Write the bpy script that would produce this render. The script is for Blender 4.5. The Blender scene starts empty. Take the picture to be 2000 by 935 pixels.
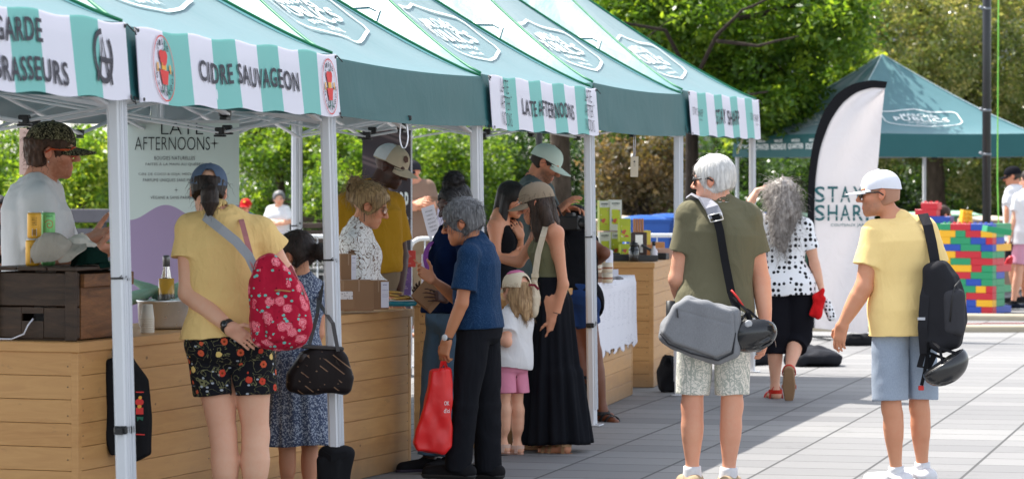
import bpy, bmesh, math, random
import numpy as np
from mathutils import Vector, Matrix
R = math.radians
PI = math.pi
S = bpy.context.scene
C = S.collection
RNG = np.random.RandomState(7)
random.seed(7)

# ------------------------------------------------------------------ camera, sky, sun, exposure
FPX, HV, HC = 6400.0, 346.0, 1.63          # focal length (photo pixels), horizon row, eye height (m)
cam_data = bpy.data.cameras.new('camera')
cam = bpy.data.objects.new('camera', cam_data)
C.objects.link(cam)
S.camera = cam
cam.location = (0, 0, HC)
cam.rotation_euler = (PI / 2, 0, 0)
cam_data.sensor_width = 36
cam_data.lens = 36 * FPX / 2000
cam_data.shift_y = -(467.5 - HV) / 2000
cam_data.clip_start = 0.5
cam_data.clip_end = 600
cam_data.dof.use_dof = True
cam_data.dof.focus_distance = 17.2
cam_data.dof.aperture_fstop = 6.3

SHADOW = Vector((0.50, -0.38, -1.0)).normalized()     # direction the sunlight travels
sun_el = math.asin(-SHADOW.z)
sun_az = math.atan2(-SHADOW.x, -SHADOW.y)             # from +Y towards +X
sd = bpy.data.lights.new('sun', 'SUN')
sd.energy = 4.7
sd.angle = R(0.53)
sd.color = (1.0, 0.95, 0.87)
sun = bpy.data.objects.new('sun', sd)
C.objects.link(sun)
sun.rotation_euler = SHADOW.to_track_quat('-Z', 'Y').to_euler()

w = bpy.data.worlds.new('World')
S.world = w
w.use_nodes = True
nt = w.node_tree
bgn = nt.nodes['Background']
sky = nt.nodes.new('ShaderNodeTexSky')
sky.sky_type = 'NISHITA'
sky.sun_disc = False
sky.sun_elevation = sun_el
sky.sun_rotation = sun_az
sky.air_density = 1.0
sky.dust_density = 1.5
hs = nt.nodes.new('ShaderNodeHueSaturation')          # sky greyed for neutral balance and brightened as added fill for shade
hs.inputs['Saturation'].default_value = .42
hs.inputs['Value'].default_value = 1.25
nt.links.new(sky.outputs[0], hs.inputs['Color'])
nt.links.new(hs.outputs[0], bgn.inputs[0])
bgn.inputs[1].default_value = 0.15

S.view_settings.view_transform = 'Standard'
S.view_settings.look = 'None'
S.view_settings.exposure = 1.05
S.view_settings.gamma = 1
S.view_settings.use_curve_mapping = False
S.cycles.max_bounces = 8
S.cycles.diffuse_bounces = 4
S.cycles.glossy_bounces = 3
S.cycles.transmission_bounces = 6
S.cycles.transparent_max_bounces = 8
S.cycles.sample_clamp_indirect = 4
S.cycles.caustics_reflective = False
S.cycles.caustics_refractive = False
S.cycles.use_denoising = True

# ------------------------------------------------------------------ small helpers
def V(*a):
 return np.array(a, dtype=float)

def P(u, v, d):
 """world point that stands d metres away in the direction of photo pixel (u, v)"""
 return np.array([(u - 1000) * d / FPX, d, HC - (v - HV) * d / FPX])

def nrm(a):
 a = np.asarray(a, float)
 return a / (np.linalg.norm(a) + 1e-12)

def srgb(r, g, b):
 f = lambda c: ((c / 255) / 12.92 if c / 255 <= .04045 else ((c / 255 + .055) / 1.055) ** 2.4)
 return (f(r), f(g), f(b), 1.0)

def tag(o, label=None, cat=None, group=None, kind=None):
 if label: o['label'] = label
 if cat: o['category'] = cat
 if group: o['group'] = group
 if kind: o['kind'] = kind
 return o

def empty(name, loc=(0, 0, 0), rz=0.0):
 o = bpy.data.objects.new(name, None)
 C.objects.link(o)
 o.location = loc
 o.rotation_euler = (0, 0, rz)
 o.empty_display_size = .2
 return o

def copy_tree(o, parent=None):
 c = o.copy()
 C.objects.link(c)
 if parent is not None:
  c.parent = parent
 for ch in list(o.children):
  copy_tree(ch, c)
 return c

def link_mesh(name, verts, faces, mat, parent=None, smooth=True, origin=None, cols=None, mats=None, fmat=None):
 verts = np.asarray(verts, dtype=np.float32)
 if origin is not None:
  verts = verts - np.asarray(origin, dtype=np.float32)
 me = bpy.data.meshes.new(name)
 if isinstance(faces, np.ndarray):
  n, k = faces.shape
  me.vertices.add(len(verts))
  me.vertices.foreach_set('co', verts.ravel())
  me.loops.add(n * k)
  me.loops.foreach_set('vertex_index', faces.astype(np.int32).ravel())
  me.polygons.add(n)
  me.polygons.foreach_set('loop_start', np.arange(0, n * k, k, dtype=np.int32))
  me.polygons.foreach_set('loop_total', np.full(n, k, dtype=np.int32))
  me.update(calc_edges=True)
 else:
  me.from_pydata(verts.tolist(), [], faces)
 if smooth is True:
  me.polygons.foreach_set('use_smooth', np.ones(len(me.polygons), dtype=bool))
 if cols is not None:
  a = me.color_attributes.new('Col', 'FLOAT_COLOR', 'POINT')
  cc = np.ones((len(verts), 4), dtype=np.float32)
  cc[:, :3] = cols[:, :3]
  a.data.foreach_set('color', cc.ravel())
 for m in (mats or [mat]):
  me.materials.append(m)
 if fmat is not None:
  me.polygons.foreach_set('material_index', np.asarray(fmat, dtype=np.int32))
 o = bpy.data.objects.new(name, me)
 C.objects.link(o)
 if origin is not None and parent is None:
  o.location = [float(x) for x in origin]
 if parent is not None:
  o.parent = parent
 return o

class MB:
 """collects boxes, tubes, lofts and loose faces, then links them as one mesh"""
 def __init__(s):
  s.v, s.f, s.m, s.c, s.sm = [], [], [], [], []
  s.cur, s.col, s.smooth = 0, (1, 1, 1), False
 def add(s, vs, fs):
  b = len(s.v)
  s.v.extend([tuple(float(q) for q in x) for x in vs])
  s.f.extend([tuple(b + i for i in f) for f in fs])
  s.m.extend([s.cur] * len(fs))
  s.sm.extend([s.smooth] * len(fs))
  s.c.extend([s.col] * len(vs))
 def box(s, c, h, rot=None, bev=0.0):
  """centre, half sizes, 3x3 rotation (columns = axes), chamfer"""
  c = np.asarray(c, float); h = np.asarray(h, float)
  M = np.eye(3) if rot is None else np.asarray(rot, float)
  if bev <= 0:
   pts = [(x, y, z) for x in (-1, 1) for y in (-1, 1) for z in (-1, 1)]
   vs = [c + M @ (np.array(p) * h) for p in pts]
   s.add(vs, [(0, 1, 3, 2), (4, 6, 7, 5), (0, 4, 5, 1), (2, 3, 7, 6), (0, 2, 6, 4), (1, 5, 7, 3)])
  else:
   b = min(bev, .45 * min(h))
   vs, idx = [], {}
   for x in (-1, 1):
    for y in (-1, 1):
     for z in (-1, 1):
      for a in range(3):
       q = np.array([x, y, z], float) * (h - b)
       q[a] += (x, y, z)[a] * b
       idx[(x, y, z, a)] = len(vs)
       vs.append(c + M @ q)
   fs = []
   for a in range(3):
    o1, o2 = [i for i in range(3) if i != a]
    for sg in (-1, 1):
     q = []
     for p, r in ((-1, -1), (1, -1), (1, 1), (-1, 1)):
      k = [0, 0, 0]; k[a] = sg; k[o1] = p; k[o2] = r
      q.append(idx[(*k, a)])
     fs.append(tuple(q))
   for a in range(3):
    o1, o2 = [i for i in range(3) if i != a]
    for p in (-1, 1):
     for r in (-1, 1):
      q = []
      for sg, ax in ((-1, o1), (1, o1), (1, o2), (-1, o2)):
       k = [0, 0, 0]; k[a] = sg; k[o1] = p; k[o2] = r
       q.append(idx[(*k, ax)])
      fs.append(tuple(q))
   for x in (-1, 1):
    for y in (-1, 1):
     for z in (-1, 1):
      fs.append(tuple(idx[(x, y, z, a)] for a in range(3)))
   s.add(vs, fs)
 def bar(s, a, b, w, t, up=(0, 0, 1), bev=0.0):
  a = np.asarray(a, float); b = np.asarray(b, float)
  z = nrm(b - a); x = np.cross(up, z)
  if np.linalg.norm(x) < 1e-4: x = np.cross((0, 1, 0), z)
  x = nrm(x); y = np.cross(z, x)
  s.box((a + b) / 2, (w / 2, t / 2, np.linalg.norm(b - a) / 2), np.stack([x, y, z], 1), bev)
 def tube(s, pts, r, n=8, caps=True, flat=None):
  pts = np.asarray(pts, float)
  if np.isscalar(r): r = [r] * len(pts)
  T = np.gradient(pts, axis=0)
  T /= np.linalg.norm(T, axis=1)[:, None] + 1e-9
  u = np.cross(T[0], (0, 0, 1))
  if np.linalg.norm(u) < .1: u = np.cross(T[0], (1, 0, 0))
  u = nrm(u)
  vs = []
  for i, p in enumerate(pts):
   u = nrm(u - T[i] * np.dot(u, T[i])); w_ = np.cross(T[i], u)
   for k in range(n):
    a = 2 * PI * k / n
    vs.append(p + (u * math.cos(a) + w_ * math.sin(a)) * r[i])
  m = len(pts)
  fs = [(i * n + k, i * n + (k + 1) % n, (i + 1) * n + (k + 1) % n, (i + 1) * n + k) for i in range(m - 1) for k in range(n)]
  if caps:
   fs += [tuple(range(n))[::-1], tuple(range((m - 1) * n, m * n))]
  sm = s.smooth; s.smooth = n > 4; s.add(vs, fs); s.smooth = sm
 def ribbon(s, pts, sides, w, t):
  """a strap: path points, a side vector per point, width and thickness"""
  pts = np.asarray(pts, float); sides = np.asarray(sides, float)
  if sides.ndim == 1: sides = np.repeat(sides[None], len(pts), 0)
  T = np.gradient(pts, axis=0)
  ww = [w] * len(pts) if np.isscalar(w) else w
  vs = []
  for p, sd_, tt, q in zip(pts, sides, T, ww):
   sd_ = nrm(sd_); nn = nrm(np.cross(tt, sd_)); sd_ = nrm(np.cross(nn, tt))
   for a, b in ((-1, -1), (1, -1), (1, 1), (-1, 1)):
    vs.append(p + sd_ * a * q / 2 + nn * b * t / 2)
  m = len(pts)
  fs = [(i * 4 + k, i * 4 + (k + 1) % 4, i * 4 + 4 + (k + 1) % 4, i * 4 + 4 + k) for i in range(m - 1) for k in range(4)]
  fs += [(3, 2, 1, 0), tuple(range(4 * m - 4, 4 * m))]
  s.add(vs, fs)
 def lathe(s, prof, n=20, M=None, o=(0, 0, 0), sx=1, sy=1):
  """(radius, height) profile turned about z"""
  M = np.eye(3) if M is None else M
  vs = []
  for r, z in prof:
   for k in range(n):
    a = 2 * PI * k / n
    vs.append(np.asarray(o) + M @ np.array([r * sx * math.cos(a), r * sy * math.sin(a), z]))
  m = len(prof)
  fs = [(i * n + k, i * n + (k + 1) % n, (i + 1) * n + (k + 1) % n, (i + 1) * n + k) for i in range(m - 1) for k in range(n)]
  if prof[0][0] > 1e-5: fs.append(tuple(range(n))[::-1])
  if prof[-1][0] > 1e-5: fs.append(tuple(range((m - 1) * n, m * n)))
  sm = s.smooth; s.smooth = True; s.add(vs, fs); s.smooth = sm
 def grid(s, G, closed=False):
  G = np.asarray(G, float); a, b = G.shape[:2]
  fs = []
  for i in range(a - 1):
   for k in range(b if closed else b - 1):
    k2 = (k + 1) % b
    fs.append((i * b + k, i * b + k2, (i + 1) * b + k2, (i + 1) * b + k))
  sm = s.smooth; s.smooth = True; s.add(G.reshape(-1, 3), fs); s.smooth = sm
 def build(s, name, mat, parent=None, origin=None, cols=False):
  mats = mat if isinstance(mat, list) else [mat]
  o = link_mesh(name, s.v, s.f, None, parent, smooth=False, origin=origin, mats=mats, fmat=s.m,
       cols=np.array(s.c) if cols else None)
  if any(s.sm):
   o.data.polygons.foreach_set('use_smooth', np.array(s.sm, dtype=bool))
  return o

def Rz(a):
 c, s_ = math.cos(a), math.sin(a)
 return np.array([[c, -s_, 0], [s_, c, 0], [0, 0, 1.]])
def Rx(a):
 c, s_ = math.cos(a), math.sin(a)
 return np.array([[1, 0, 0], [0, c, -s_], [0, s_, c]])
def Ry(a):
 c, s_ = math.cos(a), math.sin(a)
 return np.array([[c, 0, s_], [0, 1, 0], [-s_, 0, c]])
def azf(az):
 """heading -> unit vector: 0 = away from the camera, 90 = right"""
 return np.array([math.sin(R(az)), math.cos(R(az)), 0.])
def frame(az, pitch=0, roll=0):
 """columns = right, forward, up for a heading; pitch > 0 looks down"""
 return Rz(-R(az)) @ Rx(-R(pitch)) @ Ry(R(roll))

# ------------------------------------------------------------------ value noise (for folds and lumps)
_NT = np.random.RandomState(3).rand(32, 32, 32).astype(np.float32) * 2 - 1
def vnoise(p):
 p = np.asarray(p, dtype=np.float64)
 i = np.floor(p).astype(int); f = p - i
 f = f * f * (3 - 2 * f)
 i &= 31; j = (i + 1) & 31
 x, y, z = f[..., 0], f[..., 1], f[..., 2]
 g = lambda a, b, c: _NT[a, b, c]
 a = g(i[..., 0], i[..., 1], i[..., 2]) * (1 - x) + g(j[..., 0], i[..., 1], i[..., 2]) * x
 b = g(i[..., 0], j[..., 1], i[..., 2]) * (1 - x) + g(j[..., 0], j[..., 1], i[..., 2]) * x
 c = g(i[..., 0], i[..., 1], j[..., 2]) * (1 - x) + g(j[..., 0], i[..., 1], j[..., 2]) * x
 d = g(i[..., 0], j[..., 1], j[..., 2]) * (1 - x) + g(j[..., 0], j[..., 1], j[..., 2]) * x
 return (a * (1 - y) + b * y) * (1 - z) + (c * (1 - y) + d * y) * z

# ------------------------------------------------------------------ signed-distance modelling
class Field:
 def __init__(s, lo, hi, h):
  s.lo = np.asarray(lo, float) - 3 * h; s.h = h
  s.n = np.ceil((np.asarray(hi, float) + 3 * h - s.lo) / h).astype(int) + 1
  s.v = np.full(s.n, 1.0, dtype=np.float32)
 def _sub(s, lo, hi):
  a = np.clip(np.floor((lo - s.lo) / s.h).astype(int), 0, s.n)
  b = np.clip(np.ceil((hi - s.lo) / s.h).astype(int) + 1, 0, s.n)
  if np.any(b <= a): return None, None
  sl = tuple(slice(x, y) for x, y in zip(a, b))
  ax = [s.lo[i] + s.h * np.arange(a[i], b[i]) for i in range(3)]
  return sl, np.stack(np.meshgrid(*ax, indexing='ij'), -1)
 def add(s, prim, k=.02, infl=0.0):
  lo, hi, fn = prim
  pad = infl + k + 3 * s.h
  sl, p = s._sub(lo - pad, hi + pad)
  if sl is None: return s
  d = (fn(p) - infl).astype(np.float32)
  a = s.v[sl]
  t = np.maximum(k - np.abs(a - d), 0)
  s.v[sl] = np.minimum(a, d) - t * t / (4 * max(k, 1e-6))
  return s
 def sub(s, prim, k=.01, infl=0.0):
  lo, hi, fn = prim
  pad = infl + k + 3 * s.h
  sl, p = s._sub(lo - pad, hi + pad)
  if sl is None: return s
  d = -(fn(p) - infl).astype(np.float32)
  a = s.v[sl]
  t = np.maximum(k - np.abs(a - d), 0)
  s.v[sl] = np.maximum(a, d) + t * t / (4 * max(k, 1e-6))
  return s
 def plane(s, pt, n):
  """keep the side the normal points away from"""
  ax = [s.lo[i] + s.h * np.arange(s.n[i]) for i in range(3)]
  d = ((ax[0] - pt[0]) * n[0])[:, None, None] + ((ax[1] - pt[1]) * n[1])[None, :, None] + ((ax[2] - pt[2]) * n[2])[None, None, :]
  s.v = np.maximum(s.v, d.astype(np.float32))
  return s
 def mesh(s):
  v = s.v; n = v.shape
  sg = v < 0
  cnt = np.zeros((n[0] - 1, n[1] - 1, n[2] - 1), dtype=np.int8)
  offs = [(i, j, k) for i in (0, 1) for j in (0, 1) for k in (0, 1)]
  for i, j, k in offs:
   cnt += sg[i:n[0] - 1 + i, j:n[1] - 1 + j, k:n[2] - 1 + k]
  cells = np.argwhere((cnt > 0) & (cnt < 8))
  if len(cells) == 0: return np.zeros((0, 3)), np.zeros((0, 4), int)
  idx = np.full(cnt.shape, -1, dtype=np.int32)
  idx[tuple(cells.T)] = np.arange(len(cells))
  cv = np.stack([v[cells[:, 0] + i, cells[:, 1] + j, cells[:, 2] + k] for i, j, k in offs], 1)
  acc = np.zeros((len(cells), 3)); num = np.zeros(len(cells))
  for a in range(8):
   for b in range(a + 1, 8):
    da = np.array(offs[b]) - np.array(offs[a])
    if np.abs(da).sum() != 1 or da.sum() < 0: continue
    va, vb = cv[:, a], cv[:, b]
    m = (va < 0) != (vb < 0)
    t = np.where(m, va / np.where(m, va - vb, 1), 0)
    pt = np.array(offs[a])[None] + t[:, None] * da[None]
    acc += pt * m[:, None]; num += m
  verts = s.lo + s.h * (cells + acc / num[:, None])
  quads = []
  for ax in range(3):
   o1, o2 = [(1, 2), (2, 0), (0, 1)][ax]
   A = [slice(None)] * 3; B = [slice(None)] * 3
   A[ax] = slice(0, n[ax] - 1); B[ax] = slice(1, n[ax])
   e = np.argwhere(sg[tuple(A)] != sg[tuple(B)])
   e = e[(e[:, o1] > 0) & (e[:, o2] > 0) & (e[:, o1] < n[o1] - 1) & (e[:, o2] < n[o2] - 1)]
   if not len(e): continue
   ins = sg[tuple(e.T)]
   def c(d1, d2):
    q = e.copy(); q[:, o1] -= d1; q[:, o2] -= d2
    return idx[tuple(q.T)]
   q = np.stack([c(1, 1), c(0, 1), c(0, 0), c(1, 0)], 1)
   q[~ins] = q[~ins][:, ::-1]
   quads.append(q)
  return verts, np.concatenate(quads)

def vnormals(v, f):
 a, b, c, d = (v[f[:, i]] for i in range(4))
 n = np.cross(c - a, d - b)
 out = np.zeros_like(v)
 for i in range(4):
  np.add.at(out, f[:, i], n)
 return out / (np.linalg.norm(out, axis=1)[:, None] + 1e-12)

def s_ell(c, r, M=None):
 c = np.asarray(c, float); r = np.asarray(r, float)
 M = np.eye(3) if M is None else M
 e = np.sqrt(((M * r[None]) ** 2).sum(1))
 def fn(p):
  q = (p - c) @ M
  k0 = np.sqrt(((q / r) ** 2).sum(-1)); k1 = np.sqrt(((q / r ** 2) ** 2).sum(-1)) + 1e-9
  return k0 * (k0 - 1) / k1
 return c - e, c + e, fn

def s_cap(a, b, r, flat=False, squash=None, off=None):
 """limb from a to b with a radius profile [(t, r), ...] or (ra, rb); squash = (axis, factor)"""
 a = np.asarray(a, float); b = np.asarray(b, float)
 if len(r) == 2 and np.isscalar(r[0]): r = [(0, r[0]), (1, r[1])]
 ts = np.array([q[0] for q in r], float); rs = np.array([q[1] for q in r], float)
 ab = b - a; L = np.linalg.norm(ab); dirn = ab / (L + 1e-9)
 rm = rs.max() * (1.0 if squash is None else max(1.0, squash[1]))
 def fn(p):
  q = p - a
  t = (q @ dirn) / (L + 1e-9)
  tc = np.clip(t, 0, 1)
  rr = np.interp(tc, ts, rs)
  dlt = q - (tc * L)[..., None] * dirn
  if squash is not None:
   ax = np.asarray(squash[0], float)
   comp = dlt @ ax
   dlt = dlt + (comp * (1 / squash[1] - 1))[..., None] * ax
  d = np.sqrt((dlt ** 2).sum(-1)) - rr
  if flat:
   d = np.maximum(d, np.maximum(-t * L - (0.0 if flat == 1 else .0), (t - 1) * L))
  return d
 return np.minimum(a, b) - rm, np.maximum(a, b) + rm, fn

def s_box(c, h, M=None, rnd=.01):
 c = np.asarray(c, float); h = np.asarray(h, float)
 M = np.eye(3) if M is None else M
 e = (np.abs(M) * h[None]).sum(1)
 def fn(p):
  q = np.abs((p - c) @ M) - (h - rnd)
  return np.sqrt((np.maximum(q, 0) ** 2).sum(-1)) + np.minimum(q.max(-1), 0) - rnd
 return c - e, c + e, fn

def s_poly(c, ux, uy, pts, half, rnd=.02):
 """slab with a polygon outline (pts in metres along ux, uy), rounded edges"""
 c = np.asarray(c, float); ux = nrm(ux); uy = nrm(uy - ux * np.dot(ux, uy)); uz = np.cross(ux, uy)
 q = np.array(pts, float); q = q - (q - q.mean(0)) / np.linalg.norm(q - q.mean(0), axis=1)[:, None] * rnd
 W = [c + ux * a * 1.15 + uy * b * 1.15 + uz * z for a, b in pts for z in (-half, half)]
 def fn(p):
  r = p - c
  x, y, z = r @ ux, r @ uy, r @ uz
  d2 = np.full(x.shape, 1e9); ins = np.zeros(x.shape, bool)
  for i in range(len(q)):
   (ax, ay), (bx, by) = q[i], q[(i + 1) % len(q)]
   ex, ey = bx - ax, by - ay
   t = np.clip(((x - ax) * ex + (y - ay) * ey) / (ex * ex + ey * ey), 0, 1)
   d2 = np.minimum(d2, (x - ax - ex * t) ** 2 + (y - ay - ey * t) ** 2)
   cr = (ay > y) != (by > y)
   ins ^= cr & (x < ex * (y - ay) / (ey if abs(ey) > 1e-9 else 1e-9) + ax)
  d = np.where(ins, -1, 1) * np.sqrt(d2)
  e = np.abs(z) - (half - rnd)
  return np.sqrt(np.maximum(d, 0) ** 2 + np.maximum(e, 0) ** 2) + np.minimum(np.maximum(d, e), 0) - rnd
 return np.min(W, 0), np.max(W, 0), fn

def outline(pts, u0, v0, d):
 """photo outline to metres about its own centre"""
 return [((u - u0) * d / FPX, -(v - v0) * d / FPX) for u, v in pts]

def s_loft(a, b, ra, rb, prof, power=2.4):
 """body section from a (hips) up to b (neck base): right vectors at both ends,
 profile rows (t, half width, half depth, forward offset)"""
 a = np.asarray(a, float); b = np.asarray(b, float)
 ab = b - a; L = np.linalg.norm(ab); up = ab / L
 ra = nrm(ra - up * np.dot(ra, up)); rb = nrm(rb - up * np.dot(rb, up))
 T = np.array([q[0] for q in prof]); A = np.array([q[1] for q in prof]); B = np.array([q[2] for q in prof])
 O = np.array([q[3] if len(q) > 3 else 0 for q in prof])
 ext = max(A.max(), B.max()) + np.abs(O).max()
 p0, p1 = a + up * L * T[0], a + up * L * T[-1]
 def fn(p):
  q = p - a
  z = (q @ up) / L
  tc = np.clip(z, T[0], T[-1])
  w_ = np.clip(tc, 0, 1)[..., None]
  r = ra * (1 - w_) + rb * w_
  f = np.cross(np.broadcast_to(up, r.shape), r)
  aa = np.interp(tc, T, A); bb = np.interp(tc, T, B); oo = np.interp(tc, T, O)
  x = (q * r).sum(-1); y = (q * f).sum(-1) - oo
  k = (np.abs(x / aa) ** power + np.abs(y / bb) ** power) ** (1 / power)
  d = (k - 1) * np.minimum(aa, bb)
  ez = np.maximum(np.maximum(T[0] - z, z - T[-1]) * L, -1.0)
  return np.maximum(d, ez)
 return np.minimum(p0, p1) - ext, np.maximum(p0, p1) + ext, fn
# ------------------------------------------------------------------ materials
class NT:
 def __init__(s, name):
  s.m = bpy.data.materials.new(name); s.m.use_nodes = True
  s.t = s.m.node_tree; s.N = s.t.nodes; s.L = s.t.links
  s.b = s.N['Principled BSDF']; s.out = s.N['Material Output']
 def n(s, typ, **kw):
  x = s.N.new('ShaderNode' + typ)
  for k, v in kw.items(): setattr(x, k, v)
  return x
 def put(s, sock, val):
  if hasattr(val, 'is_linked') or hasattr(val, 'links'): s.L.new(val, sock)
  else:
   if isinstance(val, tuple) and len(val) == 3 and sock.type == 'RGBA': val = (*val, 1)
   sock.default_value = val
 def coord(s, kind='Object', scale=None, rot=None, loc=None):
  o = s.n('TexCoord').outputs[kind]
  if scale is not None or rot is not None or loc is not None:
   mp = s.n('Mapping'); s.L.new(o, mp.inputs[0])
   if scale is not None: mp.inputs['Scale'].default_value = scale if isinstance(scale, tuple) else (scale,) * 3
   if rot is not None: mp.inputs['Rotation'].default_value = rot
   if loc is not None: mp.inputs['Location'].default_value = loc
   o = mp.outputs[0]
  return o
 def noise(s, vec, scale, detail=3, rough=.5, dist=0.0):
  x = s.n('TexNoise'); s.L.new(vec, x.inputs['Vector'])
  x.inputs['Scale'].default_value = scale; x.inputs['Detail'].default_value = detail
  x.inputs['Roughness'].default_value = rough; x.inputs['Distortion'].default_value = dist
  return x.outputs['Fac']
 def vor(s, vec, scale, feature='F1', rand=1.0, out='Distance'):
  x = s.n('TexVoronoi', feature=feature); s.L.new(vec, x.inputs['Vector'])
  x.inputs['Scale'].default_value = scale
  if 'Randomness' in x.inputs: x.inputs['Randomness'].default_value = rand
  return x.outputs[out]
 def math(s, op, a, b=0.0, c=None):
  x = s.n('Math', operation=op); s.put(x.inputs[0], a); s.put(x.inputs[1], b)
  if c is not None: s.put(x.inputs[2], c)
  return x.outputs[0]
 def ramp(s, fac, stops, interp='LINEAR'):
  x = s.n('ValToRGB'); s.put(x.inputs[0], fac); r = x.color_ramp; r.interpolation = interp
  while len(r.elements) < len(stops): r.elements.new(.5)
  for e, (p, c) in zip(r.elements, stops):
   e.position = p; e.color = c if len(c) == 4 else (*c, 1)
  return x.outputs[0]
 def mix(s, f, a, b, blend='MIX'):
  x = s.n('Mix', data_type='RGBA', blend_type=blend)
  s.put(x.inputs[0], f); s.put(x.inputs[6], a); s.put(x.inputs[7], b)
  return x.outputs[2]
 def sep(s, vec):
  x = s.n('SeparateXYZ'); s.L.new(vec, x.inputs[0]); return x.outputs
 def bump(s, h, strength=.3, dist=.01, prev=None):
  x = s.n('Bump'); s.put(x.inputs['Height'], h)
  x.inputs['Strength'].default_value = strength; x.inputs['Distance'].default_value = dist
  if prev is not None: s.L.new(prev, x.inputs['Normal'])
  return x.outputs[0]
 def done(s, col=None, rough=None, metal=None, spec=None, normal=None, **kw):
  I = s.b.inputs
  if col is not None: s.put(I['Base Color'], col)
  if rough is not None: s.put(I['Roughness'], rough)
  if metal is not None: I['Metallic'].default_value = metal
  if spec is not None: I['Specular IOR Level'].default_value = spec
  if normal is not None: s.L.new(normal, I['Normal'])
  for k, v in kw.items(): s.put(I[k.replace('_', ' ')], v)
  return s.m

def dim(c, k):
 return (c[0] * k, c[1] * k, c[2] * k, 1)

_MC = {}
def plain(name, col, rough=.5, metal=0.0, var=.12, scale=9.0, spec=.5, bumps=0.0, bscale=60.):
 key = ('p', name)
 if key in _MC: return _MC[key]
 t = NT(name); v = t.coord()
 c = t.mix(t.noise(v, scale, 4, .6), dim(col, 1 - var), dim(col, 1 + var))
 nm = t.bump(t.noise(v, bscale, 3), bumps, .004) if bumps else None
 r = t.math('ADD', t.math('MULTIPLY', t.noise(v, scale * 2.3, 3), .16), rough - .08)
 _MC[key] = t.done(c, r, metal, spec, nm)
 return _MC[key]

def fabric(name, col, rough=.85, var=.1, fold=.3, fscale=8., weave=600., sheen=.04, trans=0.0, wstr=.12):
 """cloth: slight colour drift, fine weave, soft creases"""
 key = ('f', name)
 if key in _MC: return _MC[key]
 t = NT(name); v = t.coord()
 c = col
 if not hasattr(col, 'is_linked'):
  c = t.mix(t.noise(v, 6, 3), dim(col, 1 - var), dim(col, 1 + var))
  c = t.mix(t.math('MULTIPLY', t.noise(v, weave * .5, 2), .5), c, dim(col, .75))
 vs = t.coord(scale=(1.0, 1.0, .45))
 n1 = t.bump(t.noise(vs, fscale, 3, .5, .8), fold, .03)
 n2 = t.bump(t.noise(v, weave, 2), wstr, .002, n1)
 m = t.done(c, rough, 0, .12 if hasattr(col, 'is_linked') or max(col[:3]) > .06 else .04, n2, Sheen_Weight=sheen if hasattr(col, 'is_linked') or max(col[:3]) > .06 else 0)
 if trans:
  add_translucent(t, c, trans, n1)
 _MC[key] = m
 return m

def add_translucent(t, c, f, nrml=None):
 tr = t.n('BsdfTranslucent'); t.put(tr.inputs[0], c)
 if nrml is not None: t.L.new(nrml, tr.inputs['Normal'])
 mx = t.n('MixShader'); mx.inputs[0].default_value = f
 t.L.new(t.b.outputs[0], mx.inputs[1]); t.L.new(tr.outputs[0], mx.inputs[2])
 t.L.new(mx.outputs[0], t.out.inputs[0])

def pattern_fabric(name, fn, rough=.85, fold=.25, fscale=8., sheen=.04):
 key = ('pf', name)
 if key in _MC: return _MC[key]
 t = NT(name); c = fn(t)
 v = t.coord()
 vs = t.coord(scale=(1.0, 1.0, .45))
 n1 = t.bump(t.noise(vs, fscale, 3, .5, .8), fold, .03)
 n2 = t.bump(t.noise(v, 500, 2), .1, .002, n1)
 _MC[key] = t.done(c, rough, 0, .12, n2, Sheen_Weight=sheen * .5)
 return _MC[key]

def skin_mat():
 t = NT('skin')
 a = t.n('Attribute'); a.attribute_name = 'Col'
 v = t.coord()
 c = t.mix(t.math('MULTIPLY', t.noise(v, 46, 5, .75), .9), a.outputs['Color'], t.mix(1.0, a.outputs['Color'], (1.0, .74, .68, 1), 'MULTIPLY'))
 n = t.bump(t.noise(v, 260, 3), .08, .002)
 r = t.math('ADD', t.math('MULTIPLY', t.noise(v, 22, 3), .2), .42)
 return t.done(c, r, 0, .42, n, Subsurface_Weight=.08, Subsurface_Radius=(.6, .25, .15), Subsurface_Scale=.015)
M_SKIN = skin_mat()

def hair_mat(name, dark, light, scale=90., stretch=(1, 1, .08), rough=.48, spec=.32):
 key = ('h', name)
 if key in _MC: return _MC[key]
 t = NT(name); v = t.coord(scale=stretch)
 f = t.noise(v, scale, 4, .7)
 c = t.ramp(f, [(.3, dark), (.7, light)])
 c = t.mix(t.noise(t.coord(), 14, 3), t.mix(1.0, c, (.62, .62, .62, 1), 'MULTIPLY'), c)
 n = t.bump(f, .55, .006)
 _MC[key] = t.done(c, rough, 0, spec, n)
 return _MC[key]

def glass_dark(name, col, rough=.06):
 return plain(name, col, rough, 0, .02, 5, .8)

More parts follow.
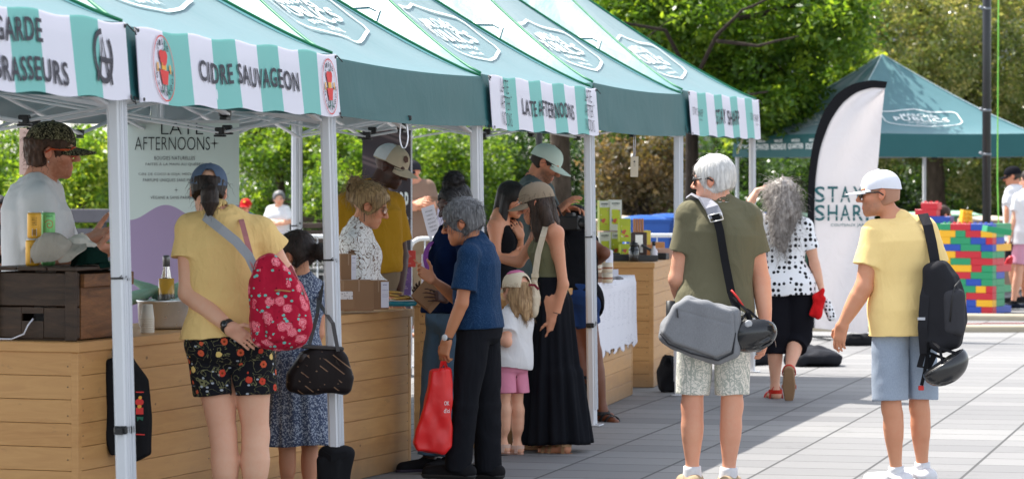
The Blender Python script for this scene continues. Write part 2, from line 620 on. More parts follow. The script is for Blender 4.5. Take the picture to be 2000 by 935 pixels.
# --- large surfaces
def paver_mat():
 t = NT('stone_pavers')
 v = t.coord('Object')
 mp = t.n('Mapping'); t.L.new(v, mp.inputs[0])
 mp.inputs['Rotation'].default_value = (0, 0, R(13.6))
 mp.inputs['Location'].default_value = (.13, .22, 0)
 vec = mp.outputs[0]
 br = t.n('TexBrick'); t.L.new(vec, br.inputs['Vector'])
 br.offset = .0; br.offset_frequency = 2; br.squash = 1
 br.inputs['Scale'].default_value = 1
 br.inputs['Mortar Size'].default_value = .0095
 br.inputs['Mortar Smooth'].default_value = .25
 br.inputs['Bias'].default_value = 0
 br.inputs['Brick Width'].default_value = .56
 br.inputs['Row Height'].default_value = .44
 br.inputs['Color1'].default_value = (.0, .0, .0, 1)
 br.inputs['Color2'].default_value = (1, 1, 1, 1)
 br.inputs['Mortar'].default_value = (.5, .5, .5, 1)
 per = br.outputs['Color']; mort = br.outputs['Fac']
 base = t.ramp(per, [(0, (.135, .133, .134)), (.5, (.19, .187, .184)), (1, (.25, .245, .24))])
 sx = t.sep(vec)
 # every seventh course is laid in paler stone
 row = t.math('FLOOR', t.math('DIVIDE', sx[1], .44))
 pale = t.math('LESS_THAN', t.math('MODULO', t.math('ADD', row, 700.0 + 3), 10.0), 1.5)
 base = t.mix(pale, base, (.275, .27, .26, 1))
 base = t.mix(t.math('MULTIPLY', t.noise(v, 1.3, 6, .7), .75), base, dim((.14, .139, .141), 1))
 base = t.mix(t.math('MULTIPLY', t.noise(v, 170, 2, .8), .5), base, (.22, .22, .225, 1))
 base = t.mix(t.math('MULTIPLY', t.math('GREATER_THAN', t.noise(v, 3.1, 6, .8), .60), .22), base, (.10, .098, .095, 1))
 spots = t.math('GREATER_THAN', t.noise(v, 33, 2, .4), .70)
 base = t.mix(t.math('MULTIPLY', spots, .45), base, (.12, .12, .12, 1))
 col = t.mix(mort, base, (.05, .049, .048, 1))
 h = t.math('SUBTRACT', t.math('MULTIPLY', t.noise(v, 120, 4, .7), .25), t.math('MULTIPLY', mort, 1.0))
 return t.done(col, .72, 0, .35, t.bump(h, .5, .006))

def plank_mat(name='birch_planks', tone=1.0):
 """horizontal boards with grain; object z is up, x along the board"""
 t = NT(name); v = t.coord()
 s = t.sep(v)
 row = t.math('FLOOR', t.math('DIVIDE', s[2], .1062))
 wn = t.n('TexWhiteNoise', noise_dimensions='1D'); t.L.new(row, wn.inputs['W'])
 a = t.n('Attribute'); a.attribute_name = 'Col'
 sh = t.sep(a.outputs['Color'])
 off = t.n('CombineXYZ'); t.put(off.inputs[0], t.math('MULTIPLY', wn.outputs[0], 7.0)); t.put(off.inputs[1], t.math('MULTIPLY', sh[0], 9.0)); t.put(off.inputs[2], t.math('MULTIPLY', wn.outputs[0], 3.0))
 ad = t.n('VectorMath', operation='ADD'); t.L.new(v, ad.inputs[0]); t.L.new(off.outputs[0], ad.inputs[1])
 mp = t.n('Mapping'); t.L.new(ad.outputs[0], mp.inputs[0]); mp.inputs['Scale'].default_value = (1.0, 1.0, 9.0)
 g = t.noise(mp.outputs[0], 2.6, 6, .62, 1.2)
 fine = t.noise(mp.outputs[0], 26, 3, .6)
 c = t.ramp(g, [(.28, dim((.50, .238, .078), tone)), (.5, dim((.58, .295, .102), tone)), (.72, dim((.65, .352, .130), tone))])
 c = t.mix(t.math('MULTIPLY', fine, .2), c, dim((.42, .22, .09), tone))
 c = t.mix(t.math('MULTIPLY', wn.outputs[0], .35), c, dim((.68, .385, .155), tone))
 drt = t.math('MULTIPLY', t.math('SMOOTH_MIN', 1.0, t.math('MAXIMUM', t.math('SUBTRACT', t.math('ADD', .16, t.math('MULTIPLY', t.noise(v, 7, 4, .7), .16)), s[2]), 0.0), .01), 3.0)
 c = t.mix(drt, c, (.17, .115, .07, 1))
 c = t.mix(t.math('MULTIPLY', t.math('GREATER_THAN', t.noise(t.coord(loc=(5, 1, 2), scale=(1, 1, 2.5)), 4.2, 5, .75), .66), .25), c, (.30, .17, .08, 1))
 knot = t.math('LESS_THAN', t.vor(t.coord(scale=(1, 1, 1.6)), 3.1), .045)
 c = t.mix(t.math('MULTIPLY', knot, .7), c, (.16, .075, .03, 1))
 return t.done(c, t.math('ADD', t.math('MULTIPLY', g, .2), .38), 0, .4, t.bump(fine, .15, .003))

def old_wood(name, dark, mid, orange=0.0):
 t = NT(name); v = t.coord(scale=(1, 1, 7.))
 g = t.noise(v, 3.2, 6, .65, 1.0); f = t.noise(v, 30, 3)
 c = t.ramp(g, [(.25, dark), (.6, mid), (.85, dim(mid, 1.7))])
 c = t.mix(t.math('MULTIPLY', f, .5), c, dark)
 return t.done(c, .55, 0, .4, t.bump(f, .4, .004))

def canopy_mat(name, col, transl=.35, rough=.42, spec=.55, sheen=.2):
 t = NT(name); v = t.coord()
 c = t.mix(t.noise(v, 2.2, 4), dim(col, .9), dim(col, 1.1))
 b1 = t.bump(t.noise(t.coord(scale=(1, 1, 1)), 2.6, 3, .5, .8), .12, .06)
 b2 = t.bump(t.noise(v, 14, 3, .55, 1.2), .10, .01, b1)
 t.done(c, rough, 0, spec, b2, Sheen_Weight=sheen, Sheen_Roughness=.4)
 add_translucent(t, c, transl, None)
 return t.m

def stripe_mat(name, width, n=9, first_white=True):
 """vertical white / sea-green stripes across a banner; object x runs along it"""
 t = NT(name); v = t.coord(); s = t.sep(v)
 wob = t.math('MULTIPLY', t.math('SUBTRACT', t.noise(t.coord(scale=(0, 0, 1)), 9, 2), .5), .006)
 k = t.math('FLOOR', t.math('MULTIPLY', t.math('ADD', t.math('ADD', s[0], wob), width / 2), n / width))
 odd = t.math('MODULO', t.math('ADD', k, 100.0), 2.0)
 white, teal = srgb(232, 230, 240), srgb(122, 196, 188)
 c = t.mix(odd, white if first_white else teal, teal if first_white else white)
 # paint flecks of the printed design
 fl = t.math('LESS_THAN', t.vor(t.coord(scale=(5.5, 5.5, 2.1)), 1.0, rand=1.0), .055)
 c = t.mix(t.math('MULTIPLY', fl, odd), c, white)
 b = t.bump(t.noise(t.coord(scale=(1, 1, .5)), 3.5, 3, .5, .5), .15, .03)
 t.done(c, .55, 0, .3, b)
 add_translucent(t, c, .18)
 return t.m

def leaf_mat(name, cols, trans=.45, rough=.4):
 t = NT(name)
 a = t.n('Attribute'); a.attribute_name = 'Col'
 s = t.sep(a.outputs['Color'])
 c = t.ramp(s[0], [(i / (len(cols) - 1), q) for i, q in enumerate(cols)])
 t.done(c, rough, 0, .5)
 add_translucent(t, t.mix(1.0, c, (1.9, 1.7, .7, 1), 'MULTIPLY'), trans)
 return t.m

def bark_mat(name, a, b):
 t = NT(name); v = t.coord(scale=(1, 1, .25))
 g = t.noise(v, 16, 5, .7, .6)
 return t.done(t.ramp(g, [(.3, a), (.7, b)]), .9, 0, .2, t.bump(g, .8, .03))

WHITE_METAL = plain('white_painted_steel', srgb(214, 216, 220), .38, 0, .04, 6)
BLACK_PLASTIC = plain('black_plastic', (.012, .012, .013, 1), .45, 0, .2, 20)
BLACK_FABRIC = fabric('black_nylon', (.016, .016, .018, 1), .7, .2, .3)
INK = plain('dark_ink', srgb(62, 60, 68), .7, 0, .05, 20, .2)
BLACK_INK = plain('black_ink', srgb(32, 34, 36), .7, 0, .05, 20, .2)
WHITE_INK = plain('white_print', srgb(240, 244, 242), .65, 0, .03, 20, .25)
STEEL = plain('brushed_steel', (.74, .73, .71, 1), .3, .75, .12, 12)
CARD = plain('corrugated_cardboard', srgb(146, 112, 84), .85, 0, .08, 5, .15, .15, 90)
PAPER = plain('white_paper_label', srgb(228, 226, 236), .7, 0, .03, 8, .2)
PLANK = plank_mat()
# ------------------------------------------------------------------ people
BODY_M = [(-.16, .07, .075, 0), (-.1, .145, .11, -.008), (.03, .168, .122, -.012), (.2, .160, .112, 0), (.4, .146, .102, .006),
    (.62, .165, .116, .008), (.8, .165, .112, -.002), (.92, .115, .08, -.012), (1.0, .06, .058, -.012)]
BODY_F = [(-.16, .07, .08, 0), (-.1, .155, .118, -.012), (.03, .176, .128, -.018), (.2, .150, .108, -.004), (.4, .122, .09, .006),
    (.62, .138, .102, .008), (.8, .140, .098, -.002), (.92, .10, .07, -.012), (1.0, .05, .05, -.012)]

class Person:
 def __init__(s, d, J, skin, sex='M', az=0, head_az=None, pitch=0, roll=0, hh=.225, g=1.0, lg=1.0, ag=1.0,
     vox=.007, belly=0.0, feet=(0, 0), toe=(0, 0), hands=None, beard=None, lips=None, bust=.0, hs=1.0, prof=None, face=True, floor=0.0):
  s.d, s.sex, s.g, s.lg, s.ag, s.vox = d, sex, g, lg, ag, vox
  W = {k: P(q[0], q[1], d + (q[2] if len(q) > 2 else 0)) for k, q in J.items()}
  s.J = W
  s.skin = np.array(skin[:3])
  s.pel = (W['hipL'] + W['hipR']) / 2
  s.shm = (W['shL'] + W['shR']) / 2
  s.rp = nrm(W['hipR'] - W['hipL']); s.rs = nrm(W['shR'] - W['shL'])
  up0 = nrm(s.shm - s.pel)
  s.nb = W['neck'] if 'neck' in W else s.shm + up0 * .035
  s.up = nrm(s.nb - s.pel); s.L = np.linalg.norm(s.nb - s.pel)
  s.fs = nrm(np.cross(s.up, s.rs)); s.fp = nrm(np.cross((0, 0, 1), s.rp))
  s.hd = W['head']; s.hk = hh / .225
  s.H = frame(az if head_az is None else head_az, pitch, roll)
  s.k = s.L / .55
  base = BODY_M if sex == 'M' else BODY_F
  if prof: base = prof
  s.prof = [(t, a * s.k * g, (b + belly * max(0, 1 - abs(t - .28) / .3)) * s.k * g, (o + belly * .6 * max(0, 1 - abs(t - .28) / .3)) * s.k * g) for t, a, b, o in base]
  m = s.k * g * (1.0 if sex == 'M' else .9)
  s.r_up = [(0, .052 * m * ag), (.35, .051 * m * ag), (.75, .043 * m * ag), (1, .039 * m * ag)]
  s.r_fo = [(0, .040 * m * ag), (.25, .043 * m * ag), (.6, .036 * m * ag), (.9, .027 * m * ag), (1, .026 * m * ag)]
  t_ = s.k * lg
  s.r_th = [(0, .086 * t_), (.3, .082 * t_), (.7, .064 * t_), (1, .054 * t_)]
  s.r_ca = [(0, .053 * t_), (.12, .052 * t_), (.3, .059 * t_), (.5, .053 * t_), (.8, .037 * t_), (1, .032 * t_)]
  s.feet, s.toe, s.hspec, s.hs = feet, toe, hands or {}, hs
  s.bust, s.beard, s.lips, s.face = bust, beard, lips, face
  low = min(W['anL'][2], W['anR'][2])
  s.origin = V(s.pel[0], s.pel[1], floor)

 def hp(s, x, y, z):
  """a point given in the head's own frame (right, forward, up)"""
  return s.hd + s.H @ (V(x, y, z) * s.hk)

 def head_prims(s):
  k = s.hk; M = s.H
  e = lambda c, r: s_ell(s.hp(*c), V(*r) * k, M)
  cp = lambda a, b, r0, r1: s_cap(s.hp(*a), s.hp(*b), (r0 * k, r1 * k))
  return [(e((0, -.014, .030), (.074, .094, .082)), .0), (e((0, .028, -.028), (.060, .058, .078)), .02),
    (e((0, .034, -.066), (.050, .050, .040)), .02), (e((0, .066, -.092), (.022, .020, .020)), .02),
    (cp((-.036, .074, .024), (.036, .074, .024), .015, .015), .02),
    (e((-.042, .052, -.020), (.024, .026, .024)), .02), (e((.042, .052, -.020), (.024, .026, .024)), .02),
    (cp((0, .086, .014), (0, .110, -.026), .0085, .0125), .012),
    (e((-.013, .097, -.032), (.009, .011, .008)), .008), (e((.013, .097, -.032), (.009, .011, .008)), .008)]

 def body(s, name, label, group=None):
  J = s.J; k = s.hk
  pts = np.array(list(J.values()) + [s.hp(0, .13, 0), s.hp(0, -.13, .13), s.hp(.1, 0, -.1), s.hp(-.1, 0, .13)])
  lo = pts.min(0) - .24; hi = pts.max(0) + .24
  F = Field(lo, hi, s.vox)
  t0 = s.k * s.lg
  F.add(s_loft(s.pel, s.nb, s.rp, s.rs, s.prof), 0)
  if s.bust:
   for sg in (-1, 1):
    c = s.pel + s.up * s.L * .68 + s.rs * .062 * s.k * sg + s.fs * (.07 * s.k)
    F.add(s_ell(c, V(.055, .05, .055) * s.bust * s.k), .03)
  for a in 'LR':
   F.add(s_cap(s.nb - s.up * .045, J['sh' + a], (.052 * s.k, .046 * s.k)), .05)
   F.add(s_cap(s.nb + s.up * .03, J['sh' + a] + s.up * .012, (.036 * s.k, .026 * s.k)), .05)
   F.add(s_cap(J['sh' + a], J['el' + a], s.r_up), .035)
   F.add(s_cap(J['el' + a], J['wr' + a], s.r_fo), .02)
   F.add(s_cap(J['hip' + a], J['kn' + a], s.r_th), .03)
   F.add(s_cap(J['kn' + a], J['an' + a], s.r_ca), .025)
   ia = 0 if a == 'L' else 1
   bk = -azf(s.feet[ia]); kc = J['kn' + a] * .72 + J['an' + a] * .28
   F.add(s_cap(kc + bk * .016 * t0 + V(0, 0, .05), kc + bk * .014 * t0 - V(0, 0, .05), (.046 * t0, .040 * t0)), .03)
   kn = J['kn' + a]
   F.add(s_cap(kn + V(0, 0, .02), kn - V(0, 0, .02), (.047 * s.k * s.lg, .047 * s.k * s.lg)), .02)
   i = 0 if a == 'L' else 1
   f = azf(s.feet[i]); q = R(s.toe[i]); an = J['an' + a]; sc = s.k * s.hs
   fd = f * math.cos(q) + V(0, 0, -1) * math.sin(q); ud = f * math.sin(q) + V(0, 0, 1) * math.cos(q)
   heel = an - fd * .03 * sc - ud * .05 * sc; toe = an + fd * .165 * sc - ud * .066 * sc
   F.add(s_cap(heel, toe, [(0, .032 * sc), (.6, .033 * sc), (1, .02 * sc)], squash=(np.cross(fd, ud), 1.25)), .03)
   F.add(s_cap(an, heel, (.034 * sc, .03 * sc)), .03)
  nr = (.056 if s.sex == 'M' else .047) * s.k
  F.add(s_cap(s.nb - s.up * .05, s.hp(0, -.022, -.045), (nr * 1.1, nr)), .03)
  for p, kk in s.head_prims():
   F.add(p, kk * k)
  for sg in (-1, 1):
   F.sub(s_ell(s.hp(.030 * sg, .096, .004), V(.017, .012, .011) * k, s.H), .012 * k)
   F.add(s_ell(s.hp(.030 * sg, .0745, .003), V(.0135, .0135, .0125) * k), .003)
   F.add(s_ell(s.hp(.077 * sg, -.012, -.004), V(.009, .019, .031) * k, s.H @ Rx(R(12)) @ Rz(R(-18 * sg))), .006)
   F.sub(s_ell(s.hp(.087 * sg, -.008, -.002), V(.006, .009, .016) * k, s.H), .004)
  F.add(s_cap(s.hp(-.019, .083, -.057), s.hp(.019, .083, -.057), (.0065 * k, .0065 * k)), .006)
  F.add(s_cap(s.hp(-.016, .083, -.068), s.hp(.016, .083, -.068), (.008 * k, .008 * k)), .006)
  F.sub(s_cap(s.hp(-.022, .094, -.0622), s.hp(.022, .094, -.0622), (.0025, .0025)), .003)
  for a in 'LR':
   s.hand(F, a)
  v, f = F.mesh()
  v += vnormals(v, f) * (vnoise(v * 9) * .002)[:, None]
  # colouring: lips, brows, eyes, stubble, knuckles
  c = np.repeat(s.skin[None], len(v), 0)
  c *= 1 + .10 * vnoise(v * 7)[:, None] * V(.4, 1, 1)
  q = (v - s.hd) @ s.H / k
  near = (np.abs(q) < .16).all(1)
  x, y, z = q.T
  def put(m, col, wgt=1.0):
   w_ = (m * wgt)[:, None]; c[:] = c * (1 - w_) + np.array(col)[None] * w_
  sm = lambda a, b, t: np.clip((t - a) / (b - a), 0, 1)
  blush = near * np.exp(-(((np.abs(x) - .045) / .025) ** 2 + ((z + .02) / .03) ** 2)) * (y > .03)
  put(blush, s.skin * V(1.12, .78, .74), .5)
  put(near * np.exp(-((x / .016) ** 2 + ((z + .026) / .016) ** 2)) * (y > .08), s.skin * V(1.12, .74, .68), .55)
  put(near * (np.abs(x) > .066) * (z > -.05) * (z < .04) * (y < .03), s.skin * V(1.1, .76, .70), .5)
  if s.beard:
   col, st = s.beard
   m = near * sm(-.018, -.042, z) * sm(.0, .03, y) * (1 - .8 * np.exp(-((x / .02) ** 2 + ((z + .062) / .009) ** 2) ** 2))
   m = np.maximum(m, near * sm(-.03, -.05, z + .35 * (y - .03)) * sm(-.02, .015, y) * (np.abs(x) > .03) * sm(.03, .012, z))
   put(m * (.75 + .25 * vnoise(v * 160)), col, st)
  lipc = s.lips if s.lips is not None else s.skin * V(.95, .58, .55)
  put(near * (np.abs(x) < .024) * (np.abs(z + .0625) < .0135) * (y > .075), lipc, .85)
  for sg in (-1, 1):
   r2 = ((x - .030 * sg) / .015) ** 2 + ((z - .003) / .0075) ** 2
   put(near * (r2 < 1) * (y > .07), (.62, .58, .55))
   put(near * (((x - .030 * sg) / .0062) ** 2 + ((z - .003) / .0065) ** 2 < 1) * (y > .075), (.05, .03, .02))
   put(near * (np.abs(x - .031 * sg) < .021) * (np.abs(z - .0245 + 1.5 * (np.abs(x - .031 * sg)) ** 2 * 10) < .0048) * (y > .05), getattr(s, 'brow', V(.06, .04, .025)), .8)
  s.obj = link_mesh(name, v, f, M_SKIN, None, True, s.origin, cols=c)
  tag(s.obj, label, 'person', group)
  return s.obj

 def hand(s, F, a):
  sp = s.hspec.get(a, {})
  w_ = s.J['wr' + a]; fo = nrm(w_ - s.J['el' + a])
  d = nrm(s.J['hd' + a] - w_) if 'hd' + a in s.J else nrm(sp.get('d', fo))
  n = V(*sp['n']) if 'n' in sp else nrm(s.pel + V(0, 0, 0) - w_) * V(1, 1, .2)
  n = nrm(n - d * np.dot(n, d))
  ts = np.cross(d, n) * (1 if a == 'R' else -1)
  sc = (.98 if s.sex == 'M' else .88) * s.k * s.hs * sp.get('s', 1.0)
  curl, spread = sp.get('curl', .4), sp.get('spread', .08)
  M = np.stack([ts, d, n], 1)
  F.add(s_box(w_ + d * .050 * sc, V(.041, .052, .0145) * sc, M, .014 * sc), .02)
  F.add(s_cap(w_ + d * .02 * sc + ts * .02 * sc, w_ + d * .05 * sc + ts * .028 * sc + n * .006 * sc, (.017 * sc, .014 * sc)), .012)
  cl = curl if not np.isscalar(curl) else [curl] * 4
  for i in range(4):
   b = w_ + d * (.094, .098, .094, .086)[i] * sc + ts * (.031, .0105, -.0105, -.031)[i] * sc
   sa = spread * (1.5, .5, -.5, -1.5)[i]
   ll = np.array([.042, .027, .021]) * (.98, 1.08, 1.0, .8)[i] * sc
   ang = cl[i] * .6
   rr = .0088 * sc
   for j in range(3):
    dd = nrm((d * math.cos(sa) + ts * math.sin(sa)) * math.cos(ang) + n * math.sin(ang))
    e = b + dd * ll[j]
    F.add(s_cap(b, e, (rr, rr * .93)), .0045)
    b = e; rr *= .92; ang += cl[i]
  b = w_ + d * .03 * sc + ts * .034 * sc + n * .006 * sc
  tc = sp.get('thumb', .5)
  for j, (ln, ka, kb) in enumerate(((.042, .7, .75), (.032, .9, .5 - tc * .3), (.026, .95, .3 - tc * .4))):
   dd = nrm(d * ka + ts * kb + n * (.25 + tc * .35))
   e = b + dd * ln * sc
   F.add(s_cap(b, e, ((.0125, .0105, .0095)[j] * sc, (.0105, .0095, .008)[j] * sc)), .008)
   b = e

 def part(s, name, v, f, mat, parent=None, cols=None):
  return link_mesh(name, v, f, mat, parent or s.obj, True, s.origin, cols=cols)
 def mpart(s, mb, name, mat, parent=None, cols=False):
  return mb.build(name, mat, parent or s.obj, s.origin, cols)

 def folds(s, v, f, amp, seed=0., fx=16., fz=4.5):
  n = vnormals(v, f)
  w_ = v + .05 * np.stack([vnoise(v * 3 + seed), vnoise(v * 3 + 7 + seed), vnoise(v * 3 + 13 + seed)], 1)
  rg = lambda q: 1 - 2.2 * np.abs(vnoise(q))
  dsp = .55 * rg(w_ * V(fx * .42, fx * .42, fz * .5) + seed) + .26 * rg((w_ @ Ry(.75)) * V(fx * .42, fx * .4, fz * 1.9) + 5 + seed) + .12 * vnoise(w_ * 24 + seed) - .35
  msk = .35 + .65 * np.clip(vnoise(v * 2.6 + 21 + seed) * 2.2 + .45, 0, 1)
  return v + n * (dsp * msk * amp * 1.9)[:, None]

 def grown(s, ease, hem, straight=.0, hip_ease=None):
  """torso profile of a garment: the body's own plus ease, hanging straight below the chest"""
  out = []
  T = [q[0] for q in s.prof]
  ts = np.linspace(hem, 1.0, 14)
  ch = np.interp(.66, T, [q[1] for q in s.prof]); cd = np.interp(.66, T, [q[2] for q in s.prof])
  for t in ts:
   a, b, o = (np.interp(max(t, -.02), T, [q[i] for q in s.prof]) for i in (1, 2, 3))
   if t < .62:
    a = max(a, a * (1 - straight) + max(ch, a) * straight); b = max(b, b * (1 - straight) + max(cd, b) * straight)
   e = ease
   if hip_ease is not None and t < .4: e = ease + (hip_ease - ease) * (.4 - t) / (.4 - hem)
   out.append((t, a + e, b + e, o))
  return out

 def top(s, mat, name='tee_shirt', hem=-.08, ease=.016, straight=.7, sleeve=.5, sl_ease=.02, hip_ease=None, neck=(.068, .075, .05), nb=(.0, .012, .028),
   amp=.006, seed=0., vox=None, deep=0.0, sleeveless=False, cutL=None, sl_mid=None):
  J = s.J; k = s.k
  pts = np.array([J['shL'], J['shR'], J['elL'], J['elR'], J['wrL'], J['wrR'], s.pel + s.up * hem * s.L, s.nb]) if sleeve > 1 else np.array([J['shL'], J['shR'], J['elL'], J['elR'], s.pel + s.up * hem * s.L, s.nb])
  F = Field(pts.min(0) - .26, pts.max(0) + .22, vox or s.vox)
  F.add(s_loft(s.pel, s.nb, s.rp, s.rs, s.grown(ease, hem, straight, hip_ease)), 0)
  if s.bust:
   for sg in (-1, 1):
    c = s.pel + s.up * s.L * .68 + s.rs * .062 * k * sg + s.fs * (.07 * k)
    F.add(s_ell(c, V(.055, .05, .055) * s.bust * k), .035, ease * .6)
  for a in 'LR':
   sh, el, wr = J['sh' + a], J['el' + a], J['wr' + a]
   if sleeveless:
    F.add(s_cap(s.nb - s.up * .03, s.nb * .38 + sh * .62 + s.up * .012, (.045 * k + .006, .03 * k)), .03)
    continue
   F.add(s_cap(s.nb - s.up * .045, sh, (.052 * k + .010, .046 * k + .008)), .06)
   F.add(s_cap(s.nb + s.up * .03, sh + s.up * .012, (.036 * k + .008, .026 * k + .008)), .06)
   r = np.interp([0, .5, 1], [q[0] for q in s.r_up], [q[1] for q in s.r_up])
   fr = min(sleeve, 1)
   F.add(s_ell(sh, V(1, 1, 1) * (r[0] + .006)), .04)
   F.add(s_cap(sh, sh + (el - sh) * fr, [(0, r[0] + .004), (.5, r[1] + sl_ease * .7), (1, np.interp(fr, [0, .5, 1], r) + sl_ease)], flat=sleeve <= 1), .025)
   if sleeve > 1:
    rf = s.r_fo[0][1]
    F.add(s_ell(el, V(1, 1, 1) * (rf + sl_ease * .8)), .015)
    F.add(s_cap(el, el + (wr - el) * (sleeve - 1), [(0, rf + sl_ease * .8), (1, rf + sl_ease)], flat=True), .02)
  if hem < .1:
   for a in 'LR':
    hp_, kn = J['hip' + a], J['kn' + a]
    F.add(s_cap(hp_ + s.up * .03, hp_ + (kn - hp_) * .35, (s.r_th[0][1] + .018 + ease * .5, s.r_th[0][1] + .018 + ease * .5)), .06)
  F.plane(s.pel + s.up * hem * s.L, -s.up)
  F.sub(s_ell(s.nb + s.fs * nb[1] * k + s.up * nb[2] * k, V(*neck) * k, np.stack([s.rs, s.fs, s.up], 1)), .006)
  if sleeveless:
   for a, sg in (('L', -1), ('R', 1)):
    c = J['sh' + a] + s.rs * .02 * sg * k
    F.sub(s_ell(c - s.up * .04 * k, V(.072, .085, .1) * k, np.stack([s.rs, s.fs, s.up], 1)), .008)
  s.hem_t = hem
  # roughly even hem: never a solid block below it
  v, f = F.mesh()
  v = s.folds(v, f, amp, seed)
  return s.part(name, v, f, mat)

 def bottoms(s, mat, name='shorts', waist=.26, ease=.014, leg=.8, hem_r=None, calf=0.0, cuff=.06, thigh_ease=.02, amp=.006, seed=3., vox=None, low=None):
  J = s.J; k = s.k
  if getattr(s, 'hem_t', None) is not None: waist = min(waist, s.hem_t + .10)
  pts = [s.pel + s.up * waist * s.L, J['knL'], J['knR'], J['hipL'], J['hipR']]
  if calf: pts += [J['anL'], J['anR']]
  pts = np.array(pts)
  F = Field(pts.min(0) - .28, pts.max(0) + .22, vox or s.vox)
  T = [q[0] for q in s.prof]
  pr = [(t, *(np.interp(t, T, [q[i] for q in s.prof]) + (ease if i < 3 else 0) for i in (1, 2, 3))) for t in np.linspace(-.16, waist, 9)]
  F.add(s_loft(s.pel, s.nb, s.rp, s.rs, pr), 0)
  for a in 'LR':
   hp_, kn, an = J['hip' + a], J['kn' + a], J['an' + a]
   r0 = s.r_th[0][1] + thigh_ease * .6
   F.add(s_ell(hp_, V(1, 1, 1) * r0 * .94), .03)
   if calf:
    F.add(s_cap(hp_, kn, [(0, r0), (.5, s.r_th[1][1] + thigh_ease * .7), (1, s.r_th[3][1] + thigh_ease)]), .02)
    F.add(s_ell(kn, V(1, 1, 1) * (s.r_th[3][1] + thigh_ease)), .015)
    F.add(s_cap(kn, kn + (an - kn) * calf, [(0, s.r_th[3][1] + thigh_ease), (.35, max(s.r_ca[2][1] + .012, cuff)), (1, cuff)], flat=True), .015)
   else:
    e = hp_ + (kn - hp_) * leg
    F.add(s_cap(hp_, e, [(0, r0), (1, hem_r or s.r_th[1][1] + thigh_ease)], flat=True), .015)
  fwd = s.fp; top_ = s.pel - V(0, 0, .075 * k)
  if calf: bot = (J['knL'] + J['knR']) / 2; wd = .004
  else: bot = ((J['hipL'] + (J['knL'] - J['hipL']) * leg) + (J['hipR'] + (J['knR'] - J['hipR']) * leg)) / 2 - V(0, 0, .02); wd = .013
  F.sub(s_cap(top_, bot, [(0, .0005), (.25, .003), (1, wd)], squash=(fwd, 24)), .010)
  F.plane(s.pel + s.up * waist * s.L, s.up)
  v, f = F.mesh()
  v = s.folds(v, f, amp, seed)
  return s.part(name, v, f, mat)

 def skirt(s, mat, name='skirt', waist=.3, hem_z=.1, a1=.26, b1=.22, fold=.02, nf=13, shift=(0, 0), seed=0., top=None, ease=.012, flare=1.3, tiers=()):
  """gathered cloth hanging from the waist to hem_z above the ground"""
  T = [q[0] for q in s.prof]
  zt = s.pel[2] + s.up[2] * waist * s.L
  rows, n = 40, 96
  rng = np.random.RandomState(int(seed * 7) + 11)
  ph = rng.rand(4) * 6.28
  G = np.zeros((rows * 2, n, 3))
  for i in range(rows):
   u = i / (rows - 1)
   z = zt + (hem_z - zt) * u
   t = (z - s.pel[2]) / (s.L * s.up[2])
   tb = max(t, .0)
   a, b, o = (np.interp(tb, T, [q[j] for q in s.prof]) for j in (1, 2, 3))
   a += ease; b += ease
   w_ = np.clip(u, 0, 1) ** flare
   hipu = np.clip((0.03 - t) / 1e-6, 0, 1)
   aa = max(a * (1 - w_) + a1 * w_, a if t > 0 else 0); bb = max(b * (1 - w_) + b1 * w_, b if t > 0 else 0)
   for tz in tiers:
    if u > tz: aa += .012; bb += .012
   c = s.pel + s.up * (s.L * max(t, 0)) if t > 0 else s.pel.copy()
   cx = c + s.fp * o + V(shift[0], shift[1], 0) * w_
   for k in range(n):
    th = 2 * PI * k / n
    fo = fold * u ** .8 * (.55 * math.sin(nf * th + ph[0] + 1.2 * math.sin(2 * th + ph[1]) + u * 1.5) + .45 * math.sin((nf * 1.7) // 1 * th + ph[2] - u * 2))
    dirv = s.rp * math.cos(th) + s.fp * math.sin(th)
    p = cx + s.rp * (math.cos(th) * (aa + fo)) + s.fp * (math.sin(th) * (bb + fo))
    p[2] = z + .006 * math.sin(3 * th + ph[3]) * u
    G[i, k] = p
    G[2 * rows - 1 - i, k] = p - dirv * .006
  mb = MB(); mb.grid(G, closed=True)
  return s.mpart(mb, name, mat)

 # ---- head wear, hair and small things
 def cap(s, mat, brim_mat=None, tilt=0, brim=.078, name='cap', back=None, az=0, droop=.016, size=1.0, lift=.0, logo=None, button=True, hole=False, under=None, wide=58):
  M = s.H @ Rz(-R(az)) @ Rx(-R(tilt)); k = s.hk * size
  o = s.hd + s.H @ (V(0, -.012, .034 + lift) * s.hk)
  ax, ay, az_ = .0835 * k, .103 * k, .090 * k
  mb = MB(); n, m = 48, 12
  G = []
  for i in range(m):
   ph = (i / (m - 1)) * PI / 2
   row = []
   for j in range(n):
    th = 2 * PI * j / n
    seam = 1 - .010 * max(0, 1 - abs(((th + PI / 6) % (PI / 3)) - PI / 6) / .07)
    sq = math.cos(ph) ** .82
    low = -.004 * k - (.022 * k * max(0, -math.sin(th))) if i == 0 else 0
    p = V(ax * math.cos(th) * sq * seam, ay * math.sin(th) * sq * seam, az_ * math.sin(ph) * (1.0 + .06 * math.sin(th) * math.cos(ph)) + low)
    row.append(o + M @ p)
   G.append(row)
  inner = [[o + (np.array(p) - o) * .955 for p in row] for row in G]
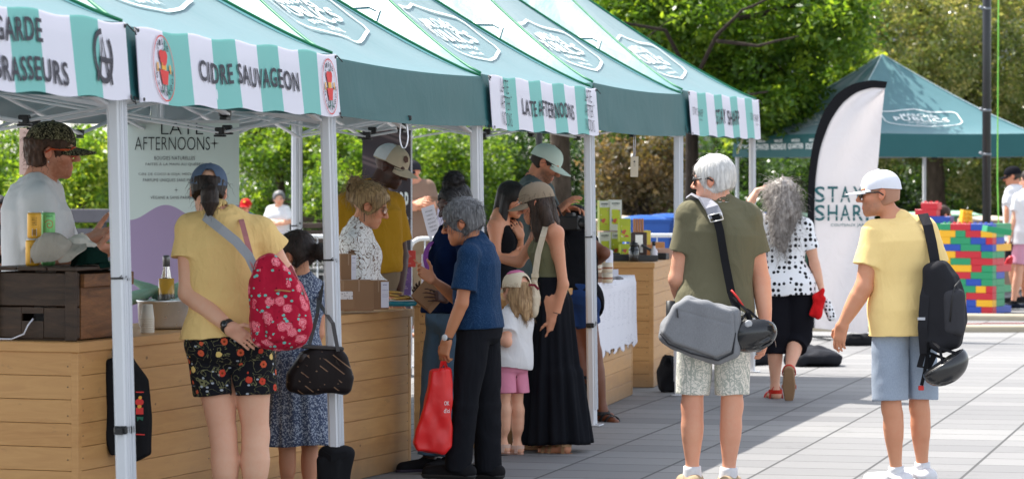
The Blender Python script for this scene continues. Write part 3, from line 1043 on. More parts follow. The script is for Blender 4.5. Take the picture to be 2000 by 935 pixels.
  if hole:   # half-moon opening at the back
   for g_ in (G, inner):
    for i in range(4):
     for j in range(n):
      dth = abs(2 * PI * j / n - 1.5 * PI)
      lim = .42 * math.sqrt(max(0, 1 - (i / 4.2) ** 2))
      if dth < lim and i < 4:
       th = 2 * PI * j / n; ph = PI / 2 * 4.2 / (m - 1) * math.sqrt(max(0, 1 - (dth / .42) ** 2))
       if i / (m - 1) * PI / 2 < ph:
        sq = math.cos(ph) ** .82
        g_[i][j] = o + M @ V(ax * math.cos(th) * sq, ay * math.sin(th) * sq, az_ * math.sin(ph))
  mb.grid(G, closed=True); mb.grid(inner[::-1], closed=True)
  e = len(mb.v)
  mb.smooth = True
  mb.add([p for p in G[0]] + [p for p in inner[0]], [(j, n + j, n + (j + 1) % n, (j + 1) % n) for j in range(n)])
  mb.smooth = False
  if button: mb.lathe([(.008 * k, 0), (.008 * k, .003 * k), (.004 * k, .005 * k), (0, .0055 * k)], 10, M, o + M @ V(0, 0, az_ * .995))
  c = s.mpart(mb, name, mat)
  mb = MB()
  rows, cols_ = 8, 25
  T, B = [], []
  for i in range(rows):
   u = i / (rows - 1); rt, rb = [], []
   for j in range(cols_):
    a = R(-wide + 2 * wide * j / (cols_ - 1))
    e0 = V(math.sin(a) * ax, math.cos(a) * ay, 0)
    bl = brim * k * (max(0, math.cos(a * 90 / wide)) ** .62)
    p = e0 + V(math.sin(a) * .25, 1, 0) * bl * u
    xx = p[0] / ax
    p[2] = -.004 * k - droop * k * 1.6 * xx * xx * (.35 + .65 * u) - droop * k * .5 * u
    rt.append(o + M @ (p + V(0, 0, .002 * k))); rb.append(o + M @ (p - V(0, 0, .002 * k)))
   T.append(rt); B.append(rb)
  mb.grid(T); mb.cur = 1 if under else 0; mb.grid(B[::-1]); mb.cur = 0
  edge = [(T[-1][j], B[-1][j]) for j in range(cols_)]
  mb.add([p for q in edge for p in q], [(2 * j, 2 * j + 1, 2 * j + 3, 2 * j + 2) for j in range(cols_ - 1)])
  s.mpart(mb, 'brim', [brim_mat or mat, under or brim_mat or mat], c)
  s.cap_frame = (o, M, k, ax, ay, az_)
  return c

 def cap_patch(s, cap, verts2d, mat, name='patch', th=90, ph=30, scale=1.0, thick=.002):
  """flat outline laid on the crown, th = heading round the cap (90 = front), ph = height"""
  o, M, k, ax, ay, az_ = s.cap_frame
  def at(x, z):
   a = R(th) - x / ay; b = R(ph) + z / az_
   return o + M @ (V(ax * math.cos(a) * math.cos(b) ** .82, ay * math.sin(a) * math.cos(b) ** .82, az_ * math.sin(b) * (1 + .06 * math.sin(a) * math.cos(b))) * (1 + .004 / .09))
  vs = [at(x * scale, z * scale) for x, z in verts2d]; c = np.mean(vs, 0)
  out = [v + nrm(c - o) * thick for v in vs]
  n = len(vs); mb = MB()
  mb.add(vs + out, [tuple(range(n, 2 * n))] + [(i, (i + 1) % n, n + (i + 1) % n, n + i) for i in range(n)])
  return s.mpart(mb, name, mat, cap)

 def hair(s, mat, thick=.016, back=-.055, front=.045, top=.016, extras=(), amp=.004, freq=90., name='hair', vox=.0055, face_r=(.082, .085, .11), face_c=(0, .115, -.035), side=-.03, k0=.02, sub_extra=(), zmax=None, zs=.2):
  k = s.hk
  pts = [s.hp(x, y, z) for x in (-.12, .12) for y in (-.14, .14) for z in (-.15, .15)]
  for e in extras: pts += [e[0], e[1]]
  pts = np.array(pts)
  F = Field(pts.min(0) - .02, pts.max(0) + .02, vox)
  F.add(s_ell(s.hp(0, -.014, .032), (V(.074, .094, .082) + V(thick, thick, top)) * k, s.H), 0)
  F.add(s_ell(s.hp(0, -.045, -.03), (V(.062, .055, .06) + thick * .6) * k, s.H), .03)
  F.sub(s_ell(s.hp(*face_c), V(*face_r) * k, s.H), .008)
  for sg in (-1, 1):
   F.sub(s_ell(s.hp(.085 * sg, -.004, -.022), V(.03, .030, .040) * k, s.H), .008)
  if side is not None: F.sub(s_ell(s.hp(0, .075, -.085), V(.13, .085, .062) * k, s.H), .006)
  n = s.H @ V(0, -.35, -1); F.plane(s.hp(0, 0, back), nrm(n))
  n = s.H @ V(0, .9, -.5)
  F.plane(s.hp(0, .055, -.01 + side + .03), nrm(n)) if side is not None else None
  if zmax is not None: F.plane(s.hp(0, 0, zmax), s.H @ V(0, 0, 1))
  for e in extras: F.add(e, k0)
  for e in sub_extra: F.sub(e, .01)
  v, f = F.mesh()
  n = vnormals(v, f)
  q = (v - s.hd) @ s.H
  dsp = vnoise(q * V(freq, freq, freq * zs)) * .6 + vnoise(q * V(freq * 2.1, freq * 2.1, freq * zs * 1.5) + 9) * .4
  v = v + n * (dsp * amp)[:, None]
  s.hair_v, s.hair_n = v, n
  s.hair_obj = s.part(name, v, f, mat)
  return s.hair_obj

 def strands(s, mat, n=300, length=.05, r=.0012, lift=.25, curl=0., down=1.0, sel=None, seed=1, name='loose_strands', segs=6, parent=None, push=None, jit=.25):
  rng = np.random.RandomState(seed)
  v, nn = s.hair_v, s.hair_n
  idx = np.arange(len(v))
  if sel is not None: idx = idx[sel((v - s.hd) @ s.H / s.hk)]
  if len(idx) == 0: return None
  idx = rng.choice(idx, n)
  p = v[idx] - nn[idx] * .003; nrm_ = nn[idx]
  dn = V(0, 0, -1) if push is None else s.H @ nrm(V(*push))
  t = dn - nrm_ * (nrm_ @ dn)[:, None]
  t /= np.linalg.norm(t, axis=1)[:, None] + .15
  d = t * down + nrm_ * lift + rng.randn(n, 3) * jit
  d /= np.linalg.norm(d, axis=1)[:, None]
  L = length * (.5 + rng.rand(n)) * s.hk
  ph = rng.rand(n) * 6.28; fq = 1.5 + rng.rand(n) * 1.5
  side = np.cross(d, nrm_); side /= np.linalg.norm(side, axis=1)[:, None] + 1e-6
  pts = [p]
  cur, dd = p.copy(), d.copy()
  for i in range(segs):
   u = (i + 1) / segs
   cur = cur + dd * (L / segs)[:, None]
   dd = dd + V(0, 0, -.16 * down)[None] + rng.randn(n, 3) * .07
   dd /= np.linalg.norm(dd, axis=1)[:, None]
   off = side * (curl * np.sin(ph + u * fq * 6.28))[:, None] + nrm_ * (curl * np.cos(ph + u * fq * 6.28))[:, None]
   pts.append(cur + off * u ** .3)
  pts = np.stack(pts, 1)                       # n, segs+1, 3
  vs, fs = [], []
  a1 = np.cross(d, V(.3, .5, .8)); a1 /= np.linalg.norm(a1, axis=1)[:, None]; a2 = np.cross(d, a1)
  m = segs + 1
  ring = []
  for kx in range(3):
   th = 2 * PI * kx / 3
   ring.append(a1 * math.cos(th) + a2 * math.sin(th))
  ring = np.stack(ring, 1)                     # n,3,3
  rad = r * (1 - .75 * np.linspace(0, 1, m) ** 1.5)
  vv = pts[:, :, None, :] + ring[:, None] * rad[None, :, None, None]
  vv = vv.reshape(-1, 3)
  b = (np.arange(n) * m * 3)[:, None, None]
  i_ = np.arange(m - 1)[None, :, None] * 3; k_ = np.arange(3)[None, None, :]
  q = np.stack([b + i_ + k_, b + i_ + (k_ + 1) % 3, b + i_ + 3 + (k_ + 1) % 3, b + i_ + 3 + k_], -1).reshape(-1, 4)
  return s.part(name, vv, q, mat, parent or s.hair_obj)

 def glasses(s, frame_mat, lens_mat, w_=.026, h=.018, name='sunglasses', thick=.0035, dy=0.0, full=True, dz=0.0):
  mb = MB(); k = s.hk
  z0 = .004 + dz
  for sg in (-1, 1):
   pts = []
   for i in range(17):
    a = 2 * PI * i / 16
    x = .032 * sg + w_ * math.copysign(abs(math.cos(a)) ** .6, math.cos(a)); z = z0 + h * math.copysign(abs(math.sin(a)) ** .6, math.sin(a))
    pts.append(s.hp(x, .1 + dy - (abs(x) * 6) ** 2 * .12, z))
   if full: mb.tube(pts, thick * .55 * k, 5, caps=False)
   mb.tube([s.hp(.057 * sg, .088 + dy, z0 + .007), s.hp(.074 * sg, .06, z0 + .007), s.hp(.083 * sg, 0, z0 + .006), s.hp(.082 * sg, -.022, z0 - .01)], thick * .6 * k, 5)
  mb.tube([s.hp(-.01, .101 + dy, z0 + .005), s.hp(0, .106 + dy, z0 + .008), s.hp(.01, .101 + dy, z0 + .005)], thick * .5 * k, 5)
  g = s.mpart(mb, name, frame_mat)
  for sg in (-1, 1):
   mb = MB(); c, fr, bk = s.hp(.032 * sg, .1005 + dy, z0), [], []
   for i in range(16):
    a = 2 * PI * i / 16
    x = .032 * sg + w_ * .97 * math.copysign(abs(math.cos(a)) ** .6, math.cos(a)); z = z0 + h * .97 * math.copysign(abs(math.sin(a)) ** .6, math.sin(a))
    y = .1 + dy - (abs(x) * 6) ** 2 * .12
    fr.append(s.hp(x, y + .0008, z)); bk.append(s.hp(x, y - .0008, z))
   mb.add(fr + bk, [tuple(range(16)), tuple(range(31, 15, -1))] + [(i, (i + 1) % 16, 16 + (i + 1) % 16, 16 + i) for i in range(16)])
   s.mpart(mb, 'lens', lens_mat, g)
  return g

 def wristband(s, a, mat, at=.93, width=.02, r=None, name='watch', face=None, thick=.003):
  J = s.J; el, wr = J['el' + a], J['wr' + a]
  ax = nrm(wr - el); c = el + (wr - el) * at
  r = r or (np.interp(at, [q[0] for q in s.r_fo], [q[1] for q in s.r_fo]) + .002)
  x = nrm(np.cross(ax, (.3, -.8, .1))); M = np.stack([x, np.cross(ax, x), ax], 1)
  mb = MB()
  h = width / 2
  mb.lathe([(r, -h), (r + thick, -h), (r + thick, h), (r, h)], 24, M, c)
  o = s.mpart(mb, name, mat)
  if face is not None:
   dirv, fm = face
   dv = nrm(V(*dirv) - ax * np.dot(dirv, ax)); M2 = np.stack([ax, np.cross(dv, ax), dv], 1)
   mb = MB(); mb.lathe([(.017, 0), (.018, .004), (.016, .008), (0, .0085)], 18, M2, c + dv * r)
   s.mpart(mb, 'watch_face', fm, o)
  return o

 def shoe(s, a, mat, sole_mat, high=.075, length=.27, name='shoe', width=1.0, cuff=None):
  i = 0 if a == 'L' else 1
  f = azf(s.feet[i]); q = R(s.toe[i]); an = s.J['an' + a]; sc = length / .27
  fd = f * math.cos(q) + V(0, 0, -1) * math.sin(q); ud = f * math.sin(q) + V(0, 0, 1) * math.cos(q)
  sd_ = np.cross(fd, ud)
  fl = an - ud * .088 * s.k
  hl, tl = fl - fd * .055 * sc + ud * .04, fl + fd * .165 * sc + ud * .03
  F = Field(np.minimum(hl, tl) - .13, np.maximum(hl, tl) + .16, .006)
  F.add(s_cap(hl, tl, [(0, .042), (.45, .046), (1, .037)], squash=(sd_, 1.05 * width)), 0)
  F.add(s_cap(an - ud * .03 - fd * .012, an + ud * (high - .085) - fd * .018, [(0, .056), (1, .053)], flat=True), .03)
  F.plane(fl + ud * .012, -ud)
  v, ff = F.mesh()
  o = s.part(name, v, ff, mat)
  F = Field(np.minimum(hl, tl) - .1, np.maximum(hl, tl) + .1, .006)
  F.add(s_cap(hl, tl + fd * .003, [(0, .046), (.45, .050), (1, .040)], squash=(sd_, 1.05 * width)), 0)
  F.plane(fl, -ud); F.plane(fl + ud * .026, ud)
  v, ff = F.mesh()
  s.part('sole', v, ff, sole_mat, o)
  if cuff is not None:
   mb = MB(); kn = s.J['kn' + a]; ax = nrm(kn - an)
   mb.tube([an - ax * .06, an - ax * .02, an + ax * .015, an + ax * .034], [.054 * s.k * s.lg, .051 * s.k * s.lg, .047 * s.k * s.lg, .046 * s.k * s.lg], 20)
   s.mpart(mb, 'sock', cuff)
  return o

 def sandal(s, a, mat, sole_mat, straps=((.12, .03), (.06, .04), (-.02, .075)), r=.006, thick=.018, width=.045, length=.25, name='sandal', heel=0.0):
  i = 0 if a == 'L' else 1
  f = azf(s.feet[i]); q = R(s.toe[i]); an = s.J['an' + a]; sc = s.k * s.hs
  fd = f * math.cos(q) + V(0, 0, -1) * math.sin(q); ud = f * math.sin(q) + V(0, 0, 1) * math.cos(q)
  sd_ = np.cross(fd, ud)
  fl = an - ud * .088 * sc
  F = Field(fl - .26, fl + .26, .005)
  F.add(s_cap(fl - fd * .045 * sc, fl + fd * (length - .09) * sc, [(0, width * .8 * sc), (.6, width * sc), (1, width * .75 * sc)]), 0)
  F.plane(fl - ud * (thick - .006), -ud); F.plane(fl + ud * .008, ud)
  v, ff = F.mesh()
  so = s.part(name, v, ff, sole_mat)
  mb = MB()
  for x, h in straps:
   pts = []
   for j in range(13):
    t = PI * j / 12
    ww = (.046 if x > 0 else .044) * sc + .010
    pts.append(fl + fd * (x + (h > .06) * -.0) * sc + sd_ * math.cos(t) * ww + ud * (.006 + math.sin(t) * (h + .020)) * sc + ud * math.sin(t) * .010)
   mb.ribbon(pts, fd, r * 2, .004)
  if any(h > .06 for _, h in straps):
   pts = [an + fd * (math.cos(t) * (.050 * sc + .009) - .008 * sc) + sd_ * math.sin(t) * (.044 * sc + .009) - ud * .02 * sc for t in np.linspace(0, 2 * PI, 20)]
   mb.ribbon(pts, ud, r * 2, .004)
  s.mpart(mb, 'strap', mat, so)
  return so

def skin_tone(kind):
 return {'fair': srgb(222, 178, 150), 'tan': srgb(204, 150, 118), 'warm': srgb(198, 140, 108), 'brown': srgb(112, 70, 48), 'dark': srgb(72, 46, 36), 'pink': srgb(216, 164, 136), 'olive': srgb(190, 136, 100)}[kind]
# ------------------------------------------------------------------ ground
mb = MB()
mb.add([(-160, 3, 0), (160, 3, 0), (160, 320, 0), (-160, 320, 0)], [(0, 1, 2, 3)])
tag(mb.build('ground', paver_mat()), kind='structure')

# ------------------------------------------------------------------ lettering
_TC = {}
def text_mesh(s, bold=0.0, spacing=1.0):
 """outline of a string as flat triangles, box-fitted to 0..1 in x and y"""
 key = (s, bold, spacing)
 if key in _TC: return _TC[key]
 cu = bpy.data.curves.new('lettering', 'FONT')
 cu.body = s; cu.size = 1; cu.offset = bold; cu.resolution_u = 3
 cu.space_character = spacing
 ob = bpy.data.objects.new('lettering', cu); C.objects.link(ob)
 dg = bpy.context.evaluated_depsgraph_get()
 me = bpy.data.meshes.new_from_object(ob.evaluated_get(dg))
 v = np.array([q.co[:] for q in me.vertices]); f = [tuple(p.vertices) for p in me.polygons]
 bpy.data.objects.remove(ob); bpy.data.meshes.remove(me); bpy.data.curves.remove(cu)
 lo = v.min(0); hi = v.max(0)
 v = (v - lo)[:, :2] / (hi - lo)[:2]
 _TC[key] = (v, f)
 return v, f

class Sign:
 """flat printing laid on a surface: place(x, y, lift) gives the point"""
 def __init__(s, place): s.place, s.v, s.f = place, [], []
 def add(s, v, f):
  b = len(s.v); s.v.extend(s.place(x, y) for x, y in v); s.f.extend(tuple(b + i for i in q) for q in f)
 def text(s, body, cx, y0, w, h, bold=.02, spacing=1.0, arch=0.0, slant=0.0):
  v, f = text_mesh(body, bold, spacing)
  x = (v[:, 0] - .5) * w; y = v[:, 1] * h
  y = y + y0 - arch * (x / (w / 2)) ** 2 + slant * x
  s.add(list(zip(x + cx, y)), f)
 def stroke(s, pts, w, closed=False):
  pts = np.array(pts, float); n = len(pts)
  if closed: pts = np.concatenate([pts, pts[:1]]); n += 1
  T = np.gradient(pts, axis=0)
  if closed: T[0] = T[-1] = pts[1] - pts[-2]
  T /= np.linalg.norm(T, axis=1)[:, None] + 1e-9
  N = np.stack([-T[:, 1], T[:, 0]], 1) * w / 2
  v = []
  for p, q in zip(pts, N): v += [tuple(p + q), tuple(p - q)]
  s.add(v, [(2 * i, 2 * i + 1, 2 * i + 3, 2 * i + 2) for i in range(n - 1)])
 def disc(s, cx, cy, rx, ry, n=20, a0=0, a1=2 * PI):
  v = [(cx, cy)] + [(cx + rx * math.cos(a0 + (a1 - a0) * i / n), cy + ry * math.sin(a0 + (a1 - a0) * i / n)) for i in range(n + 1)]
  s.add(v, [(0, i, i + 1) for i in range(1, n + 1)])
 def poly(s, v): s.add(v, [tuple(range(len(v)))])
 def build(s, name, mat, parent):
  return link_mesh(name, np.array(s.v), s.f, mat, parent, smooth=False)

def star4(s, x, y, r):
 pts = []
 for i in range(8):
  q = r if i % 2 == 0 else r * .16
  pts.append((x + q * math.sin(i * PI / 4) * (.75 if i % 4 else 1), y + q * math.cos(i * PI / 4)))
 s.add([(x, y)] + pts, [(0, 1 + i, 1 + (i + 1) % 8) for i in range(8)])

# ------------------------------------------------------------------ market tents
TEAL = srgb(106, 156, 164)
M_CANOPY = canopy_mat('sea_green_canopy', TEAL, .40, .45, .55, .35)
M_LINING = canopy_mat('silver_canopy_lining', srgb(188, 194, 198), .3, .6, .3, 0)
M_VALANCE = canopy_mat('sea_green_valance', srgb(42, 98, 100), .16, .55, .3, .0)
M_PIPING = plain('emerald_piping', srgb(16, 122, 78), .55)
M_PIPING_L = plain('pale_piping', srgb(196, 214, 216), .6)
TW = 3.05
ROWA, ROW0, ROWD = V(-1.5, 12.6), R(12.2), R(.62)
CORN = [ROWA - TW * V(math.sin(R(11.4)), math.cos(R(11.4))), ROWA]
for i in range(5):
 a = ROW0 + ROWD * i
 CORN.append(CORN[-1] + TW * V(math.sin(a), math.cos(a)))
# corner k of the row: CORN[k]; tent k spans CORN[k] .. CORN[k + 1]

HEX = [(-.80, 0), (-.68, .155), (-.40, .24), (0, .30), (.40, .24), (.68, .155), (.80, 0), (.68, -.155), (.40, -.24), (0, -.30), (-.40, -.24), (-.68, -.155)]
HEX = [(-.80, .13), (-.73, .19), (0, .33), (.73, .19), (.80, .13), (.80, -.13), (.73, -.19), (0, -.33), (-.73, -.19), (-.80, -.13)]
def market_logo(sg, cx, cy, k=1.0):
 dense = []
 for i in range(len(HEX)):
  a, b = np.array(HEX[i]), np.array(HEX[(i + 1) % len(HEX)])
  for j in range(5): dense.append(a + (b - a) * j / 5)
 sg.stroke([(cx + x * k, cy + y * k) for x, y in dense], .024 * k, closed=True)
 sg.text('MARCHÉS', cx, cy + .085 * k, .80 * k, .125 * k, .018, 1.1, arch=.035 * k)
 sg.text('PUBLICS', cx, cy - .075 * k, 1.14 * k, .135 * k, .022, 1.12)
 sg.text('DE MONTRÉAL', cx, cy - .165 * k, .66 * k, .062 * k, .012, 1.15)
 sg.text('DEPUIS 1933', cx, cy - .245 * k, .40 * k, .034 * k, .02, 1.2)

def make_tent(loc, rz, Ht, label, group, lean=(0, 0, 0, 0), apex=1.08, piping=None, logos='fn', hub=True, leg_mask=(1, 1, 1, 1), vh=.30, sag=.10, feet=True, logo_k=1.0):
 """pop-up tent; local x runs along the front edge, y points into the tent, origin at its middle"""
 h = TW / 2
 t = empty('market_tent', (loc[0], loc[1], 0), rz)
 tag(t, label, 'tent', group)
 ap = V(0, 0, Ht + apex)
 corners = [V(-h, -h, Ht), V(h, -h, Ht), V(h, h, Ht), V(-h, h, Ht)]
 def panel(i, s_, v_, drop=0.0):
  a, b = corners[i], corners[(i + 1) % 4]
  e = a * (1 - s_) + b * s_
  p = e * (1 - v_) + ap * v_
  bell = v_ ** 1.18
  p[2] = Ht + apex * bell
  mid = 4 * s_ * (1 - s_)
  p[2] -= sag * mid * (1 - v_) * math.sin(PI * min(1, v_ * 1.0)) + .018 * mid * (1 - v_) ** 3
  p[2] += .012 * math.sin(s_ * 17 + i) * (1 - v_) ** 2 * min(1, v_ * 5)
  wk = V(s_ * 5 + i * 9, v_ * 4 + Ht * 30, Ht * 70)
  p[2] += (.024 * vnoise(wk) + .005 * (1 - 2 * abs(vnoise(V(s_ * 13 + v_ * 5, v_ * 3, wk[2] + 5))))) * mid * min(1, 4 * v_)
  return p - V(0, 0, drop)
 can = MB()
 for layer, drop in ((0, 0.0), (1, .022)):
  can.cur = layer
  for i in range(4):
   G = []
   for a in range(23):
    v_ = a / 22 * .995
    G.append([panel(i, b / 36, v_, drop) for b in range(37)])
   G = np.array(G)
   can.grid(G if layer == 0 else G[::-1])
 canopy = can.build('canopy', [M_CANOPY, M_LINING], t)
 pip = MB()
 for i in range(4):
  pip.tube([panel(i, 0, v_ * .99) + V(0, 0, .006) for v_ in np.linspace(0, 1, 18)], .007, 6)
 pip.build('hip_piping', piping or M_PIPING, canopy)
 # valances: sheets with thickness, a little wavy, with a stitched hem band
 for i in range(4):
  a, b = corners[i], corners[(i + 1) % 4]
  ex = nrm(b - a); out = np.cross(ex, (0, 0, 1))
  val = MB()
  rows = []
  for r_ in range(9):
   u = r_ / 8
   row = []
   for c_ in range(31):
    s_ = c_ / 30
    wav = .004 * u * math.sin(s_ * 21 + i * 2) + .006 * u * math.sin(s_ * 9 + i) + (.008 * math.sin(PI * s_) + .010 * vnoise(V(s_ * 7 + i * 3, u * 1.6 + Ht * 9, i))) * u
    top = panel(i, s_, 0)[2]; vd = vh if i == 0 or logo_k < 1 else (vh - .075 if i == 2 else .035)
    row.append(a + ex * TW * s_ + out * (.006 + wav * .6 + .02 * u) + V(0, 0, top - Ht - vd * u))
   rows.append(row)
  back = [[q - out * .004 for q in r_] for r_ in rows]
  val.grid(rows); val.cur = 1; val.grid([r_[::-1] for r_ in back]); val.cur = 0
  hem = [[q + out * .004 for q in rows[k]] for k in (7, 8)]
  val.grid(hem)
  vo = val.build('valance', [M_VALANCE, M_LINING], t)
 # frame
 inset = .028
 for i, c in enumerate(corners):
  if not leg_mask[i]: continue
  sx, sy = -np.sign(c[0]), -np.sign(c[1])
  topp = V(c[0] + sx * inset, c[1] + sy * inset, Ht - .03)
  foot = V(c[0] + sx * inset, c[1] + sy * inset - lean[i], .006)
  leg = MB()
  leg.bar(foot, topp, .042, .042, (1, 0, 0), .006)
  ax = nrm(topp - foot)
  mid = foot + (topp - foot) * .55
  for dx, dy in ((0, .0212), (0, -.0212)):
   for ox in (-.011, .011): leg.bar(foot + V(dx + ox, dy, .1), topp + V(dx + ox, dy, -.02), .013, .003, (1, 0, 0))
  lo = leg.build('leg', WHITE_METAL, t)
  if feet:
   ft = MB(); ft.box(foot + V(0, -.01, 0), (.045, .05, .004), None, .002); ft.build('foot_plate', WHITE_METAL, lo)
  cl = MB(); p = foot + (topp - foot) * .30
  cl.bar(p - ax * .016, p + ax * .016, .054, .054, (1, 0, 0), .006); cl.box(p + V(-.035, 0, -.004), (.014, .012, .012))
  cl.build('clamp', BLACK_PLASTIC, lo)
  zt = MB(); p = foot + (topp - foot) * .565; zt.bar(p - ax * .004, p + ax * .004, .047, .047, (1, 0, 0)); zt.tube([p, p + V(-.05, -.03, .012)], .0022, 5)
  zt.build('zip_tie', BLACK_PLASTIC, lo)
 zt_, zb_ = Ht - .07, Ht - .315
 for i in range(4):
  a, b = corners[i], corners[(i + 1) % 4]
  ex = nrm(b - a); out = np.cross(ex, (0, 0, 1))
  a = a - out * .05 + ex * .05; b = b - out * .05 - ex * .05
  m = (a + b) / 2; q1, q3 = (a + m) / 2, (b + m) / 2
  z = lambda p, zz: V(p[0], p[1], zz)
  tr = MB()
  for p, q in ((a, m), (m, b)):
   tr.bar(z(p, zt_), z(q, zb_), .014, .030, out, .003)
   tr.bar(z(p, zb_) - out * .016, z(q, zt_) - out * .016, .014, .030, out, .003)
  to = tr.build('truss_bar', WHITE_METAL, t)
  jb = MB()
  jb.box(z(m, zb_ + .01) - out * .008, (.027, .022, .021), np.stack([ex, out, V(0, 0, 1)], 1), .006); jb.box(z(m, zb_ - .018) - out * .008, (.034, .016, .006), np.stack([ex, out, V(0, 0, 1)], 1), .003)
  jb.build('truss_joint', BLACK_PLASTIC, to)
  if hub:
   st = MB(); st.bar(z(m, zt_), V(0, 0, Ht + apex * .35), .014, .03, (0, 0, 1), .003); st.build('roof_strut', WHITE_METAL, t)
 if hub:
  hb = MB(); hb.tube([V(0, 0, Ht + apex * .25), V(0, 0, Ht + apex * .97)], .022, 10); hb.box(V(0, 0, Ht + apex * .35), (.05, .05, .05), None, .01); hb.build('centre_pole', WHITE_METAL, t)
 # printed roof marks
 for i, ch in enumerate('fnbk'[:4]):
  # panels: 0 front, 1 far side, 2 back, 3 near side
  if (i == 0 and 'f' in logos) or (i == 3 and 'n' in logos) or (i == 1 and 'r' in logos):
   def place(x, y, i=i):
    # x along the edge, y up the slope from the eave
    v_ = y / 1.86
    s_ = .5 + x / (TW * max(.05, (1 - v_)))
    return panel(i, min(max(s_, 0.0), 1.0), v_) + nrm(np.cross(corners[(i + 1) % 4] - corners[i], (0, 0, 1)) * .55 + V(0, 0, 2.5)) * .009
   sg = Sign(place)
   market_logo(sg, 0, .70 if logo_k > .9 else .52, .92 * logo_k)
   sg.build('printed_emblem', WHITE_INK, canopy)
 return t

VHS = [.288, .285, .278, .300, .310, .322]
HTS = [2.225, 2.215, 2.20, 2.215, 2.25, 2.28]
LEANS = [(.02, .055, 0, 0), (.055, .056, 0, 0), (.056, .03, 0, 0), (.03, .028, 0, 0), (.028, 0, 0, 0), (0, 0, 0, 0)]
LAB = ['sea-green market tent at the left edge, its front hidden by the brewers banner', 'sea-green market tent under the cider banner, above the camo cap man',
    'sea-green market tent with bare front valance and a hanging white strap loop', 'sea-green market tent behind the candle banner',
    'sea-green market tent with bare front valance and a dangling price tag', 'last sea-green tent of the row, behind the knife banner']
TENTS = []
for k in range(6):
 a, b = CORN[k], CORN[k + 1]
 m = (a + b) / 2; d = nrm(b - a); inward = V(-d[1], d[0])
 c = m + inward * TW / 2
 rz = math.atan2(d[1], d[0])
 TENTS.append((make_tent(c, rz, HTS[k], LAB[k], 'sea-green market tents in a row', LEANS[k], vh=VHS[k]), a, b, d, rz))

def front_frame(k):
 """banner frame of tent k: origin at the middle of its front edge"""
 t, a, b, d, rz = TENTS[k]
 m = (a + b) / 2
 return V(m[0], m[1], HTS[k]), rz

def banner(k, label, white_first=True, w=2.92):
 h = VHS[k] + .006
 o, rz = front_frame(k)
 off = Rz(rz) @ V(0, -.034, -.006)
 mb = MB(); rows = []
 for r_ in range(7):
  u = r_ / 6
  rows.append([V(-w / 2 + w * c_ / 40, -.022 * u - .010 * math.sin(PI * c_ / 40) * u + .0035 * math.sin(c_ * .55 + k) * (.4 + u) , -h * u + .006 * math.sin(c_ * .8)) for c_ in range(41)])
 mb.grid(rows); mb.grid([[q + V(0, .003, 0) for q in r_[::-1]] for r_ in rows])
 ban = mb.build('banner', stripe_mat('striped_vinyl_%d' % k, w, 9, white_first))
 ban.location = o + off; ban.rotation_euler = (0, 0, rz)
 tag(ban, label, 'banner', 'striped stall banners on the tent fronts')
 def place(x, y):
  y = y * h / .335
  u = min(max(-y / h, 0), 1); c_ = (x + w / 2) / w * 40
  return V(x, -.022 * u - .010 * math.sin(PI * c_ / 40) * u + .0035 * math.sin(c_ * .55 + k) * (.4 + u) - .0065, y + .006 * math.sin(c_ * .8))
 tie = MB()
 for sx in (-1, 1):
  for z in (-.012, -h + .012):
   tie.lathe([(.008, -.002), (.008, .002), (.004, .002), (.004, -.002)], 10, Rx(PI / 2), V(sx * (w / 2 - .015), -.004 + .09 * z, z))
   tie.tube([V(sx * (w / 2 - .015), -.008, z), V(sx * (w / 2 + .02), .0, z + .01), V(sx * (w / 2 + .055), -.02, z - .02)], .003, 5)
 tie.build('cable_tie', BLACK_PLASTIC, ban)
 return ban, place

b0, pl = banner(0, 'striped banner with two text rows and ringed letter emblem at the left edge')
sg = Sign(pl)
sg.text('AVANT-GARDE', -.05, -.135, 1.08, .098, .016, 1.14)
sg.text('ARTISANS BRASSEURS', -.05, -.292, 1.54, .098, .016, 1.14)
cx = (.888 - .5) * 2.98
for q in (-1, 1):
 c0 = cx if q > 0 else -cx
 sg.stroke([(c0 + .105 * math.sin(a), -.155 + .105 * math.cos(a)) for a in np.linspace(.75, 2 * PI - .05 - 0, 30)], .024)
 sg.stroke([(c0 - .055, -.235), (c0, -.075), (c0 + .055, -.235)], .022); sg.stroke([(c0 - .045, -.17), (c0 + .105, -.17)], .022)
 sg.stroke([(c0 - .08, -.225), (c0 - .09, -.27)], .022); sg.stroke([(c0 + .08, -.225), (c0 + .09, -.27)], .022)
sg.build('lettering', INK, b0)

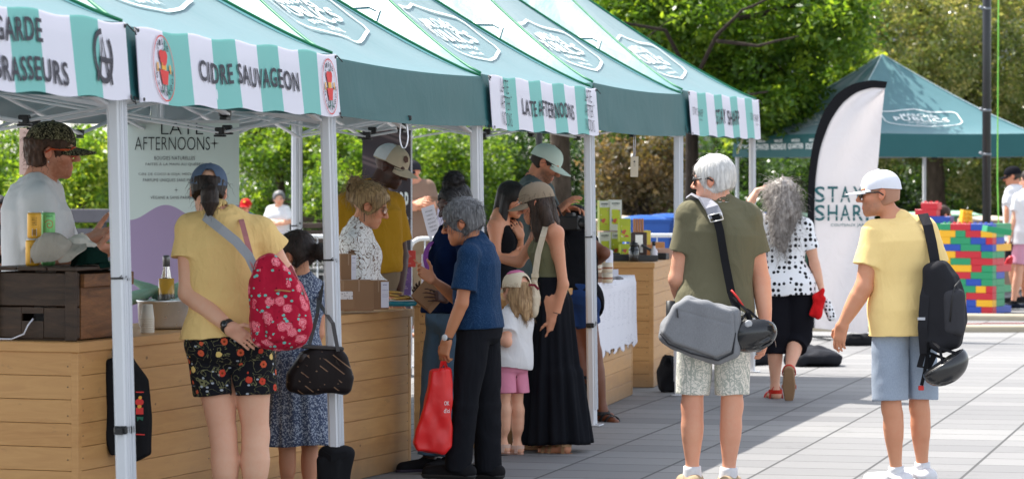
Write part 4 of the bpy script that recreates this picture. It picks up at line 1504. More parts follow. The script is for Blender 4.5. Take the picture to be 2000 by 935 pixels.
b1, pl = banner(1, 'striped banner with round red apple emblems at both ends')
sg = Sign(pl)
sg.text('CIDRE SAUVAGEON', .02, -.218, 1.46, .10, .018, 1.16)
RED_INK, GOLD_INK, GREEN_INK = plain('red_ink', srgb(214, 52, 48), .7), plain('amber_ink', srgb(226, 164, 60), .7), plain('green_ink', srgb(30, 96, 76), .7)
sr, sy_, sgn = Sign(pl), Sign(pl), Sign(pl)
for q in (-1.17, 1.30):
 cy = -.172
 sr.stroke([(q + .118 * math.cos(a), cy + .148 * math.sin(a)) for a in np.linspace(0, 2 * PI, 40)], .006)
 for i, ch in enumerate('CIDRE'):
  a = R(128 - i * 19); sg.text(ch, q + .094 * math.cos(a), cy + .118 * math.sin(a) - .012, .018, .026, .03)
 for i, ch in enumerate('SAUVAGEON'):
  a = R(200 + i * 19); sg.text(ch, q + .094 * math.cos(a), cy + .118 * math.sin(a) - .012, .018, .026, .03)
 sr.disc(q, cy + .045, .042, .034); sr.poly([(q - .05, cy - .01), (q + .05, cy - .01), (q + .028, cy - .075), (q - .028, cy - .075)])
 sr.disc(q - .022, cy + .06, .026, .022); sr.disc(q + .022, cy + .06, .026, .022)
 sy_.poly([(q - .026, cy - .008), (q + .026, cy - .008), (q + .026, cy + .022), (q - .026, cy + .022)])
 for s_ in (-1, 1):
  sy_.poly([(q + s_ * .07 - .009, cy - .02), (q + s_ * .07 + .009, cy - .02), (q + s_ * .07 + .009, cy + .02), (q + s_ * .07 - .009, cy + .02)][::1])
  sgn.stroke([(q + s_ * .016, cy - .072), (q + s_ * .02, cy - .105), (q + s_ * .04, cy - .112)], .012)
  sg.stroke([(q + s_ * .05, cy - .012), (q + s_ * .068, cy - .012)], .010)
 sgn.poly([(q - .004, cy + .075), (q + .02, cy + .098), (q + .03, cy + .086)])
sg.build('lettering', INK, b1); sr.build('emblem_red', RED_INK, b1); sy_.build('emblem_amber', GOLD_INK, b1); sgn.build('emblem_green', GREEN_INK, b1)

b3, pl = banner(3, 'striped banner with three-row thin lettering and small stars at both ends')
sg = Sign(pl)
sg.text('LATE AFTERNOONS', .0, -.235, 1.42, .105, .016, 1.16)
for q in (-1.13, 1.17):
 for ln, yy, w_ in (('LATE', -.10, .20), ('AFTER', -.205, .24), ('NOONS', -.308, .25)):
  sg.text(ln, q, yy, w_, .085, -.012, 1.0)
 star4(sg, q + .15, -.12, .028)
sg.build('lettering', INK, b3)
b5, pl = banner(5, 'striped banner on the last and farthest tent of the row')
sg = Sign(pl)
sg.text('STAY SHARP', .0, -.235, .98, .12, .016, 1.16)
for q in (-1.18, 1.18):
 sg.text('STAY SHARP', q, -.185, .40, .06, -.004, 1.15); sg.text('COUTEAUX', q + .1, -.215, .14, .014, .0, 1.1)
sg.build('lettering', INK, b5)

# the tent across the square, turned a corner towards us
ft_h = 2.225
ft = make_tent(V(*(P(1723, 0, 45.3)[:2])), R(22), ft_h, 'sea-green market tent across the square with pale roof piping', None, apex=1.10, piping=M_PIPING_L, logos='fn', vh=.31, logo_k=.8)
sg = Sign(lambda x, y: V(-TW / 2 - .045, -x, ft_h + y))
for i, (a, b_) in enumerate((('MARCHÉ', 'JEAN-TALON'), ('MARCHÉ', 'ATWATER'), ('MARCHÉ', 'MAISONNEUVE'), ('MARCHÉS DE', 'QUARTIER'), ('MARCHÉS', 'SOLIDAIRES'))):
 x = -1.1 + i * .52
 sg.text(a, x, -.12, .24, .05, .02); sg.text(b_, x, -.22, .46, .08, .02)
sg.build('lettering', WHITE_INK, ft)
sg = Sign(lambda x, y: V(x, -TW / 2 - .045, ft_h + y))

# ------------------------------------------------------------------ plank counters
def counter(u, v0, d, ang, length, depth, ht, label, pitch=.108):
 """front near corner stands at depth d on pixel column u; ang = heading of its long front"""
 o = P(u, HV, d); o[2] = 0
 rz = PI / 2 - R(ang)
 t = empty('plank_counter', o, rz); tag(t, label, 'counter', 'plank counters of the stalls')
 th, top = .018, .045
 zt = ht - top
 b = MB(); n = int(round(zt / pitch)); ph = zt / n
 rng = np.random.RandomState(int(u) + 5)
 for i in range(n):
  z0, z1 = i * ph + .0008, (i + 1) * ph - .0012
  for (cx_, cy_, hx, hy, rot) in ((length / 2, th / 2, length / 2 - .03, th / 2, 0), (th / 2, depth / 2, th / 2, depth / 2 - .03, 1), (length - th / 2, depth / 2, th / 2, depth / 2 - .03, 1)):
   b.col = (rng.rand(), rng.rand(), 0)
   b.box((cx_, cy_, (z0 + z1) / 2 + .002), (hx, hy, (z1 - z0) / 2), None, .0015)
 for x in (.015, length - .015):
  for y in (.015, depth - .015):
   b.col = (rng.rand(), .5, 0)
   b.box((x, y, zt / 2 + .002), (.018, .018, zt / 2 - .002), None, .004)
 b.cur = 1
 for i in range(n):
  for x in (.05, length * .34, length * .67, length - .05): b.lathe([(.0032, -.0006), (.0032, .0009), (0, .0009)], 8, Rx(PI / 2), (x, -.0003, (i + .5 + .06 * rng.randn()) * ph))
  for y in (.05, depth - .05): b.lathe([(.0032, -.0006), (.0032, .0009), (0, .0009)], 8, Ry(-PI / 2), (-.0003, y, (i + .5 + .06 * rng.randn()) * ph))
 b.build('plank_side', [PLANK, plain('dull_screw_head', (.10, .08, .06, 1), .5, .6)], t, cols=True)
 c = MB(); c.box((length / 2, depth / 2, zt / 2), (length / 2 - .024, depth / 2 - .024, zt / 2 - .01)); c.build('core', plain('dark_inside', (.02, .014, .01, 1), .9), t)
 s_ = MB(); s_.col = (.3, .8, 0)
 s_.box((length / 2, depth / 2, zt + top / 2), (length / 2 + .012, depth / 2 + .012, top / 2), None, .004)
 s_.build('counter_top', PLANK, t, cols=True)
 return t, o, rz, ht
def on_counter(cn, x, y, z=0):
 t, o, rz, ht = cn
 return o + Rz(rz) @ V(x, y, 0) + V(0, 0, ht + z)
CN1 = counter(152, 0, 14.6, 19.8, 4.03, .62, .894, 'long plank counter in front of the camo cap man, crate and boxes on it')
CN2 = counter(1000, 0, 19.7, 10.5, 4.95, .60, .894, 'plank counter behind the customers, white lace cloth on its far end')
CN3 = counter(1276, 0, 25.4, 9.0, 2.6, .6, .97, 'far plank counter covered with knives and dark boxes')
# ------------------------------------------------------------------ trees and shrubs
LEAF_A = leaf_mat('fresh_green_leaf', [(.026, .068, .010, 1), (.085, .175, .022, 1), (.25, .35, .042, 1)], .55)
LEAF_Y = leaf_mat('lime_leaf', [(.05, .12, .016, 1), (.13, .24, .028, 1), (.38, .44, .06, 1)], .5)
LEAF_D = leaf_mat('dark_green_leaf', [(.012, .036, .009, 1), (.030, .076, .016, 1), (.10, .18, .04, 1)], .4, .27)
LEAF_B = leaf_mat('bronze_green_leaf', [(.045, .08, .025, 1), (.15, .20, .07, 1), (.46, .42, .27, 1)], .5, .25)
LEAF_R = leaf_mat('russet_leaf', [(.04, .055, .018, 1), (.13, .10, .055, 1), (.30, .21, .14, 1)], .35, .26)
BARK = bark_mat('grey_brown_bark', (.030, .022, .016, 1), (.12, .09, .068, 1))
BARK_D = bark_mat('dark_bark', (.014, .011, .009, 1), (.055, .042, .032, 1))

def leaves(clumps, size, per, rng, spread=.42, ratio=.5, flat=.75):
 """clumps: (n, 4) centre and radius -> verts, quads, colour"""
 n = len(clumps) * per
 c = np.repeat(clumps, per, 0)
 p = rng.randn(n, 3); p /= np.linalg.norm(p, axis=1)[:, None]
 p = c[:, :3] + p * (rng.rand(n) ** .5)[:, None] * c[:, 3:4] * V(1, 1, flat)
 nn = rng.randn(n, 3) * .75 + V(0, 0, .8); nn /= np.linalg.norm(nn, axis=1)[:, None]
 a = rng.randn(n, 3); a -= nn * (a * nn).sum(1)[:, None]; a /= np.linalg.norm(a, axis=1)[:, None]
 b = np.cross(nn, a)
 L = size * (.55 + .9 * rng.rand(n))[:, None]
 v = np.stack([p - a * L * .5, p + b * L * ratio * .5 + nn * L * .06, p + a * L * .5 - nn * L * .08, p - b * L * ratio * .5 + nn * L * .06], 1).reshape(-1, 3)
 f = np.arange(n * 4).reshape(-1, 4)
 tone = np.repeat(rng.rand(len(clumps)), per) * .55 + rng.rand(n) * .45
 col = np.repeat(np.stack([tone, tone, tone], 1), 4, 0)
 return v, f, col

def crown_clumps(boxes, rng):
 """boxes: (u0, v0, u1, v1, depth, thickness, count, clump radius) -> clump list"""
 out = []
 for u0, v0, u1, v1, d, th, n, r in boxes:
  c0, c1 = P(u0, v1, d), P(u1, v0, d)
  c = (c0 + c1) / 2; h = V((c1[0] - c0[0]) / 2, th / 2, (c1[2] - c0[2]) / 2)
  q = rng.randn(n, 3); q /= np.linalg.norm(q, axis=1)[:, None]
  q = q * (rng.rand(n) ** .42)[:, None]
  q = np.sign(q) * np.abs(q) ** .85
  q = c + q * h * 1.02
  out.append(np.concatenate([q, (r * (.6 + .8 * rng.rand(n)))[:, None]], 1))
 return np.concatenate(out)

def plant(name, label, cat, boxes, mat, size, per, trunks, bark, seed, group=None, ratio=.5):
 rng = np.random.RandomState(seed)
 cl = crown_clumps(boxes, rng)
 cl = cl[cl[:, 2] > .15]
 base = P(trunks[0][0][0], HV, trunks[0][0][2]); base[2] = 0
 t = empty(name, base); tag(t, label, cat, group)
 v, f, col = leaves(cl, size, per, rng, ratio=ratio)
 o = link_mesh('crown' if cat == 'tree' else 'foliage', v - base, f, mat, t, smooth=False, cols=col)
 mb = MB()
 for pts, r0, r1 in [(q[:-2], q[-2], q[-1]) for q in trunks]:
  w_ = [P(*p) - base for p in pts]
  n = 5 * (len(w_) - 1) + 1
  ts = np.linspace(0, len(w_) - 1, n)
  xyz = np.stack([np.interp(ts, range(len(w_)), [q[i] for q in w_]) for i in range(3)], 1)
  xyz += rng.randn(n, 3) * r0 * .12 * np.linspace(0, 1, n)[:, None]
  mb.tube(xyz, list(np.linspace(r0, r1, n)), 9)
 # twigs out to the leaf clumps
 ends = [P(*q[-3]) for q in trunks]
 sel = cl[rng.choice(len(cl), min(len(cl), 60), replace=False)]
 for c in sel:
  e = min(ends, key=lambda q: np.linalg.norm(q - c[:3]))
  m = (e + c[:3]) / 2 + rng.randn(3) * .1
  mb.tube([e - base, m - base, c[:3] - base], [max(.012, r0 * .16), .012, .005], 5)
 mb.build('trunk' if cat == 'tree' else 'stem', bark, t)
 return t
def gz(d): return HV + HC * FPX / d      # ground row at depth d

T = 'trees and shrubs beyond the square'
plant('shrub', 'sunlit lime-green shrub behind the camo cap man', 'shrub', [(20, 300, 250, 510, 46, 2.4, 190, .26), (120, 250, 240, 340, 46, 1.6, 40, .22)], LEAF_Y, .085, 60,
   [((130, gz(46), 46), (135, 440, 46), .04, .02)], BARK, 1, T)
plant('shrub', 'mid-green leafy shrub at the left edge behind the seated figure', 'shrub', [(-60, 250, 120, 520, 49, 2.6, 220, .28), (60, 380, 300, 530, 50, 2, 130, .25)], LEAF_A, .085, 55,
   [((30, gz(49), 49), (35, 440, 49), .05, .02)], BARK, 2, T)
plant('small_tree', 'slender multi-stemmed tree behind the seated grey-haired woman', 'tree', [(420, 235, 720, 345, 54, 3, 170, .30), (440, 150, 740, 300, 55, 3, 120, .32), (610, 280, 730, 360, 53, 2, 40, .26)], LEAF_A, .09, 60,
   [((575, gz(54), 54), (572, 470, 54), (556, 400, 54), (535, 320, 54), (505, 255, 54), .075, .03), ((575, 470, 54), (592, 420, 54), (612, 350, 54.2), (622, 260, 54.4), .06, .025), ((556, 400, 54), (548, 330, 54.3), (566, 260, 54.6), .04, .02), ((612, 350, 54.2), (640, 300, 54), (665, 240, 54), .03, .015)], BARK, 3, T)
plant('shrub', 'dark rounded shrub left of the red-capped child', 'shrub', [(440, 330, 600, 520, 58, 2.6, 150, .3), (560, 360, 720, 520, 57, 2.4, 150, .3)], LEAF_D, .085, 60, [((520, gz(58), 58), (520, 450, 58), .05, .02)], BARK_D, 4, T)
plant('shrub', 'yellow-flecked bush right of the pull-up candle banner', 'shrub', [(590, 330, 730, 440, 52, 1.8, 60, .24), (700, 260, 790, 420, 60, 2, 80, .28), (470, 360, 545, 430, 53, 1.2, 30, .2)], LEAF_A, .08, 50, [((660, gz(52), 52), (660, 430, 52), .04, .02)], BARK, 5, T)
plant('hedge_shrub', 'broad glossy shrub behind the brown tee man', 'shrub', [(780, 250, 1000, 470, 60, 3, 330, .28), (800, 230, 940, 330, 61, 2, 90, .28)], LEAF_A, .08, 60, [((880, gz(60), 60), (880, 440, 60), .06, .02)], BARK_D, 6, T)
plant('hedge_shrub', 'dark glossy shrub behind the mint cap man', 'shrub', [(930, 240, 1180, 470, 62, 3, 330, .28)], LEAF_D, .085, 60, [((1050, gz(62), 62), (1050, 440, 62), .06, .02)], BARK_D, 7, T)
plant('shade_tree', 'stout tree whose trunk rises behind the mint cap man', 'tree', [(940, -420, 1330, 60, 51, 5, 160, .42), (1130, -60, 1480, 190, 49, 3, 260, .30), (1120, 120, 1330, 260, 50, 2.4, 90, .28)], LEAF_A, .10, 70,
   [((1096, gz(51), 51), (1095, 420, 51), (1093, 250, 51), (1088, 60, 51), (1080, -150, 51), .185, .12), ((1090, 120, 51), (1180, 60, 50.5), (1300, -10, 50), .09, .04), ((1085, 20, 51), (1000, -80, 51.5), .08, .04)], BARK, 8, T)
plant('russet_shrub', 'russet-leaved bush behind the dangling price tag', 'shrub', [(1150, 250, 1340, 400, 54, 2.6, 260, .25), (1180, 330, 1330, 440, 55, 2, 100, .25)], LEAF_R, .08, 60, [((1250, gz(54), 54), (1250, 420, 54), .05, .02)], BARK_D, 9, T)
plant('shrub', 'low dark shrub under the russet bush', 'shrub', [(1120, 350, 1480, 500, 57, 2.4, 220, .28), (1370, 250, 1500, 430, 60, 2, 120, .28)], LEAF_D, .085, 55, [((1300, gz(57), 57), (1300, 440, 57), .05, .02)], BARK_D, 10, T)
plant('shade_tree', 'leafy shade tree with dark spreading branches above the last tent', 'tree', [(1180, -160, 1620, 130, 45.5, 4, 210, .32), (1330, 60, 1600, 250, 45.5, 3, 200, .27), (1150, -40, 1420, 130, 45, 2, 90, .26), (1420, 150, 1580, 270, 45, 2.4, 110, .26), (1500, -60, 1700, 120, 45, 3, 130, .30)], LEAF_A, .095, 70,
   [((1349, gz(46), 46), (1350, 400, 46), (1352, 260, 46), (1340, 100, 45.5), (1330, -120, 45), .105, .08), ((1345, 170, 45.8), (1250, 70, 45), (1160, 30, 44.6), .06, .025), ((1340, 100, 45.5), (1430, 40, 44.6), (1560, 10, 44.4), .06, .025), ((1348, 200, 45.8), (1430, 130, 45), (1500, 110, 44.8), .045, .02), ((1338, 60, 45.4), (1290, 10, 45), (1240, -60, 45), .05, .02), ((1342, 140, 44.6), (1300, 60, 43.4), (1220, 45, 43), (1150, 60, 42.8), .032, .010), ((1345, 180, 44.8), (1400, 70, 43.2), (1450, 20, 43), (1540, -20, 42.8), .034, .012), ((1345, 220, 45), (1290, 150, 43.6), (1210, 130, 43.2), .026, .009), ((1400, 80, 43.2), (1480, 90, 43), (1560, 70, 42.8), .03, .012), ((1348, 230, 45), (1420, 190, 43.6), (1500, 180, 43.2), .03, .012)], BARK_D, 11, T)
plant('lime_tree', 'bright yellow-green young tree beside the tall feather flag', 'tree', [(1570, 70, 1720, 180, 52, 2, 60, .24), (1490, 150, 1640, 235, 52, 2, 60, .24), (1420, 220, 1520, 290, 52.5, 1.6, 34, .22), (1610, 20, 1660, 90, 52, 1, 12, .2)], LEAF_Y, .10, 55,
   [((1590, gz(52.5), 52.5), (1590, 400, 52.5), (1600, 250, 52.4), (1640, 140, 52.2), .05, .02), ((1598, 270, 52.4), (1540, 210, 52.2), .03, .015), ((1596, 300, 52.4), (1480, 260, 52.4), .025, .012)], BARK, 12, T)
plant('bronze_tree', 'big bronze-green tree behind the black lamp post', 'tree', [(1600, -120, 1960, 220, 60, 5, 560, .32), (1880, -100, 2100, 300, 61, 5, 380, .32), (1560, 120, 1900, 330, 62, 4, 380, .32), (1850, 200, 2080, 400, 61, 3, 200, .3)], LEAF_B, .085, 62,
   [((1832, gz(61), 61), (1830, 420, 61), (1826, 300, 61), (1800, 120, 61), (1780, -80, 61), .22, .1), ((1826, 300, 61), (1900, 180, 61), (1960, 40, 61), .1, .05), ((1815, 220, 61), (1720, 120, 61), (1680, 20, 61), .09, .04)], BARK, 13, T)
plant('hedge_shrub', 'dark hedge bush behind the toy brick wall', 'shrub', [(1480, 270, 1760, 480, 64, 3, 330, .3), (1740, 280, 2060, 480, 64.5, 3, 330, .3)], LEAF_D, .085, 60, [((1700, gz(64), 64), (1700, 440, 64), .06, .02)], BARK_D, 14, T)
# the wood behind it all
rng = np.random.RandomState(40)
cl = np.stack([rng.uniform(-17, 17, 1700), rng.uniform(76, 86, 1700), rng.uniform(.2, 9.5, 1700), rng.uniform(.4, .75, 1700)], 1)
v, f, col = leaves(cl, .17, 46, rng)
tag(link_mesh('far_wood', v, f, LEAF_D, None, smooth=False, cols=col), kind='stuff', label='dense dark green wood closing the view behind the shrubs')
# ------------------------------------------------------------------ patterned cloth
def pat_dots(bg, fg, scale=26., r=.33):
 def fn(t):
  v = t.coord()
  d = t.vor(t.coord(scale=(1, 1, 1)), scale, rand=.38)
  m = t.math('LESS_THAN', d, r)
  return t.mix(m, bg, fg)
 return fn
def pat_floral_black(t):
 v = t.coord(); c = (.010, .010, .014, 1)
 wv = t.coord(scale=(1, 1, 1))
 stem = t.math('LESS_THAN', t.math('ABSOLUTE', t.math('SUBTRACT', t.noise(v, 16, 2, .4, 1.5), .5)), .012)
 c = t.mix(stem, c, srgb(120, 118, 84))
 lf = t.math('LESS_THAN', t.vor(t.coord(scale=(26, 26, 40)), 1.0), .20)
 sel = t.math('GREATER_THAN', t.noise(v, 14, 2), .52)
 c = t.mix(t.math('MULTIPLY', lf, sel), c, srgb(170, 176, 186))
 d1 = t.vor(t.coord(scale=(17, 17, 17), loc=(.3, .1, .5)), 1.0)
 cl = t.vor(t.coord(scale=(17, 17, 17), loc=(.3, .1, .5)), 1.0, out='Color')
 hue = t.sep(cl)
 fl = t.ramp(hue[0], [(0, srgb(206, 92, 62)), (.35, srgb(222, 176, 80)), (.6, srgb(226, 196, 120)), (.8, srgb(200, 70, 52)), (1, srgb(232, 150, 110))], 'CONSTANT')
 m = t.math('LESS_THAN', t.math('ADD', d1, t.math('MULTIPLY', t.noise(v, 110, 2), .16)), .36)
 c = t.mix(m, c, fl)
 ctr = t.math('LESS_THAN', d1, .10)
 return t.mix(ctr, c, srgb(120, 60, 30))
def pat_floral_red(t):
 v = t.coord(); c = t.mix(t.noise(v, 20, 2), srgb(150, 18, 44), srgb(186, 28, 58))
 lv = t.math('LESS_THAN', t.vor(t.coord(scale=(30, 30, 38)), 1.0), .25)
 c = t.mix(t.math('MULTIPLY', lv, t.math('GREATER_THAN', t.noise(v, 15, 2), .42)), c, srgb(110, 182, 172))
 pt = t.coord(scale=(19, 19, 19), loc=(.2, .7, .1))
 d = t.math('ADD', t.vor(pt, 1.0), t.math('MULTIPLY', t.math('SUBTRACT', t.noise(v, 70, 3), .5), .35))
 ring = t.math('FRACT', t.math('MULTIPLY', d, 8.0))
 rose = t.mix(t.math('GREATER_THAN', ring, .55), srgb(236, 140, 150), srgb(205, 60, 84))
 c = t.mix(t.math('LESS_THAN', d, .40), c, rose)
 dk = t.math('LESS_THAN', t.vor(t.coord(scale=(40, 40, 40), loc=(4, 1, 2)), 1.0), .13)
 return t.mix(dk, c, srgb(92, 8, 30))
def pat_ditsy(t):
 v = t.coord()
 n = t.noise(v, 130, 2, .5, .8); d = t.vor(t.coord(), 95.)
 m = t.math('GREATER_THAN', t.math('ADD', n, t.math('MULTIPLY', d, -.28)), .40)
 return t.mix(m, srgb(70, 80, 104), srgb(160, 168, 182))
def pat_squiggle(t):
 v = t.coord()
 n = t.noise(v, 13, 1.0, .3, 1.6)
 m = t.math('LESS_THAN', t.math('ABSOLUTE', t.math('SUBTRACT', n, .5)), .020)
 n2 = t.noise(t.coord(loc=(3, 2, 1)), 17, 1.0, .3, 2.2)
 m2 = t.math('LESS_THAN', t.math('ABSOLUTE', t.math('SUBTRACT', n2, .47)), .016)
 return t.mix(t.math('MAXIMUM', m, m2), srgb(236, 234, 232), srgb(112, 82, 62))
def pat_palms(t):
 v = t.coord()
 n = t.noise(t.coord(scale=(1, 1, 1)), 20, 3, .6, 2.4)
 m = t.math('LESS_THAN', t.math('ABSOLUTE', t.math('SUBTRACT', n, .5)), .042)
 st = t.math('LESS_THAN', t.math('ABSOLUTE', t.math('SUBTRACT', t.noise(t.coord(scale=(24, 24, 4)), 1.0, 1, .3, .4), .5)), .022)
 return t.mix(t.math('MAXIMUM', m, st), srgb(228, 224, 214), srgb(172, 177, 168))
def pat_pin(bg, fg, scale=150., rand=.5):
 def fn(t):
  m = t.math('LESS_THAN', t.vor(t.coord(), scale, rand=rand), .2)
  return t.mix(m, bg, fg)
 return fn
def pat_heather(a, b, scale=260.):
 def fn(t):
  v = t.coord(scale=(1, 1, .35))
  c = t.mix(t.noise(v, scale, 3, .8), a, b)
  return t.mix(t.math('MULTIPLY', t.noise(t.coord(), 9, 4), .3), c, dim(a, .8))
 return fn
def pat_camo(t):
 v = t.coord()
 n = t.noise(v, 26, 3, .6, 1.2)
 c = t.ramp(n, [(0, srgb(30, 28, 22)), (.45, srgb(52, 48, 36)), (.55, srgb(84, 78, 54)), (.66, srgb(38, 42, 28))], 'CONSTANT')
 br = t.math('LESS_THAN', t.math('ABSOLUTE', t.math('SUBTRACT', t.noise(t.coord(loc=(2, 1, 4)), 42, 2, .5, 1.4), .5)), .018)
 return t.mix(br, c, srgb(168, 158, 122))
def pat_mono(t):
 v = t.coord(rot=(0, .9, 0))
 w_ = t.math('LESS_THAN', t.math('ABSOLUTE', t.math('SUBTRACT', t.math('FRACT', t.math('MULTIPLY', t.sep(v)[0], 26.0)), .5)), .06)
 g = t.math('GREATER_THAN', t.noise(t.coord(), 13, 1), .52)
 s2 = t.math('LESS_THAN', t.vor(t.coord(scale=(30, 30, 44)), 1.0), .14)
 c = t.mix(t.math('MULTIPLY', w_, g), srgb(30, 24, 24), srgb(132, 104, 82))
 return t.mix(t.math('MULTIPLY', s2, t.math('SUBTRACT', 1.0, g)), c, srgb(120, 96, 78))

H_BLACK = hair_mat('black_hair', (.004, .004, .005), (.022, .018, .018))
H_DBROWN = hair_mat('dark_brown_hair', (.010, .006, .005), (.045, .026, .018))
H_BROWN = hair_mat('brown_hair', (.016, .009, .006), (.075, .040, .024))
H_WHITE = hair_mat('white_hair', srgb(186, 184, 180), srgb(250, 248, 244), rough=.5)
H_GREY = hair_mat('grey_hair', srgb(34, 34, 36), srgb(150, 150, 152), 130.)
H_CURL = hair_mat('grey_curly_hair', srgb(112, 102, 94), srgb(216, 208, 202), 60., (1, 1, .3))
H_BLOND = hair_mat('blond_hair', srgb(88, 66, 46), srgb(206, 172, 122), 110.)
H_LBLOND = hair_mat('fair_child_hair', srgb(132, 98, 66), srgb(214, 178, 132), 110.)
H_RED = hair_mat('auburn_hair', (.035, .015, .008), (.13, .058, .028), 60., (1, 1, .4))
LENS_DARK = glass_dark('dark_lens', (.008, .008, .01, 1))
GOLD_RIM = plain('thin_gold_rim', srgb(150, 110, 80), .3, .8)
SOLE_BLACK = plain('black_rubber_sole', (.02, .02, .02, 1), .7)
SOLE_WHITE = plain('white_rubber_sole', srgb(226, 226, 224), .6)

PEOPLE = {}
def arms_legs(hipL, hipR, knL, knR, anL, anR):
 return dict(hipL=hipL, hipR=hipR, knL=knL, knR=knR, anL=anL, anR=anR)

def people_front():
 # ---- grey messenger bag man, seen from behind in the sun
 p = Person(17.2, dict(head=(1392, 352, .03), neck=(1412, 408, 0), shL=(1347, 420, .01), shR=(1462, 424, .01),
  elL=(1323, 545, .02), elR=(1487, 548, .03), wrL=(1342, 612, .20), wrR=(1496, 640, -.03), hdR=(1496, 705, -.03),
  **arms_legs((1362, 612), (1427, 612), (1352, 792, -.01), (1430, 792, -.01), (1352, 922), (1423, 924))),
  skin_tone('pink'), 'M', 0, -72, 4, 0, .225, g=1.08, lg=1.0, ag=1.06, vox=.0065, feet=(-14, 16), belly=.01,
  hands={'R': dict(n=(-1, .1, 0), curl=.55), 'L': dict(n=(.3, 1, 0), curl=.6)}, beard=(srgb(190, 180, 172)[:3], .28))
 p.brow = V(.35, .33, .30)
 p.body('person', 'white-haired man in an olive tee with a grey shoulder bag, seen from behind')
 p.top(fabric('olive_jersey', srgb(108, 104, 82), .88, .06, .5, 10.), hem=-.01, ease=.014, straight=.75, sleeve=.58, sl_ease=.026, amp=.012, seed=1.)
 p.bottoms(pattern_fabric('pale_palm_print_cotton', pat_palms), ease=.02, leg=.88, hem_r=.092, thigh_ease=.03, amp=.005)
 p.hair(H_WHITE, .020, -.085, top=.026, amp=.0035, freq=60.,zs=.1, face_c=(0, .122, -.055), side=-.02)
 p.strands(H_WHITE, 900, .032, .0010, .10, .001, seed=2, jit=.15)
 p.glasses(BLACK_PLASTIC, LENS_DARK, .030, .017, thick=.008)
 for a in 'LR':
  p.shoe(a, fabric('tan_canvas', srgb(176, 156, 128)), SOLE_WHITE, high=.06, cuff=fabric('white_sock', srgb(224, 224, 228)))
 mb = MB(); c = p.nb + V(0, 0, .026)
 ring = []
 for i in range(40):
  t = 2 * PI * i / 39; q = (p.hp(0, -.022, -.045) - p.nb)
  ring.append(c + V(.067 * math.cos(t), .068 * math.sin(t) + .004, .004 + .016 * (1 - math.sin(t)) * .5 - .010) * V(1, 1, 1))
 mb.tube(ring, .0026, 5)
 p.mpart(mb, 'chain_necklace', plain('silver_chain', (.62, .60, .57, 1), .3, .4))
 PEOPLE['olive'] = p

 # ---- yellow tee man
 p = Person(17.1, dict(head=(1717, 379, 0), neck=(1757, 436, 0), shL=(1709, 455, -.05), shR=(1803, 446, .06),
  elL=(1687, 560, -.08), elR=(1836, 560, .06), wrL=(1645, 634, -.05), wrR=(1822, 610, .22), hdL=(1634, 690, -.03),
  **arms_legs((1738, 614, -.03), (1795, 611, .03), (1741, 795, -.06), (1795, 792, .02), (1751, 922, -.03), (1802, 914, .05))),
  skin_tone('tan'), 'M', -35, -84, 3, 0, .230, g=1.22, lg=1.02, ag=1.06, vox=.0065, feet=(-50, -30), belly=.035,
  hands={'L': dict(n=(.5, .8, 0), curl=.42, spread=.02, thumb=.8), 'R': dict(curl=.7)}, beard=(srgb(122, 104, 92)[:3], .5))
 p.body('person', 'man in a pale yellow tee, white cap and grey shorts with a black backpack')
 p.top(fabric('yellow_jersey', srgb(250, 218, 148), .88, .04, .45, 9.), hem=-.23, ease=.016, straight=.8, sleeve=.62, sl_ease=.030, amp=.012, seed=5.)
 p.bottoms(pattern_fabric('heather_grey_blue', pat_heather(srgb(126, 138, 156), srgb(176, 188, 202))), ease=.02, leg=.93, hem_r=.098, thigh_ease=.032, amp=.008)
 p.hair(plain('shaved_hair', srgb(172, 126, 102), .6), .0015, -.07, top=.001, amp=.0, vox=.006)
 p.cap(fabric('white_twill', srgb(232, 233, 240), .8, .03, .15), tilt=6, brim=.082, size=1.0, droop=.008)
 p.glasses(BLACK_PLASTIC, LENS_DARK, .025, .017, thick=.006)
 for a in 'LR':
  p.shoe(a, fabric('white_knit', srgb(230, 230, 234)), SOLE_WHITE, high=.065, cuff=fabric('white_sock', srgb(224, 224, 228)))
 PEOPLE['yellow'] = p

 # ---- polka dot woman walking away, hand shading her eyes
 p = Person(24.2, dict(head=(1522, 387, 0), neck=(1533, 428, 0), shL=(1500, 440, .02), shR=(1574, 442, -.02),
  elL=(1456, 412, .06), elR=(1591, 515, -.02), wrL=(1478, 373, .13), wrR=(1604, 562, -.02), hdL=(1506, 358, .16), hdR=(1608, 600, -.02),
  **arms_legs((1516, 560), (1560, 560), (1514, 655, .02), (1556, 655, .06), (1514, 759, .0), (1541, 726, -.22))),
  skin_tone('fair'), 'F', -8, -25, -6, 0, .222, g=1.08, lg=1.08, vox=.007, feet=(-15, 5), toe=(0, 72), bust=.9,
  hands={'R': dict(n=(-1, 0, 0), curl=.7), 'L': dict(n=(.1, -.2, -1), curl=.12)})
 p.body('person', 'woman with long curly grey hair and polka dot blouse, shading her eyes')
 p.top(pattern_fabric('polka_dot_cotton', pat_dots(srgb(238, 238, 240), srgb(24, 24, 30), 25., .345)), name='blouse', hem=-.12, ease=.016, straight=.4, sleeve=.62, sl_ease=.03, hip_ease=.03, amp=.006, seed=8.)
 p.bottoms(fabric('black_cotton', (.012, .012, .016, 1), .9, .2), name='capri_trousers', ease=.014, calf=.34, cuff=.094, thigh_ease=.062, amp=.006)
